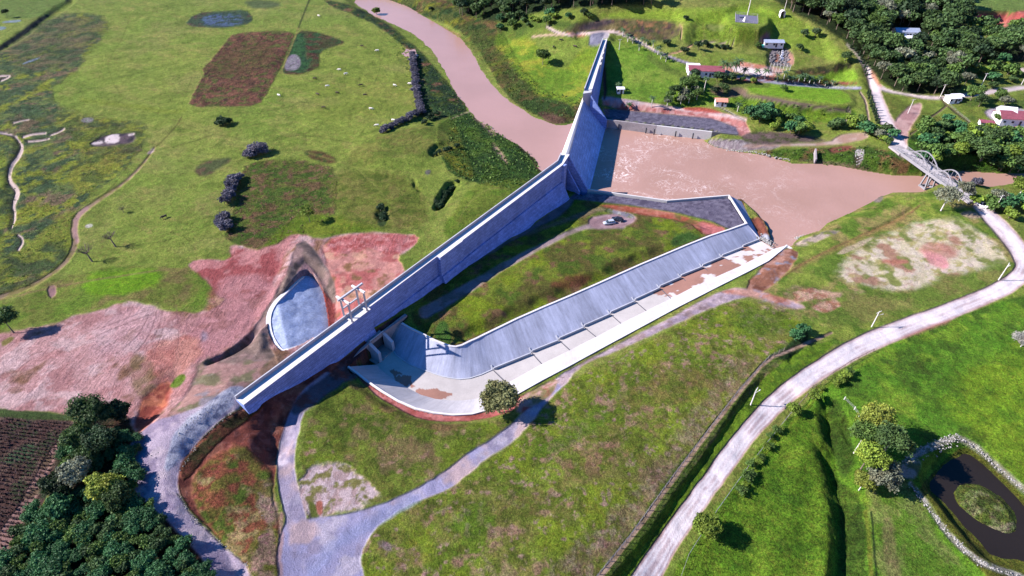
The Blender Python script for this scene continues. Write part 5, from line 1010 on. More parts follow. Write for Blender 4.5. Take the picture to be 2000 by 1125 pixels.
# ------------------------------------------------------------------ vegetation prototypes
rs = np.random.RandomState(7); random.seed(5)
def leaves(C, Nn, size, jit=.9, asp=.8):
    """one leaf-sized quad at each point, facing roughly outward"""
    n = len(C); Nn = Nn + rs.normal(0, jit, (n, 3)); Nn /= np.linalg.norm(Nn, axis=1)[:, None]+1e-9
    a = np.cross(Nn, rs.normal(0, 1, (n, 3))); a /= np.linalg.norm(a, axis=1)[:, None]+1e-9; b = np.cross(Nn, a)
    s_ = size*rs.uniform(.55, 1.25, (n, 1)); a = a*s_; b = b*s_*asp
    V = np.stack([C-a-b*.4, C-b*.9+a*.1, C+a-b*.1, C+b*.9-a*.15], 1).reshape(-1, 3); return V, np.arange(4*n).reshape(-1, 4)
def crown(name, blobs, n, size, m, jit=.8, core=True, sparse=0):
    Vs, Fs, Va, k = [], [], [], 0; w_ = np.array([b[3]**2 for b in blobs]); w_ = w_/w_.sum()
    for (x, y, z, r, *q), f in zip(blobs, w_):
        sq = q[0] if q else .8; c = int(n*f)+8; D = rs.normal(0, 1, (c, 3)); D /= np.linalg.norm(D, axis=1)[:, None]; D[:, 2] = np.where(D[:, 2] < -.35, -D[:, 2], D[:, 2])
        rad = r*rs.uniform(.62 if not sparse else .2, 1.06, (c, 1))*(1+.25*np.sin(D[:, :1]*5+x)*np.cos(D[:, 1:2]*4+y)); P = D*rad*np.array([1, 1, sq]) + np.array([x, y, z])
        V, Fq = leaves(P, D, size, jit); Vs.append(V); Fs.append(Fq+k); k += len(V); bv = rs.uniform(.25, .75); Va.append(np.repeat(np.clip(bv+rs.uniform(-.3, .3, c), 0, 1), 4))
        if core:
            import bmesh as _b
            lat = 6; lon = 8; cv = []
            for i in range(lat+1):
                for j in range(lon): th = math.pi*i/lat; ph = 2*math.pi*j/lon; cv.append((x+r*.6*math.sin(th)*math.cos(ph), y+r*.6*math.sin(th)*math.sin(ph), z+r*.6*sq*math.cos(th)))
            cf = [(k+i*lon+j, k+(i+1)*lon+j, k+(i+1)*lon+(j+1) % lon, k+i*lon+(j+1) % lon) for i in range(lat) for j in range(lon)]
            Vs.append(np.array(cv)); Fs.append(np.array(cf)); k += len(cv); Va.append(np.full(len(cv), .4))
    me = mesh_np(name, np.concatenate(Vs), np.concatenate(Fs), m); fattr(me, 'Var', np.concatenate(Va)); return me
M['bark'] = plain('bark', (.12,.095,.075), .95, .3, 3); M['palebark'] = plain('pale_bark', (.42,.40,.37), .9, .2, 3)
LC = {'forest': (.034,.070,.022), 'forest2': (.042,.082,.024), 'green': (.055,.105,.022), 'yellow': (.15,.19,.030), 'dark': (.018,.040,.016), 'grey': (.12,.14,.095), 'violet': (.075,.075,.10), 'lime': (.11,.17,.022),
      'palm': (.045,.085,.035), 'shrub': (.030,.095,.034), 'silver': (.20,.21,.19), 'olive': (.13,.145,.06)}
for k_, v_ in LC.items(): M['leaf_'+k_] = leafmat('leaves_'+k_, v_)
def blobs_round(r, h, n, sq=.8, spread=.62):
    B = [(0, 0, h, r*.72, sq)]
    for i in range(n):
        a = 2.4*i+rs.uniform(0, .6); d = r*rs.uniform(.35, spread+.1); B.append((d*math.cos(a), d*math.sin(a), h+rs.uniform(-.32, .38)*r*sq, r*rs.uniform(.34, .52), sq))
    return B
def trunk_mb(h, r, limbs, lean=(0,0)):
    b = MB(); x, y, z = 0, 0, -.4
    for i in range(3):
        nx, ny, nz = lean[0]*(i+1)/3, lean[1]*(i+1)/3, h*(i+1)/3; b.tube((x, y, z), (nx, ny, nz), r*(1-.2*i), r*(.8-.2*i), 7, i == 0); x, y, z = nx, ny, nz
    for (dx, dy, dz) in limbs: b.tube((x, y, z-.4), (x+dx*.5, y+dy*.5, z+dz*.6), r*.42, r*.3, 5); b.tube((x+dx*.5, y+dy*.5, z+dz*.6), (x+dx, y+dy, z+dz), r*.3, r*.1, 5)
    return b
def tree(name, loc, label, cat='tree', r=4, h=6, n=1500, leaf=.45, kind='green', nb=7, sq=.8, bark='bark', group=None, limbs=5, lean=(0,0), spread=.62, jit=.8, core=True, trunk_r=None):
    t = empty(name, loc, label, cat, group); tr = trunk_r or max(.12, r*.06)
    L_ = [(math.cos(i*2.3)*r*.6, math.sin(i*2.3)*r*.6, r*.35+rs.uniform(0, r*.3)) for i in range(limbs)]
    link('trunk', trunk_mb(max(.5, h-r*.5), tr, L_, lean).build('trunk', M[bark], t).data, None) if False else trunk_mb(max(.5, h-r*.5), tr, L_, lean).build('trunk', M[bark], t)
    B = blobs_round(r, h, nb, sq, spread); B = [(b[0]+lean[0], b[1]+lean[1])+tuple(b[2:]) for b in B]
    link('crown', crown('crown', B, n, leaf, M['leaf_'+kind], jit, core), t); return t
def place(o, px, py, s=1, rz=None, dz=0, label=None, xy=None):
    p = xy or at(px, py); o.location = (p[0], p[1], p[2]+dz); o.scale = (s*random.uniform(.93,1.07), s*random.uniform(.93,1.07), s); o.rotation_euler = (0, 0, random.uniform(0, 6.28) if rz is None else rz)
    if label: o['label'] = label
    return o
def scatter(poly, spacing, maxn, seed=1, jitter=.35, keep=None):
    """points standing inside a photo-pixel outline, spaced in metres"""
    q = np.array(poly, float); m = (VPX > q[:,0].min()) & (VPX < q[:,0].max()) & (VPY > q[:,1].min()) & (VPY < q[:,1].max()); k = np.nonzero(m)
    sd = sdist(VPX[k], VPY[k], q); g = sd < 0; xs, ys, zs = X[k][g], Y[k][g], H[k][g]; r_ = np.random.RandomState(seed); out = []
    if not len(xs): return out
    gxx = np.arange(xs.min(), xs.max(), spacing); gyy = np.arange(ys.min(), ys.max(), spacing*.87)
    for i, yy in enumerate(gyy):
        for xx in gxx + (spacing/2 if i % 2 else 0):
            a, b = xx+r_.uniform(-jitter, jitter)*spacing, yy+r_.uniform(-jitter, jitter)*spacing; d = (xs-a)**2+(ys-b)**2; j = int(d.argmin())
            if d[j] < 2.5: out.append((a, b, float(zs[j])))
    r_.shuffle(out); return out[:maxn]
def protos(kinds, group, name, cat, **kw):
    P = []
    for i, (kd, r, h) in enumerate(kinds): P.append(tree(name, (0,-500,-50), '', cat, r=r, h=h, kind=kd, group=group, **kw))
    return P
def spread_trees(P, pts, labels, smin=.75, smax=1.3, xy=True):
    first = [True]*len(P)
    for i, p in enumerate(pts):
        k = random.randrange(len(P)); o = P[k] if first[k] else copy_tree(P[k]); first[k] = False
        place(o, 0, 0, random.uniform(smin, smax), label=labels[k] if isinstance(labels, list) else labels, xy=p)
    for k, f in enumerate(first):
        if f:
            for c in list(P[k].children): bpy.data.objects.remove(c)
            bpy.data.objects.remove(P[k])
# --- the two woods at the top
FK = [('forest',4.6,6.4),('forest2',4.2,6),('forest',5.2,7.5),('green',4.0,5.6),('forest2',5.0,7),('grey',3.8,5.8),('dark',4.8,7)]
FP = protos(FK, 'trees of the wood on the hill', 'forest_tree', 'tree', n=620, leaf=.72, nb=8)
WD = [(1498,-14),(1700,-14),(1868,-8),(1870,16),(1884,40),(1900,62),(1950,78),(1990,66),(2015,84),(2015,125),(1930,122),(1890,132),(1872,150),(1884,172),(1850,184),(1790,186),(1745,178),(1716,148),(1690,112),(1655,84),(1600,52),(1552,24)]
ll = ['tall dark green tree in the wood above the village','mid green tree in the wood above the village','broad dark green tree in the wood above the village','bright green tree in the wood above the village','wide mid green tree in the wood above the village','greyish tree in the wood above the village','darkest round tree in the wood above the village']
clear = [(1735,52),(1800,52),(1800,92),(1735,92)]
pts = [p for p in scatter(WD, 6.9, 400, 3) if not in_px(*proj(*p)[:2], clear) and not in_px(*proj(*p)[:2], [(1872,62),(1905,62),(1905,84),(1872,84)])][:238]
spread_trees(FP, pts, ll, .72, 1.2)
FP2 = protos([('forest',4.6,6.6),('dark',4.4,7),('forest2',4,5.6)], 'trees of the wood beyond the river', 'riverside_wood_tree', 'tree', n=620, leaf=.72, nb=8)
spread_trees(FP2, scatter([(878,-12),(1288,-12),(1284,4),(1200,12),(1130,15),(1100,16),(1060,26),(1000,38),(962,30),(930,38),(890,26)], 6.8, 60, 8), ['tall dark tree in the wood beyond the brown river','nearly black round tree in the wood beyond the brown river','mid green tree in the wood beyond the brown river'], .8, 1.2)
# --- bank and village bushes
BP = protos([('green',2.2,2.0),('shrub',2.6,2.2),('forest2',2.0,1.8),('lime',1.8,1.6)], 'bushes along the river banks', 'bush', 'bush', n=420, leaf=.42, nb=5, limbs=2)
pts = scatter([(1795,262),(1850,240),(1905,255),(1930,275),(2010,290),(2010,338),(1900,330),(1850,330),(1800,322),(1785,300)], 5.2, 70, 4) + scatter([(1462,228),(1500,226),(1570,238),(1590,262),(1550,262),(1490,252)], 4.6, 16, 5) + \
 scatter([(1600,238),(1680,240),(1735,262),(1740,285),(1690,262),(1620,252)], 4.6, 14, 6) + scatter([(985,34),(1060,34),(1120,38),(1100,46),(1040,50),(1000,60),(970,62)], 6, 22, 7) + scatter([(1890,120),(1960,122),(2010,128),(2010,165),(1930,170),(1900,168)], 6, 16, 9) + \
 scatter([(1905,395),(1990,395),(2010,370),(2010,420),(1960,425)], 5, 14, 2)
spread_trees(BP, pts, ['leafy mid green bush by the river or the village','dark green low bush by the river or the village','rounded green bush by the river or the village','bright lime green bush by the river or the village'], .8, 1.7)
BT = protos([('forest2',4.0,3.6),('green',3.6,3.3),('lime',3.2,2.8)], 'trees on the far bank beside the bridge', 'bank_tree', 'tree', n=1300, leaf=.4, nb=8)
spread_trees(BT, scatter([(1850,300),(1930,262),(2010,262),(2010,330),(1960,332),(1900,332)], 7, 18, 14), ['full dark green tree on the far bank beside the bridge','mid green rounded tree on the far bank beside the bridge','lighter green spreading tree on the far bank beside the bridge'], .9, 1.3)
# --- dark violet shrubs of the flood plain
VP = protos([('violet',1.8,1.1),('violet',2.1,1.4)], 'dark shrubs in rows on the flood plain', 'shrub', 'shrub', n=420, leaf=.3, nb=5, limbs=3, jit=1.2)
P_ = []
def line_px(pts, step_m, wob=.6):
    out = []
    W_ = [at(*p) for p in pts]
    for a, b in zip(W_[:-1], W_[1:]):
        L_ = math.hypot(b[0]-a[0], b[1]-a[1]); n = max(1, int(L_/step_m))
        for i in range(n): f = i/n; x, y = a[0]+(b[0]-a[0])*f+random.uniform(-wob, wob), a[1]+(b[1]-a[1])*f+random.uniform(-wob, wob); out.append((x, y, zat(x, y)))
    return out
def zat(x, y):
    p = proj(x, y, 4); k = (np.abs(VPX-p[0]) < 40) & (np.abs(VPY-p[1]) < 40); kk = np.nonzero(k)
    if not len(kk[0]): return 3.0
    d = (X[kk]-x)**2+(Y[kk]-y)**2; j = int(d.argmin()); return float(H[kk][j])
spread_trees(VP, line_px([(808,108),(810,140),(812,170),(818,200),(822,222)], 1.7) + line_px([(822,222),(800,232),(770,248),(742,262)], 1.6), 'dark violet shrub of the hedge along the meadow edge by the river', .8, 1.2)
V2 = protos([('violet',2.0,1.2),('violet',2.4,1.6)], 'dark shrubs on the middle of the flood plain', 'shrub', 'shrub', n=520, leaf=.3, nb=6, limbs=3, jit=1.2)
spread_trees(V2, line_px([(470,348),(458,362),(448,385),(444,405)], 1.6) + line_px([(444,425),(432,440),(440,455)], 1.5), 'dark violet shrub in the row left of the brown field', .8, 1.2)
for (px, py, r, lb) in ((438,244,3.4,'wide dark shrub clump standing alone below the large brown field'), (505,300,4.8,'tall dark violet shrub clump beside the field path'), (490,306,3.2,'lower dark violet shrub touching the tall violet clump')):
    tree('shrub_clump', at(px, py), lb, 'shrub', r=r, h=r*.5, n=1800, leaf=.34, kind='violet' if px > 450 else 'dark', nb=9, sq=.65, jit=1.2, limbs=4)
DP = protos([('dark',1.5,1.2),('dark',1.1,.9)], 'dark bushes of the flood plain mounds', 'low_bush', 'bush', n=260, leaf=.3, nb=4, limbs=2)
spread_trees(DP, line_px([(890,290),(870,298),(842,306)], 2.2) + line_px([(893,358),(880,372),(862,398),(853,410)], 1.5, .4) + line_px([(850,228),(830,240),(825,246)], 2.5) + line_px([(744,404),(750,425),(742,436)], 2.2), 'dark low bush on a mound or cut of the flood plain', .8, 1.3)
# --- lone trees
tree('broadleaf_tree', at(976,806), 'round pale-leaved tree standing at the bend of the concrete canal', r=4.5, h=5.6, n=7500, leaf=.26, kind='olive', nb=15, limbs=8)
tree('broadleaf_tree', at(27,651), 'spreading tree with bare leaning trunk at the left edge of the ploughed earth', r=3.6, h=5.4, n=3000, leaf=.26, kind='forest2', nb=9, limbs=8, sq=.7, lean=(-1.0,.6))
tree('young_tree', at(1374,1040), 'small yellow-green tree beside the dirt road at the bottom', r=2.9, h=2.9, n=4200, leaf=.22, kind='lime', nb=10)
tree('young_tree', at(1547,808), 'small yellow-green tree by the road, above the long gully', r=2.0, h=2, n=1800, leaf=.2, kind='lime', nb=7)
tree('field_tree', at(1060,126), 'lone dark tree on the green slope left of the east abutment', r=4.2, h=5.4, n=1200, leaf=.5, kind='green', nb=8)
tree('wispy_tree', at(606,434), 'wispy yellow-green tree below the square brown field', r=3.0, h=4, n=500, leaf=.3, kind='lime', nb=7, core=False, jit=1.4)
tree('field_tree', at(16,34), 'small dark tree beside a pond in the far top left corner', r=2.0, h=4, n=400, leaf=.4, kind='dark', nb=5)
tree('river_tree', at(737,32), 'pale green tree leaning over the upstream river', r=3.2, h=3.6, n=600, leaf=.5, kind='lime', nb=6)
tree('grey_bush', at(1993,676), 'dry grey bush at the right edge of the pasture', 'bush', r=3.1, h=2.4, n=3200, leaf=.2, kind='silver', nb=10, jit=1.3, core=False, limbs=8, bark='palebark')
for px, py, r, h, kd, lb, bk in ((1690,862,3.8,6.5,'yellow','yellow tree at the top of the cluster beside the pond','bark'), (1668,884,2.8,6,'green','green tree on the left of the cluster beside the pond','palebark'), (1716,900,3.4,7,'forest2','dark green tree in the middle of the cluster beside the pond','palebark'),
    (1676,925,2.9,6,'lime','yellow-green tree in the lower left of the cluster beside the pond','bark'), (1713,948,3.0,3.4,'grey','grey leafless-looking tree at the foot of the cluster beside the pond','palebark'), (1678,958,1.9,3,'yellow','small yellow tree with white trunk at the bottom of the cluster by the pond','palebark')):
    tree('pond_tree', at(px, py), lb, r=r*1.25, h=h*1.3, n=4600, leaf=.24, kind=kd, nb=11, limbs=8, bark=bk, jit=1.0)
for px, py, r, h, kd, lb in ((1838,412,4.6,6.6,'grey','large grey-green tree with pale trunk covering the near end of the bridge'), (1872,392,3.4,5.6,'grey','smaller grey-green tree leaning over the middle of the bridge deck'), (1940,402,2.8,4.6,'grey','thin greyish tree beside the tall pole at the bridge end'), (1992,378,4.4,4,'lime','yellow-green tree on the river bank at the right edge'), (1905,362,2.2,1.6,'violet','low dark shrub by the water beyond the bridge end')):
    tree('bridge_tree', at(px, py), lb, r=r, h=h, n=2200, leaf=.32, kind=kd, nb=10, bark='palebark', limbs=8, jit=1.2, core=kd != 'grey')
def bare_tree(px, py, lb, s):
    p = at(px, py); t = empty('bare_tree', p, lb, 'tree'); b = MB(); b.tube((0,0,-.3), (-.9*s,.6*s,2.2*s), .22*s, .14*s); q = np.array((-.9*s,.6*s,2.2*s)); b.build('trunk', M['bark'], t); c = MB()
    for i in range(13):
        a = i*2.4; l_ = s*random.uniform(1.2,2.6); e = q+np.array((math.cos(a)*l_*.8, math.sin(a)*l_*.8, l_*random.uniform(.5,1))); c.tube(q, e, .09*s, .04*s, 5)
        for j in range(3): c.tube(q+(e-q)*.6, e+np.array((random.uniform(-1,1), random.uniform(-1,1), random.uniform(0,.8)))*s*.8, .05*s, .02*s, 4)
    c.build('branches', M['bark'], t); D = rs.normal(0, 1, (160, 3)); P = q+np.array((0,0,1.2*s))+D*s*np.array((1.2,1.2,.5)); V, Fq = leaves(P, D, .16, 1); me = mesh_np('crown', V, Fq, M['leaf_olive']); fattr(me, 'Var', np.full(len(V), .5)); link('crown', me, t)
bare_tree(226,482,'nearly bare tree with a leaning trunk, upper of two on the flood plain',1.25); bare_tree(181,512,'nearly bare tree with a leaning trunk, lower of two on the flood plain',1.25); bare_tree(242,415,'tiny bare stump of a tree beside the field track',.5)
# --- wood in the lower left corner
for px, py, r, h, kd, lb in ((196,832,4.4,5.4,'forest','tall dark tree at the upper end of the lower left wood'), (245,822,2.6,3.6,'dark','small dark tree on the right of the tallest tree in the lower left wood'), (168,872,3.6,4,'forest2','mid green tree beside the tilled field in the lower left wood'), (212,880,3.8,4.2,'dark','dark shaded tree in the middle of the lower left wood'),
    (165,938,3.2,3.6,'grey','grey-green tree in the lower left wood'), (128,958,3.2,3.2,'dark','dark tree beside the tilled field edge, below the grey-green tree'), (216,968,3.2,3.4,'yellow','yellow-green tree in the lower left wood near the crest road'), (240,985,3.0,3,'forest2','green tree just below the yellow-green tree near the crest road'),
    (180,905,2.6,3,'forest','low dark tree behind the grey-green tree in the lower left wood'), (120,1000,2.6,2.4,'shrub','blue-green rounded tree next to the field path in the lower left')):
    tree('wood_tree', at(px, py), lb, r=r, h=h, n=4200, leaf=.24, kind=kd, nb=11, limbs=6)
SP = protos([('shrub',1.7,1.2),('forest',1.5,1.1),('shrub',2.0,1.3),('green',1.4,1.0)], 'bushes of the lower left thicket', 'thicket_bush', 'bush', n=900, leaf=.17, nb=6, limbs=2)
spread_trees(SP, scatter([(60,1010),(110,985),(160,965),(200,985),(260,990),(320,1045),(380,1100),(420,1150),(0,1170),(30,1080)], 2.3, 190, 12, .4) + scatter([(260,975),(300,1000),(300,1030),(262,1010)], 2.4, 8, 13) + scatter([(150,850),(270,850),(285,930),(250,960),(150,960),(130,920)], 3.2, 30, 15), ['dark blue-green bush of the dense thicket in the lower left corner','darkest bush of the dense thicket in the lower left corner','wide blue-green bush of the dense thicket in the lower left corner','lighter green bush of the dense thicket in the lower left corner'], .8, 1.25)
# --- palms and cypresses of the park
def palm(lab, group, h=5, nf=13, fl=2.2):
    t = empty('palm_tree', (0,0,0), lab, 'palm', group); b = MB(); b.tube((0,0,-.3), (.1,0,h*.5), .2, .16, 7); b.tube((.1,0,h*.5), (0,.05,h), .16, .12, 7); b.build('trunk', M['palebark'], t)
    V = []; F_ = []
    for i in range(nf):
        a = i*2.399; el = .9-1.1*(i/nf); prev = None
        for s_ in range(6):
            u = s_/5; rr_ = fl*u; z = h + fl*(el*u - .75*u*u); w_ = .34*math.sin(math.pi*min(1, u*.9+.12)); c = np.array((math.cos(a)*rr_, math.sin(a)*rr_, z)); n = np.array((-math.sin(a), math.cos(a), 0)); V += [c-n*w_-(0,0,w_*.5), c, c+n*w_-(0,0,w_*.5)]
            if s_: k = len(V)-6; F_ += [(k, k+1, k+4, k+3), (k+1, k+2, k+5, k+4)]
    me = mesh_np('fronds', V, F_, M['leaf_palm']); fattr(me, 'Var', np.repeat(rs.uniform(.2,.8,len(V)//3), 3)); link('crown', me, t); return t
def put_all(proto, pts, labels=None, smin=.85, smax=1.15, rz=None):
    for i, p in enumerate(pts):
        o = proto if i == 0 else copy_tree(proto); place(o, 0, 0, random.uniform(smin, smax), rz, xy=p, label=labels[i] if labels else None)
put_all(palm('palm in the row along the low wall of the park drive', 'palms in the row along the park drive', 3.0), line_px([(1518,156),(1560,160),(1600,161),(1640,162)], 2.9, .3))
put_all(palm('palm in the row below the long pale parking area', 'palms below the pale parking area', 3.6), line_px([(1452,150),(1475,153),(1512,157)], 4, .3))
put_all(palm('tall palm of the dense pair of clumps beside the park house', 'tall palms beside the park house', 7, 17, 3.2), [at(*p) for p in ((1408,150),(1414,152),(1424,150),(1431,151),(1436,150))])
put_all(palm('young palm beside the access drive of the dam', 'young palms beside the access drive', 3.2, 11, 1.9), [at(*p) for p in ((1216,72),(1226,80),(1236,86),(1253,86),(1262,92),(1275,92),(1284,107),(1291,115),(1300,120),(1247,98))])
for px, py, h, lb in ((1374,182,8,'tall slim palm with a white trunk beside the park house'), (1208,176,3,'palm in the shadow beside the small white hut'), (1272,212,5,'single palm at the edge of the red bank'), (1228,212,3,'bushy palm on the shaded drive near the dam'), (1440,218,4,'palm beside the orange-roofed kiosk path')):
    place(palm(lb, None, h), px, py, 1)
def cypress(lab, group):
    t = empty('cypress', (0,0,0), lab, 'cypress', group); MB().tube((0,0,-.2), (0,0,1.2), .1, .08).build('trunk', M['bark'], t)
    link('crown', crown('crown', [(0,0,.9,.62,1.2),(0,0,1.7,.5,1.2),(0,0,2.5,.34,1.4),(0,0,3.1,.2,1.6)], 320, .16, M['leaf_dark'], .7), t); return t
put_all(cypress('small dark cypress of the row on the left edge of the village road', 'cypresses along the village road'), line_px([(1662,95),(1678,112),(1688,135),(1692,160)], 3.0, .2) + line_px([(1694,185),(1702,212),(1710,240),(1716,252)], 2.5, .2))
RT = protos([('dark',2.6,2.6)], 'round clipped trees below the park house', 'round_tree', 'tree', n=900, leaf=.3, nb=3, sq=1.0)
for i, (px, py) in enumerate(((1400,158),(1411,160),(1428,162),(1358,152))): place(RT[0] if i == 0 else copy_tree(RT[0]), px, py, 1.0 if i else 1.1, label=['left dark clipped tree below the park house','dark clipped tree touching the left one below the park house','darkest round clipped tree below the tall palms','dark clipped tree in front of the maroon roofed house'][i])
PT = protos([('green',2.6,3.2),('forest2',2.4,3.2),('grey',2.2,3)], 'trees of the leafy park path', 'park_tree', 'tree', n=520, leaf=.34, nb=6, bark='palebark', limbs=5, jit=1.1)
spread_trees(PT, line_px([(1303,208),(1312,196),(1325,184),(1338,170),(1346,158)], 2.5, 1.6) + scatter([(1340,175),(1352,165),(1362,190),(1345,205),(1330,205)], 3.5, 9, 22), ['green tree beside the slanting park path','dark green tree beside the slanting park path','greyish tree beside the slanting park path'], .8, 1.2)
for px, py, r, kd, lb in ((1395,184,2.4,'dark','dark bush left of the pair above the kiosk'), (1412,180,2.8,'forest2','larger dark bush right of the pair above the kiosk'), (1470,164,1.8,'lime','bright yellow-green bush by the park drive'), (1529,178,2.0,'green','small lone tree on the mown park lawn'), (1448,160,1.4,'green','small bush at the corner of the park lawn'),
    (1335,108,2.6,'dark','dark bush beside the path up the cut hillside'), (1364,98,2.8,'dark','dark rounded bush on the hillside terrace'), (1302,90,2.2,'dark','small dark bush above the access drive'), (1378,92,2.0,'dark','dark bush at the start of the terrace hedge'), (1340,40,1.5,'dark','tiny dark bush at the top of the cut slope'),
    (1568,74,2.6,'palm','leafy palm-like bush left of the hill hollow'), (1592,72,3.0,'palm','larger leafy clump in the hill hollow'), (1560,100,2.2,'forest2','dark clump above the red palm bank'), (1458,222,2.6,'forest2','blue-green bush at the river end of the park'), (1484,216,2.6,'forest2','dark bush between kiosk and terraced wall'),
    (1650,120,3.0,'forest2','dark tree at the top end of the cypress row'), (1895,196,4.4,'green','broad tree by the village crossroads'), (1912,208,3.6,'forest','dark tree just below the broad crossroads tree'), (1850,186,2.4,'dark','small dark tree at the village crossroads'), (1950,196,3.4,'green','leafy tree above the white village house'),
    (1960,206,2.6,'grey','greyish tree beside the white village house'), (1915,272,3.4,'dark','dark round tree standing over the village garden'), (1948,240,2.6,'green','bush in front of the white village house'), (1730,262,3.0,'forest2','dark tree beside the village road at the river end'), (1700,262,2.4,'green','green bush left of the village road end'), (1715,272,2.8,'grey','pale grey-green tree by the landing above the river'),
    (1140,30,2.4,'dark','dark bush on the edge of the far wood'), (1150,38,2.0,'green','green bush above the rocky cut'), (1480,92,1.8,'green','little tree by the terrace path'), (841,20,1.8,'dark','small dark tree across the upstream river'), (1563,652,1.9,'shrub','dark bush at the corner of the lower meadow'), (1553,665,2.2,'shrub','dark spreading bush at the head of the roadside ditch')):
    tree('garden_bush' if r < 2.3 else 'garden_tree', at(px, py), lb, 'bush' if r < 2.9 else 'tree', r=r, h=r*.95, n=620, leaf=.34, kind=kd, nb=6)
HB = protos([('dark',1.2,1.0)], 'hedge bushes along the hillside terrace', 'hedge_bush', 'bush', n=180, leaf=.34, nb=4, limbs=2)
spread_trees(HB, line_px([(1383,92),(1400,93),(1420,94),(1438,96)], 2.6, .3), 'dark bush of the short hedge along the hillside terrace')
GB = protos([('lime',1.4,.9),('green',1.2,.8)], 'scrub along the roadside fence', 'scrub_bush', 'bush', n=260, leaf=.14, nb=4, limbs=2)
spread_trees(GB, line_px([(1440,960),(1462,925),(1490,880),(1530,828)], 2.0, .7) + line_px([(1590,775),(1610,765),(1640,745),(1665,720)], 2.2, .7), ['yellow-green scrub bush beside the near dirt road','mid green scrub bush beside the near dirt road'], .7, 1.5)
# ------------------------------------------------------------------ ground cover that nobody could count
def tufts(name, polys, n, wd, ht, m, seed, blades=2):
    r_ = np.random.RandomState(seed); Ps = []
    for P in polys:
        q = np.array(P, float); k = np.nonzero((VPX > q[:,0].min()) & (VPX < q[:,0].max()) & (VPY > q[:,1].min()) & (VPY < q[:,1].max())); g = sdist(VPX[k], VPY[k], q) < 0
        xs, ys, zs = X[k][g], Y[k][g], H[k][g]
        if len(xs) == 0: continue
        c = int(n*len(xs)/2500)+20; i = r_.randint(0, len(xs), c); Ps.append(np.stack([xs[i]+r_.uniform(-.4,.4,c), ys[i]+r_.uniform(-.4,.4,c), zs[i]], -1))
    P = np.concatenate(Ps); P = np.repeat(P, blades, 0); n_ = len(P); P[:, :2] += r_.uniform(-wd, wd, (n_, 2)); a = r_.uniform(0, 6.28, n_); h = ht*r_.uniform(.4, 1.2, n_); w_ = wd*r_.uniform(.5, 1.1, n_)
    d = np.stack([np.cos(a)*w_, np.sin(a)*w_, np.zeros(n_)], -1); t = np.stack([r_.uniform(-.6,.6,n_)*h, r_.uniform(-.6,.6,n_)*h, h], -1); lo = P-(0,0,.1)
    V = np.stack([lo-d, lo+d, lo+d*.5+t, lo-d*.6+t], 1).reshape(-1, 3); me = mesh_np(name, V, np.arange(4*n_).reshape(-1, 4), m); fattr(me, 'Var', np.repeat(r_.uniform(0,1,n_), 4)); return tag(link(name, me), kind='stuff')
def st(o, l, c): o['label'] = l; o['category'] = c; return o
st(tufts('reeds', [[(0,110),(70,60),(190,25),(212,45),(160,122),(103,200),(210,235),(262,275),(165,390),(132,470),(60,560),(0,580)]], 70, .35, .35, M['leaf_green'], 1, 2), 'tangled dark reeds and weeds covering the marsh on the left', 'reeds')
st(tufts('bank_weeds', [[(640,0),(800,82),(872,160),(915,216),(840,236),(812,175),(740,52)], [(745,0),(895,58),(950,125),(1003,200),(1045,225),(1128,232),(1142,190),(1060,178),(1010,120),(900,30)], [(1500,292),(1640,290),(1700,285),(1800,325),(1700,336),(1540,310)], [(1420,195),(1560,205),(1680,215),(1560,236),(1440,222)]], 260, .5, .6, M['leaf_green'], 2, 2), 'rough green weeds on the river banks', 'weeds')
st(tufts('leafy_crop', [[(908,218),(975,258),(1046,308),(1056,336),(1000,370),(900,348),(868,330),(880,228)], [(1790,258),(1850,236),(1900,252),(1925,272),(1860,300),(1800,300)]], 500, .45, .6, M['leaf_green'], 3, 2), 'dense leafy green crop on the point beside the river', 'crop')
st(tufts('dry_stalks', [[(367,210),(398,145),(415,115),(460,64),(575,62),(505,208)], [(590,70),(610,60),(676,82),(622,108),(600,120)], [(440,455),(480,320),(604,316),(657,330),(651,425),(540,480)]], 170, .3, .35, leafmat('dry_stems', (.13,.08,.06)), 4, 2) , 'reddish brown dry stalks of the rough fields', 'dry stalks')
def crop_rows():
    V = []; Va = []; a = np.array(at(20,812)); b = np.array(at(140,830)); d = (b-a)[:2]; d /= np.linalg.norm(d); n = np.array([d[1], -d[0]]); q = [(-60,812),(140,822),(118,880),(62,985),(30,1050),(-10,1100),(-60,1160)]
    for r_ in range(46):
        for s_ in range(150):
            p = a[:2]+n*(r_*.9)-d*(26-s_*.42)+rs.uniform(-.12,.12,2); zz = 11.9; px, py, _ = proj(p[0], p[1], zz)
            if not in_px(px, py, q) or rs.rand() < .12: continue
            for _ in range(2):
                t = rs.uniform(0, 6.28); w_ = .14; h = rs.uniform(.35,.8); e = np.array((math.cos(t)*w_, math.sin(t)*w_, 0)); c = np.array((p[0], p[1], CRZ(p[0], p[1]))); u = np.array((rs.uniform(-.3,.3), rs.uniform(-.3,.3), h)); V += [c-e, c+e, c+e*.8+u, c-e*.8+u]; Va += [rs.rand()]*4
    V = np.array(V); me = mesh_np('crop_rows', V, np.arange(len(V)).reshape(-1, 4), leafmat('dry_crop', (.085,.06,.055))); fattr(me, 'Var', Va); st(tag(link('crop_rows', me), kind='stuff'), 'rows of dry brown crop in the tilled field at the lower left', 'crop')
def CRZ(x, y): 
    j = int(np.clip((x-CX0)/.5, 0, CT.shape[1]-1)); i = int(np.clip((y-CY0)/.5, 0, CT.shape[0]-1)); return CT[i, j]
_a = W(-70,1160,12); _b = W(160,800,12); CX0, CY0 = min(_a[0], _b[0])-45, 20.0
_xx = np.arange(CX0, _b[0]+15, .5); _yy = np.arange(CY0, _b[1]+15, .5); CT = np.full((len(_yy), len(_xx)), 11.9)
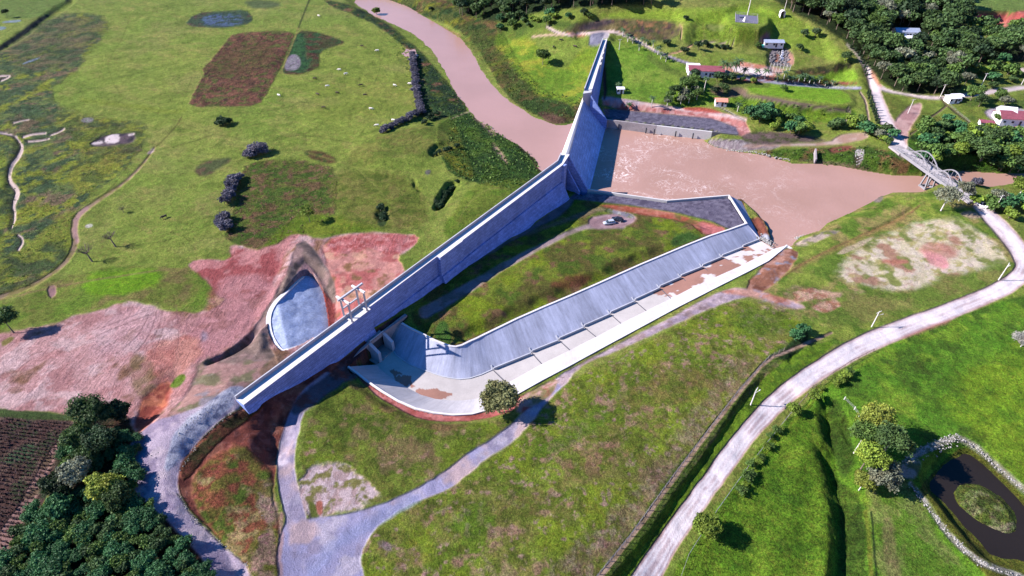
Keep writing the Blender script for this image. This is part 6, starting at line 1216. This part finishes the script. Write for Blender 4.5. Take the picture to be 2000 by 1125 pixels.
_k = (X > CX0) & (X < _xx[-1]) & (Y > CY0) & (Y < _yy[-1]); _ix = np.clip(((X[_k]-CX0)/.5).astype(int), 0, len(_xx)-1); _iy = np.clip(((Y[_k]-CY0)/.5).astype(int), 0, len(_yy)-1); CT[_iy, _ix] = H[_k]
crop_rows()
# rubble
M['rock'] = plain('grey_rock', (.21,.205,.195), .9, .3, .8)
def rubble(name, label, lines, polys, n, s0, s1, m, seed):
    r_ = np.random.RandomState(seed); pts = []
    for P, w_ in lines:
        A = [at(*p) for p in P]
        for a, b in zip(A[:-1], A[1:]):
            L_ = math.hypot(b[0]-a[0], b[1]-a[1]); c = int(L_*n)
            for _ in range(c): f = r_.rand(); pts.append((a[0]+(b[0]-a[0])*f+r_.normal(0, w_), a[1]+(b[1]-a[1])*f+r_.normal(0, w_), a[2]+(b[2]-a[2])*f))
    for P, c in polys:
        q = np.array(P, float); k = np.nonzero((VPX > q[:,0].min()) & (VPX < q[:,0].max()) & (VPY > q[:,1].min()) & (VPY < q[:,1].max())); g = sdist(VPX[k], VPY[k], q) < 0
        i = r_.randint(0, g.sum(), c); pts += list(zip(X[k][g][i], Y[k][g][i], H[k][g][i]))
    V = []; F_ = []
    base = np.array([(1,0,0),(0,1,0),(-1,0,0),(0,-1,0),(0,0,1),(0,0,-1)], float); bf = [(0,1,4),(1,2,4),(2,3,4),(3,0,4),(1,0,5),(2,1,5),(3,2,5),(0,3,5)]
    for p in pts:
        s_ = r_.uniform(s0, s1); v = base*s_*r_.uniform(.6,1.2,(6,3)); t = r_.uniform(0, 6.28); c, s2 = math.cos(t), math.sin(t); v = np.stack([v[:,0]*c-v[:,1]*s2, v[:,0]*s2+v[:,1]*c, v[:,2]*.8], -1)+np.array(p); k = len(V); V += list(v); F_ += [tuple(k+i for i in f) for f in bf]
    return st(tag(link(name, mesh_np(name, V, F_, m)), kind='stuff'), label, 'stones')
rubble('pond_stones', 'pale grey stones piled in a ring round the dark pond', [([(1768,905),(1800,880),(1845,862),(1868,852),(1905,872),(1960,920),(2010,965),(2060,1015)], .45), ([(1782,950),(1810,985),(1850,1040),(1895,1085),(1940,1112),(1990,1128)], .4), ([(1800,885),(1850,864),(1868,856)], .8)], [], 9, .10, .30, M['rock'], 1)
rubble('river_rubble', 'grey boulders heaped at the river end of the canal and along the banks', [([(1484,462),(1500,468),(1505,480)], .9), ([(1385,285),(1420,294),(1470,297),(1540,310)], .6), ([(1520,484),(1560,464),(1610,440)], .4)], [([(1670,292),(1688,292),(1685,315),(1672,325)], 160), ([(1484,462),(1506,470),(1500,487),(1488,482)], 200)], 5, .2, .5, M['rock'], 2)
rubble('road_edge_stones', 'small broken stones lining the edge of the crest road', [([(346,965),(372,1008),(425,1058),(485,1105)], .25), ([(300,890),(340,850),(400,800),(460,772)], .9), ([(352,915),(385,862),(440,815),(472,795)], .4)], [([(505,1000)]*1+[(520,1010),(510,1020)], 4)], 5, .06, .2, M['rock'], 3)
M['darkrock'] = plain('dark_rock', (.09,.085,.09), .85, .4, .8)
rubble('waterfall_rocks', 'dark wet rocks of the artificial waterfall in the park', [], [([(1502,128),(1504,105),(1515,92),(1535,95),(1545,112),(1542,130)], 140)], 1, .5, 1.4, M['darkrock'], 4)
# ------------------------------------------------------------------ roads' poles
M['pole'] = plain('concrete_pole', (.48,.47,.45), .8, .08); M['wire'] = plain('insulator', (.25,.25,.26), .6)
def pole(px, py, h, label, arms=1, lamp=False, rz=0.0):
    t = empty('utility_pole', at(px, py), label, 'utility pole', 'concrete utility poles along the roads', rz); MB().tube((0,0,-.5), (0,0,h), .17, .10, 8).build('shaft', M['pole'], t)
    for i in range(arms): MB().beam((-1.0,0,h-.3-.9*i), (1.0,0,h-.3-.9*i), .12, .12).build('crossarm', M['pole'], t)
    for x in (-.9, 0, .9): MB().tube((x,0,h-.24), (x,0,h+.02), .06, .04).build('insulator', M['wire'], t)
    if lamp: MB().tube((0,0,h-1.6), (1.2,-.5,h-1.2), .05).build('lamp_arm', M['pole'], t); MB().box((1.35,-.56,h-1.2), (.5,.2,.12)).build('lamp_head', M['pole'], t)
for px, py, h, lb, ar, lp, rz in ((1702,638,6.0,'utility pole on the verge above the bend of the dirt road',1,True,.5), (1466,790,6.0,'utility pole between the wire fence and the near dirt road',1,True,.9), (1950,547,6.4,'utility pole on the inside of the road bend at the right edge',1,True,.9), (1941,411,6.2,'utility pole beside the road at the near end of the bridge',1,False,.3),
    (1774,222,6.6,'utility pole on the pale triangle of grass by the village road',1,False,.2), (1836,191,6.4,'utility pole at the village crossroads',1,False,.3), (1531,22,6.5,'utility pole beside the white shelter on the hilltop',1,False,.1), (1917,168,6.2,'utility pole above the right branch of the village road',1,False,.2), (1994,164,6.2,'utility pole at the far right end of the village road',1,False,.2), (1210,97,5.5,'slim pale pole on the shaded slope near the east end of the dam',1,False,.2)):
    pole(px, py, h, lb, ar, lp, rz)
# ------------------------------------------------------------------ fences
M['post'] = plain('fence_post', (.13,.10,.085), .9); M['wirem'] = plain('fence_wire', (.2,.2,.2), .6)
def fence(pts, step, h, r, label, rail=False, m='post'):
    A = [at(*p) for p in pts]; f = empty('wire_fence', A[0], label, 'fence'); o_ = A[0]; wm = MB(o_); last = None; n = 0
    for a, b in zip(A[:-1], A[1:]):
        L_ = math.hypot(b[0]-a[0], b[1]-a[1]); c = max(1, int(L_/step))
        for i in range(c):
            u = i/c; x, y = a[0]+(b[0]-a[0])*u, a[1]+(b[1]-a[1])*u; z = zat(x, y)
            if n < 98: MB(o_).tube((x,y,z-.3), (x,y,z+h), r, r*.9, 6).build('post', M[m], f)
            n += 1
            if last:
                for k in ((.35,.62,.92) if not rail else (.95,)): wm.tube((last[0],last[1],last[2]+h*k), (x,y,z+h*k), .02 if not rail else .07, None, 4, False)
            last = (x, y, z)
    wm.build('wires' if not rail else 'rail', M['wirem' if not rail else m], f)
fence([(1160,1135),(1232,1048),(1330,912),(1440,767),(1500,700),(1540,682)], 1.7, 1.5, .09, 'wire fence of closely spaced posts above the ditch beside the near dirt road')
fence([(1318,1160),(1345,1085),(1400,1000),(1470,900),(1555,795)], 2.6, 1.1, .07, 'low post fence on the pasture side of the near dirt road')
fence([(1558,793),(1590,760),(1625,732),(1662,708),(1720,680)], 2.6, 1.1, .07, 'pale rail fence where the pasture meets the road bend', True)
fence([(1649,780),(1668,800),(1685,832)], 1.8, 1.1, .1, 'short line of white posts above the yellow pond tree', False, 'pole')
fence([(1540,20),(1570,34),(1610,62),(1645,84)], 3.2, 1.6, .09, 'pale post fence along the edge of the wood on the hilltop')
fence([(1385,138),(1440,148),(1500,158),(1560,164),(1640,170),(1678,171)], 3.4, .9, .07, 'low fence along the park drive')
fence([(1852,206),(1870,222),(1900,248),(1912,258)], 2.6, 1.0, .07, 'fence down the middle of the village paddock')
# ------------------------------------------------------------------ vehicles
M['silver'] = plain('silver_paint', (.42,.45,.47), .3, .03, 1, .4); M['black'] = plain('black_paint', (.012,.013,.022), .25, .03); M['white'] = plain('white_paint', (.72,.72,.72), .35, .03); M['navy'] = plain('navy_paint', (.02,.035,.09), .3, .03)
M['glass'] = plain('dark_glass', (.02,.03,.04), .08, .02); M['tyre'] = plain('tyre_rubber', (.02,.02,.02), .9); M['rim'] = plain('rim_metal', (.4,.4,.42), .4); M['lamp'] = plain('lamp_glass', (.6,.58,.5), .2)
def car(px, py, rz, paint_, label, van=False):
    t = empty('parked_car', at(px, py), label, 'car', None, rz); m = M[paint_]; Lh = 2.15
    def ring(x, w_, z0, z1, c=.12): return [(x,-w_+c,z0),(x,w_-c,z0),(x,w_,z0+c),(x,w_,z1-c),(x,w_-c,z1),(x,-w_+c,z1),(x,-w_,z1-c),(x,-w_,z0+c)]
    o = MB().rings([ring(-Lh,.72,.42,.78,.08), ring(-Lh+.12,.84,.3,.9), ring(-1.2,.87,.27,.96), ring(.9,.87,.27,.95), ring(1.75,.84,.28,.84), ring(Lh,.70,.36,.68,.08)]).build('body', m, t); recalc(o)
    def cab(x0, x1, x2, x3, z0, z1, g): return [[(x0,-.8,z0),(x0,.8,z0),(x0,.8,z0+.01),(x0,-.8,z0+.01)], [(x1,-.66,z0),(x1,.66,z0),(x1,.62,z1),(x1,-.62,z1)], [(x2,-.66,z0),(x2,.66,z0),(x2,.62,z1),(x2,-.62,z1)], [(x3,-.8,z0),(x3,.8,z0),(x3,.8,z0+.01),(x3,-.8,z0+.01)]]
    h = 1.45 if not van else 1.75
    o = MB().rings(cab(-2.0 if van else -1.75, -1.55, .35, 1.15, .90, h-.04, 0)).build('windows', M['glass'], t); recalc(o)
    o = MB().box((-.6, 0, h-.01), (1.95, 1.28, .07)).build('roof', m, t)
    for s_ in (-1, 1):
        for x in (-1.5, -.55, .38): MB().beam((x, s_*.70, .92), (x*.97, s_*.63, h-.02), .09, .07).build('pillar', m, t)
        MB().box((Lh-.06, s_*.55, .60), (.12,.28,.13)).build('headlight', M['lamp'], t); MB().box((.75, s_*.93, .98), (.14,.14,.1)).build('mirror', m, t)
        for x in (-1.35, 1.35):
            w_ = MB().tube((x, s_*.72, .31), (x, s_*.90, .31), .31, .31, 14).build('wheel', M['tyre'], t); MB().tube((x, s_*.90, .31), (x, s_*.915, .31), .18, .18, 10).build('rim', M['rim'], w_)
car(1189,438,R(192),'silver','silver car parked beside the black car on the gravel patch'); car(1206,431,R(155),'black','black car parked behind the silver car on the gravel patch')
car(1916,402,R(-62),'white','white car driving off the near end of the bridge', True); car(1903,391,R(-58),'navy','dark blue car just behind the white car on the bridge end')
# ------------------------------------------------------------------ buildings
M['wallw'] = plain('white_render', (.62,.61,.60), .85, .06, .6); M['r_maroon'] = plain('maroon_tiles', (.16,.045,.06), .8, .2, 1); M['r_orange'] = plain('orange_tiles', (.50,.19,.13), .8, .15, 1); M['r_grey'] = plain('grey_sheet_roof', (.20,.23,.30), .6, .12, .8)
M['r_white'] = plain('white_sheet_roof', (.55,.56,.60), .6, .1, .8); M['doorm'] = plain('dark_door', (.06,.05,.05), .7); M['r_red'] = plain('red_tiles', (.42,.16,.13), .8, .15, 1); M['teal'] = plain('teal_tarp', (.06,.42,.36), .6)
def house(px, py, L_, Wd, h, rz, roof, label, pitch=.45, wall='wallw', name='house', cat='house', nwin=3):
    t = empty(name, at(px, py), label, cat, None, rz); z0 = -.6; e = .35; rh = Wd/2*pitch
    b = MB(); b.box((0,0,(h+z0)/2), (L_,Wd,h-z0)); b.add([(-L_/2,-Wd/2,h),(-L_/2,Wd/2,h),(-L_/2,0,h+rh),(L_/2,-Wd/2,h),(L_/2,Wd/2,h),(L_/2,0,h+rh)], [(0,1,2),(5,4,3)]); b.build('wall', M[wall], t)
    X_, Y_ = L_/2+e, Wd/2+e; zl = h-e*pitch; k = .14
    V = [(-X_,-Y_,zl),(X_,-Y_,zl),(X_,0,h+rh),(-X_,0,h+rh),(-X_,Y_,zl),(X_,Y_,zl)]; V2 = [(a, b2, c+k) for a, b2, c in V]
    MB().add(V+V2, [(0,1,2,3)[::-1],(3,2,5,4)[::-1],(6,7,8,9),(9,8,11,10),(0,1,7,6),(4,10,11,5),(0,6,9,3),(3,9,10,4),(1,2,8,7),(2,5,11,8)]).build('roof', M[roof], t)
    MB().box((L_*.12,-Wd/2-.02,1.0), (.95,.1,2.0)).build('door', M['doorm'], t)
    for i in range(nwin):
        x = -L_*.38+i*L_*.76/max(1, nwin-1)
        if abs(x-L_*.12) < .9: continue
        w_ = MB().box((x,-Wd/2-.02,1.5), (1.0,.1,.9)).build('window', M['glass'], t); MB().box((x,-Wd/2-.08,1.02), (1.15,.12,.07)).build('sill', M[wall], w_)
    MB().box((L_/2+.02,0,1.5), (.1,1.0,.9)).build('window', M['glass'], t); return t
house(1376,146,17,7,3,-.10,'r_maroon','long white park house with a maroon roof behind clipped trees',.4,nwin=5)
house(1352,138,6,5,2.8,-.10,'r_white','white annex at the left end of the maroon roofed park house',.2,name='annex',cat='annex')
house(1407,206,5.2,3.4,2.4,-.12,'r_orange','small white kiosk with an orange roof above the red bank',.55,name='kiosk',cat='kiosk',nwin=2)
house(1974,238,13,8,3,-.12,'r_maroon','white village house with a dark red roof at the right edge',.5,nwin=4); house(1958,232,6,6,3.4,-.3,'r_white','bright white wing beside the dark red roofed village house',.7,name='house_wing',cat='house')
house(2000,266,8,5,2.5,-.4,'r_red','low house with a salmon roof below the white village house',.4)
house(1766,69,12,6,2.8,-.08,'r_grey','blue-grey roofed house in the clearing of the wood',.4); house(1775,80,9,4,2.2,-.1,'r_white','small white roofed shed in the clearing below the grey roofed house',.15,name='shed',cat='shed')
house(1886,80,11,8,3,.1,'r_white','pale roofed building half hidden in the wood',.5); house(1857,199,5,4,2.4,.1,'r_white','little white house by the village crossroads',.2,nwin=2); house(1866,196,4,3,2.4,.1,'r_white','second little white hut beside the village crossroads house',.2,name='hut',cat='hut',nwin=2)
house(1211,181,3.2,2.6,2.3,0,'r_white','tiny white hut standing in the shadow of the dam',.1,name='hut',cat='hut',nwin=1)
house(1509,88,10,5,2.4,-.05,'r_grey','dark shed with a blue-grey roof above the waterfall',.3,'oldconc' if False else 'wallw','shed','shed'); house(1923,246,5,3,1.8,-.3,'r_maroon','low dark roofed shelter in front of the village garden',.3,name='shelter',cat='shelter',nwin=1)
tag(MB(at(1491,92)).prism([tuple(np.array(at(1491,92)[:2])+v) for v in ((-1.2,-.7),(1.2,-.8),(1.3,.8),(-1.1,.7))], at(1491,92)[2]-.2, (at(1491,92)[2]+.9,)*4).build('tarpaulin', M['teal']), 'small turquoise tarpaulin beside the shed above the waterfall', 'tarpaulin')
# arched white shelter
sh = empty('wayside_shelter', at(1526,35), 'small white arched shelter with a dark opening on the hilltop', 'shelter')
for s_ in (-1, 1): MB().box((s_*1.15,0,1.0), (.35,2.4,2.6)).build('side_wall', M['wallw'], sh)
MB().box((0,1.05,1.0), (1.94,.3,2.6)).build('back_wall', M['doorm'], sh); R_ = [[(-1.33*math.cos(a)*k, y, 2.3+1.0*math.sin(a)*k) for y in (-1.25,1.25)] for a in np.linspace(0, math.pi, 9) for k in (1,)]
b = MB(); V = [(-1.36*math.cos(a), y, 2.3+1.0*math.sin(a)) for a in np.linspace(0, math.pi, 9) for y in (-1.25,1.25)]; V += [(x*.8, y, 2.3+(z-2.3)*.75) for x, y, z in V]; b.add(V, [(2*i, 2*i+1, 2*i+3, 2*i+2) for i in range(8)]+[(18+2*i+2, 18+2*i+3, 18+2*i+1, 18+2*i) for i in range(8)]+[(2*i, 2*i+2, 20+2*i, 18+2*i) for i in range(8)]+[(2*i+3, 2*i+1, 19+2*i, 21+2*i) for i in range(8)]); b.build('arched_roof', M['wallw'], sh)
# weather station on the hill
WS0 = at(1458,38); WSt = empty('monitoring_pad', WS0, 'fenced dark gravel rectangle with a tall mast and white instrument cone on the hilltop', 'monitoring pad'); zz = WS0[2]+.06
pc = [W(1436,27.5,zz)[:2], W(1479,31.5,zz)[:2], W(1480,46.5,zz)[:2], W(1436,43,zz)[:2]]
M['padg'] = plain('dark_gravel', (.085,.085,.125), .9, .25, 2)
o = MB(WS0).prism(pc, zz-1.5, zz+.02).build('pad', M['padg'], WSt); recalc(o)
m1 = W(1459.5,30,zz); MB(WS0).tube(m1, (m1[0], m1[1], zz+20), .22, .12, 6).build('mast', M['pole'], WSt)
m1 = W(1453.5,41,zz); MB(WS0).tube(m1, (m1[0], m1[1], zz+2.4), 1.0, .05, 4).build('instrument_cone', M['wallw'], WSt); m1 = W(1448,35,zz); MB(WS0).box((m1[0], m1[1], zz+.5), (2.6,1.2,.12)).build('solar_panel', M['glass'], WSt)
fc = pc+[pc[0]]; k = MB(WS0)
for a, b in zip(fc[:-1], fc[1:]):
    for kk in (.5, 1.2): k.tube((a[0],a[1],zz+kk), (b[0],b[1],zz+kk), .05, None, 4)
    for i in range(5): u = i/5; MB(WS0).tube((a[0]+(b[0]-a[0])*u, a[1]+(b[1]-a[1])*u, zz-.1), (a[0]+(b[0]-a[0])*u, a[1]+(b[1]-a[1])*u, zz+1.3), .05).build('fence_post', M['wirem'], WSt)
k.build('fence_rail', M['wirem'], WSt)
# waterfall cage
WF = at(1521,136); wf = empty('waterfall_screen', WF, 'tall grey wire screen standing in front of the dark waterfall rocks', 'screen'); a, b = at(1503,136), at(1541,139)
for i in range(7): u = i/6; MB(WF).tube((a[0]+(b[0]-a[0])*u, a[1]+(b[1]-a[1])*u, WF[2]-.5), (a[0]+(b[0]-a[0])*u, a[1]+(b[1]-a[1])*u, WF[2]+4.2), .09).build('post', M['pole'], wf)
k = MB(WF)
for j in range(9): k.tube((a[0],a[1],WF[2]+.3+j*.48), (b[0],b[1],WF[2]+.3+j*.48), .035, None, 4)
for j in range(30): u = j/29; k.tube((a[0]+(b[0]-a[0])*u, a[1]+(b[1]-a[1])*u, WF[2]), (a[0]+(b[0]-a[0])*u, a[1]+(b[1]-a[1])*u, WF[2]+4.2), .03, None, 4)
k.build('mesh', M['wirem'], wf)
c = at(1523,110); M['fall'] = plain('falling_water', (.7,.72,.75), .4, .2, 2); k = MB(c)
for i, (dx, dz) in enumerate(((0,3.2),(.25,2.2),(-.2,1.1),(.3,0),(-.1,-1.4))): k.box((c[0]+dx, c[1]-1.2-i*.5, c[2]+dz), (.75+.2*i,.25,1.25))
tag(k.build('waterfall', M['fall']), 'thin white waterfall dropping over dark rocks in the park', 'waterfall')
# concrete stub wall in the river bank
p = W(1592,318,-1.5); o = MB(p).prism([(p[0]-.3,p[1]),(p[0]+.3,p[1]),(p[0]+1.2,p[1]+5),(p[0]+.6,p[1]+5)], -3, (.2,.2,2.6,2.6)).build('broken_wall', M['oldconc']); recalc(o); tag(o, 'broken end of an old concrete wall leaning into the river on the far bank', 'broken wall')
# ------------------------------------------------------------------ cattle
M['cow_white'] = plain('white_hide', (.62,.58,.52), .9, .08); M['cow_dark'] = plain('dark_hide', (.05,.035,.03), .9, .2)
def cow(mn, label, group):
    t = MB(); n = 10
    def rg(x, w_, z0, z1): c = (z0+z1)/2; h = (z1-z0)/2; return [(x, w_*math.cos(2*math.pi*i/n), c+h*math.sin(2*math.pi*i/n)) for i in range(n)]
    t.rings([rg(-1.05,.1,.95,1.15), rg(-.95,.28,.75,1.32), rg(-.5,.36,.62,1.36), rg(.0,.38,.56,1.33), rg(.5,.34,.60,1.36), rg(.8,.24,.72,1.36), rg(1.1,.15,.75,1.22), rg(1.3,.13,.62,1.05), rg(1.55,.10,.45,.78), rg(1.72,.07,.36,.54)])
    for x, s_ in ((-.8,-1),(-.8,1),(.62,-1),(.62,1)):
        kx = -.08 if x < 0 else .05; t.tube((x, s_*.2, .85), (x+kx+(.1 if x < 0 else 0), s_*.2, .42), .14 if x < 0 else .11, .07, 7); t.tube((x+kx+(.1 if x < 0 else 0), s_*.2, .44), (x, s_*.2, 0), .065, .06, 7)
    t.tube((-1.02,0,1.15), (-1.15,0,.55), .04, .02, 5)
    for s_ in (-1, 1): t.tube((1.28, s_*.1, .98), (1.24, s_*.32, 1.0), .05, .03, 5); t.tube((1.3, s_*.06, 1.02), (1.36, s_*.16, 1.22), .03, .01, 5)
    o = t.build('cow', M[mn]); return tag(o, label, 'cow', group)
wc = [(546,189),(640,171),(663,139),(675,145),(738,100),(771,168),(801,165),(725,215),(737,246),(769,237),(624,32)]; dc = [(705,168),(713,187),(622,186),(659,183),(708,92),(615,156),(633,213)]
o0 = cow('cow_white', 'white cow grazing on the large river meadow', 'white cows on the river meadow'); o1 = cow('cow_dark', 'dark brown cow grazing on the large river meadow', 'dark cows on the river meadow')
for o_, L_ in ((o0, wc), (o1, dc)):
    for i, (a, b) in enumerate(L_):
        c = o_ if i == 0 else o_.copy()
        if i: COLL.objects.link(c)
        place(c, a, b, .88, random.uniform(-.6,.6)+(0 if i % 2 else 3.14))
o2 = cow('cow_dark', 'dark cow grazing on the green slope left of the east abutment', 'dark cows on the abutment slope')
for i, (a, b) in enumerate(((1096,81),(1080,94),(1124,92),(322,426))):
    c = o2 if i == 0 else o2.copy()
    if i: COLL.objects.link(c)
    place(c, a, b, .95, i*1.3)
    if i == 3: c['label'] = 'lone dark cow on the grass left of the violet shrub row'; del c['group']
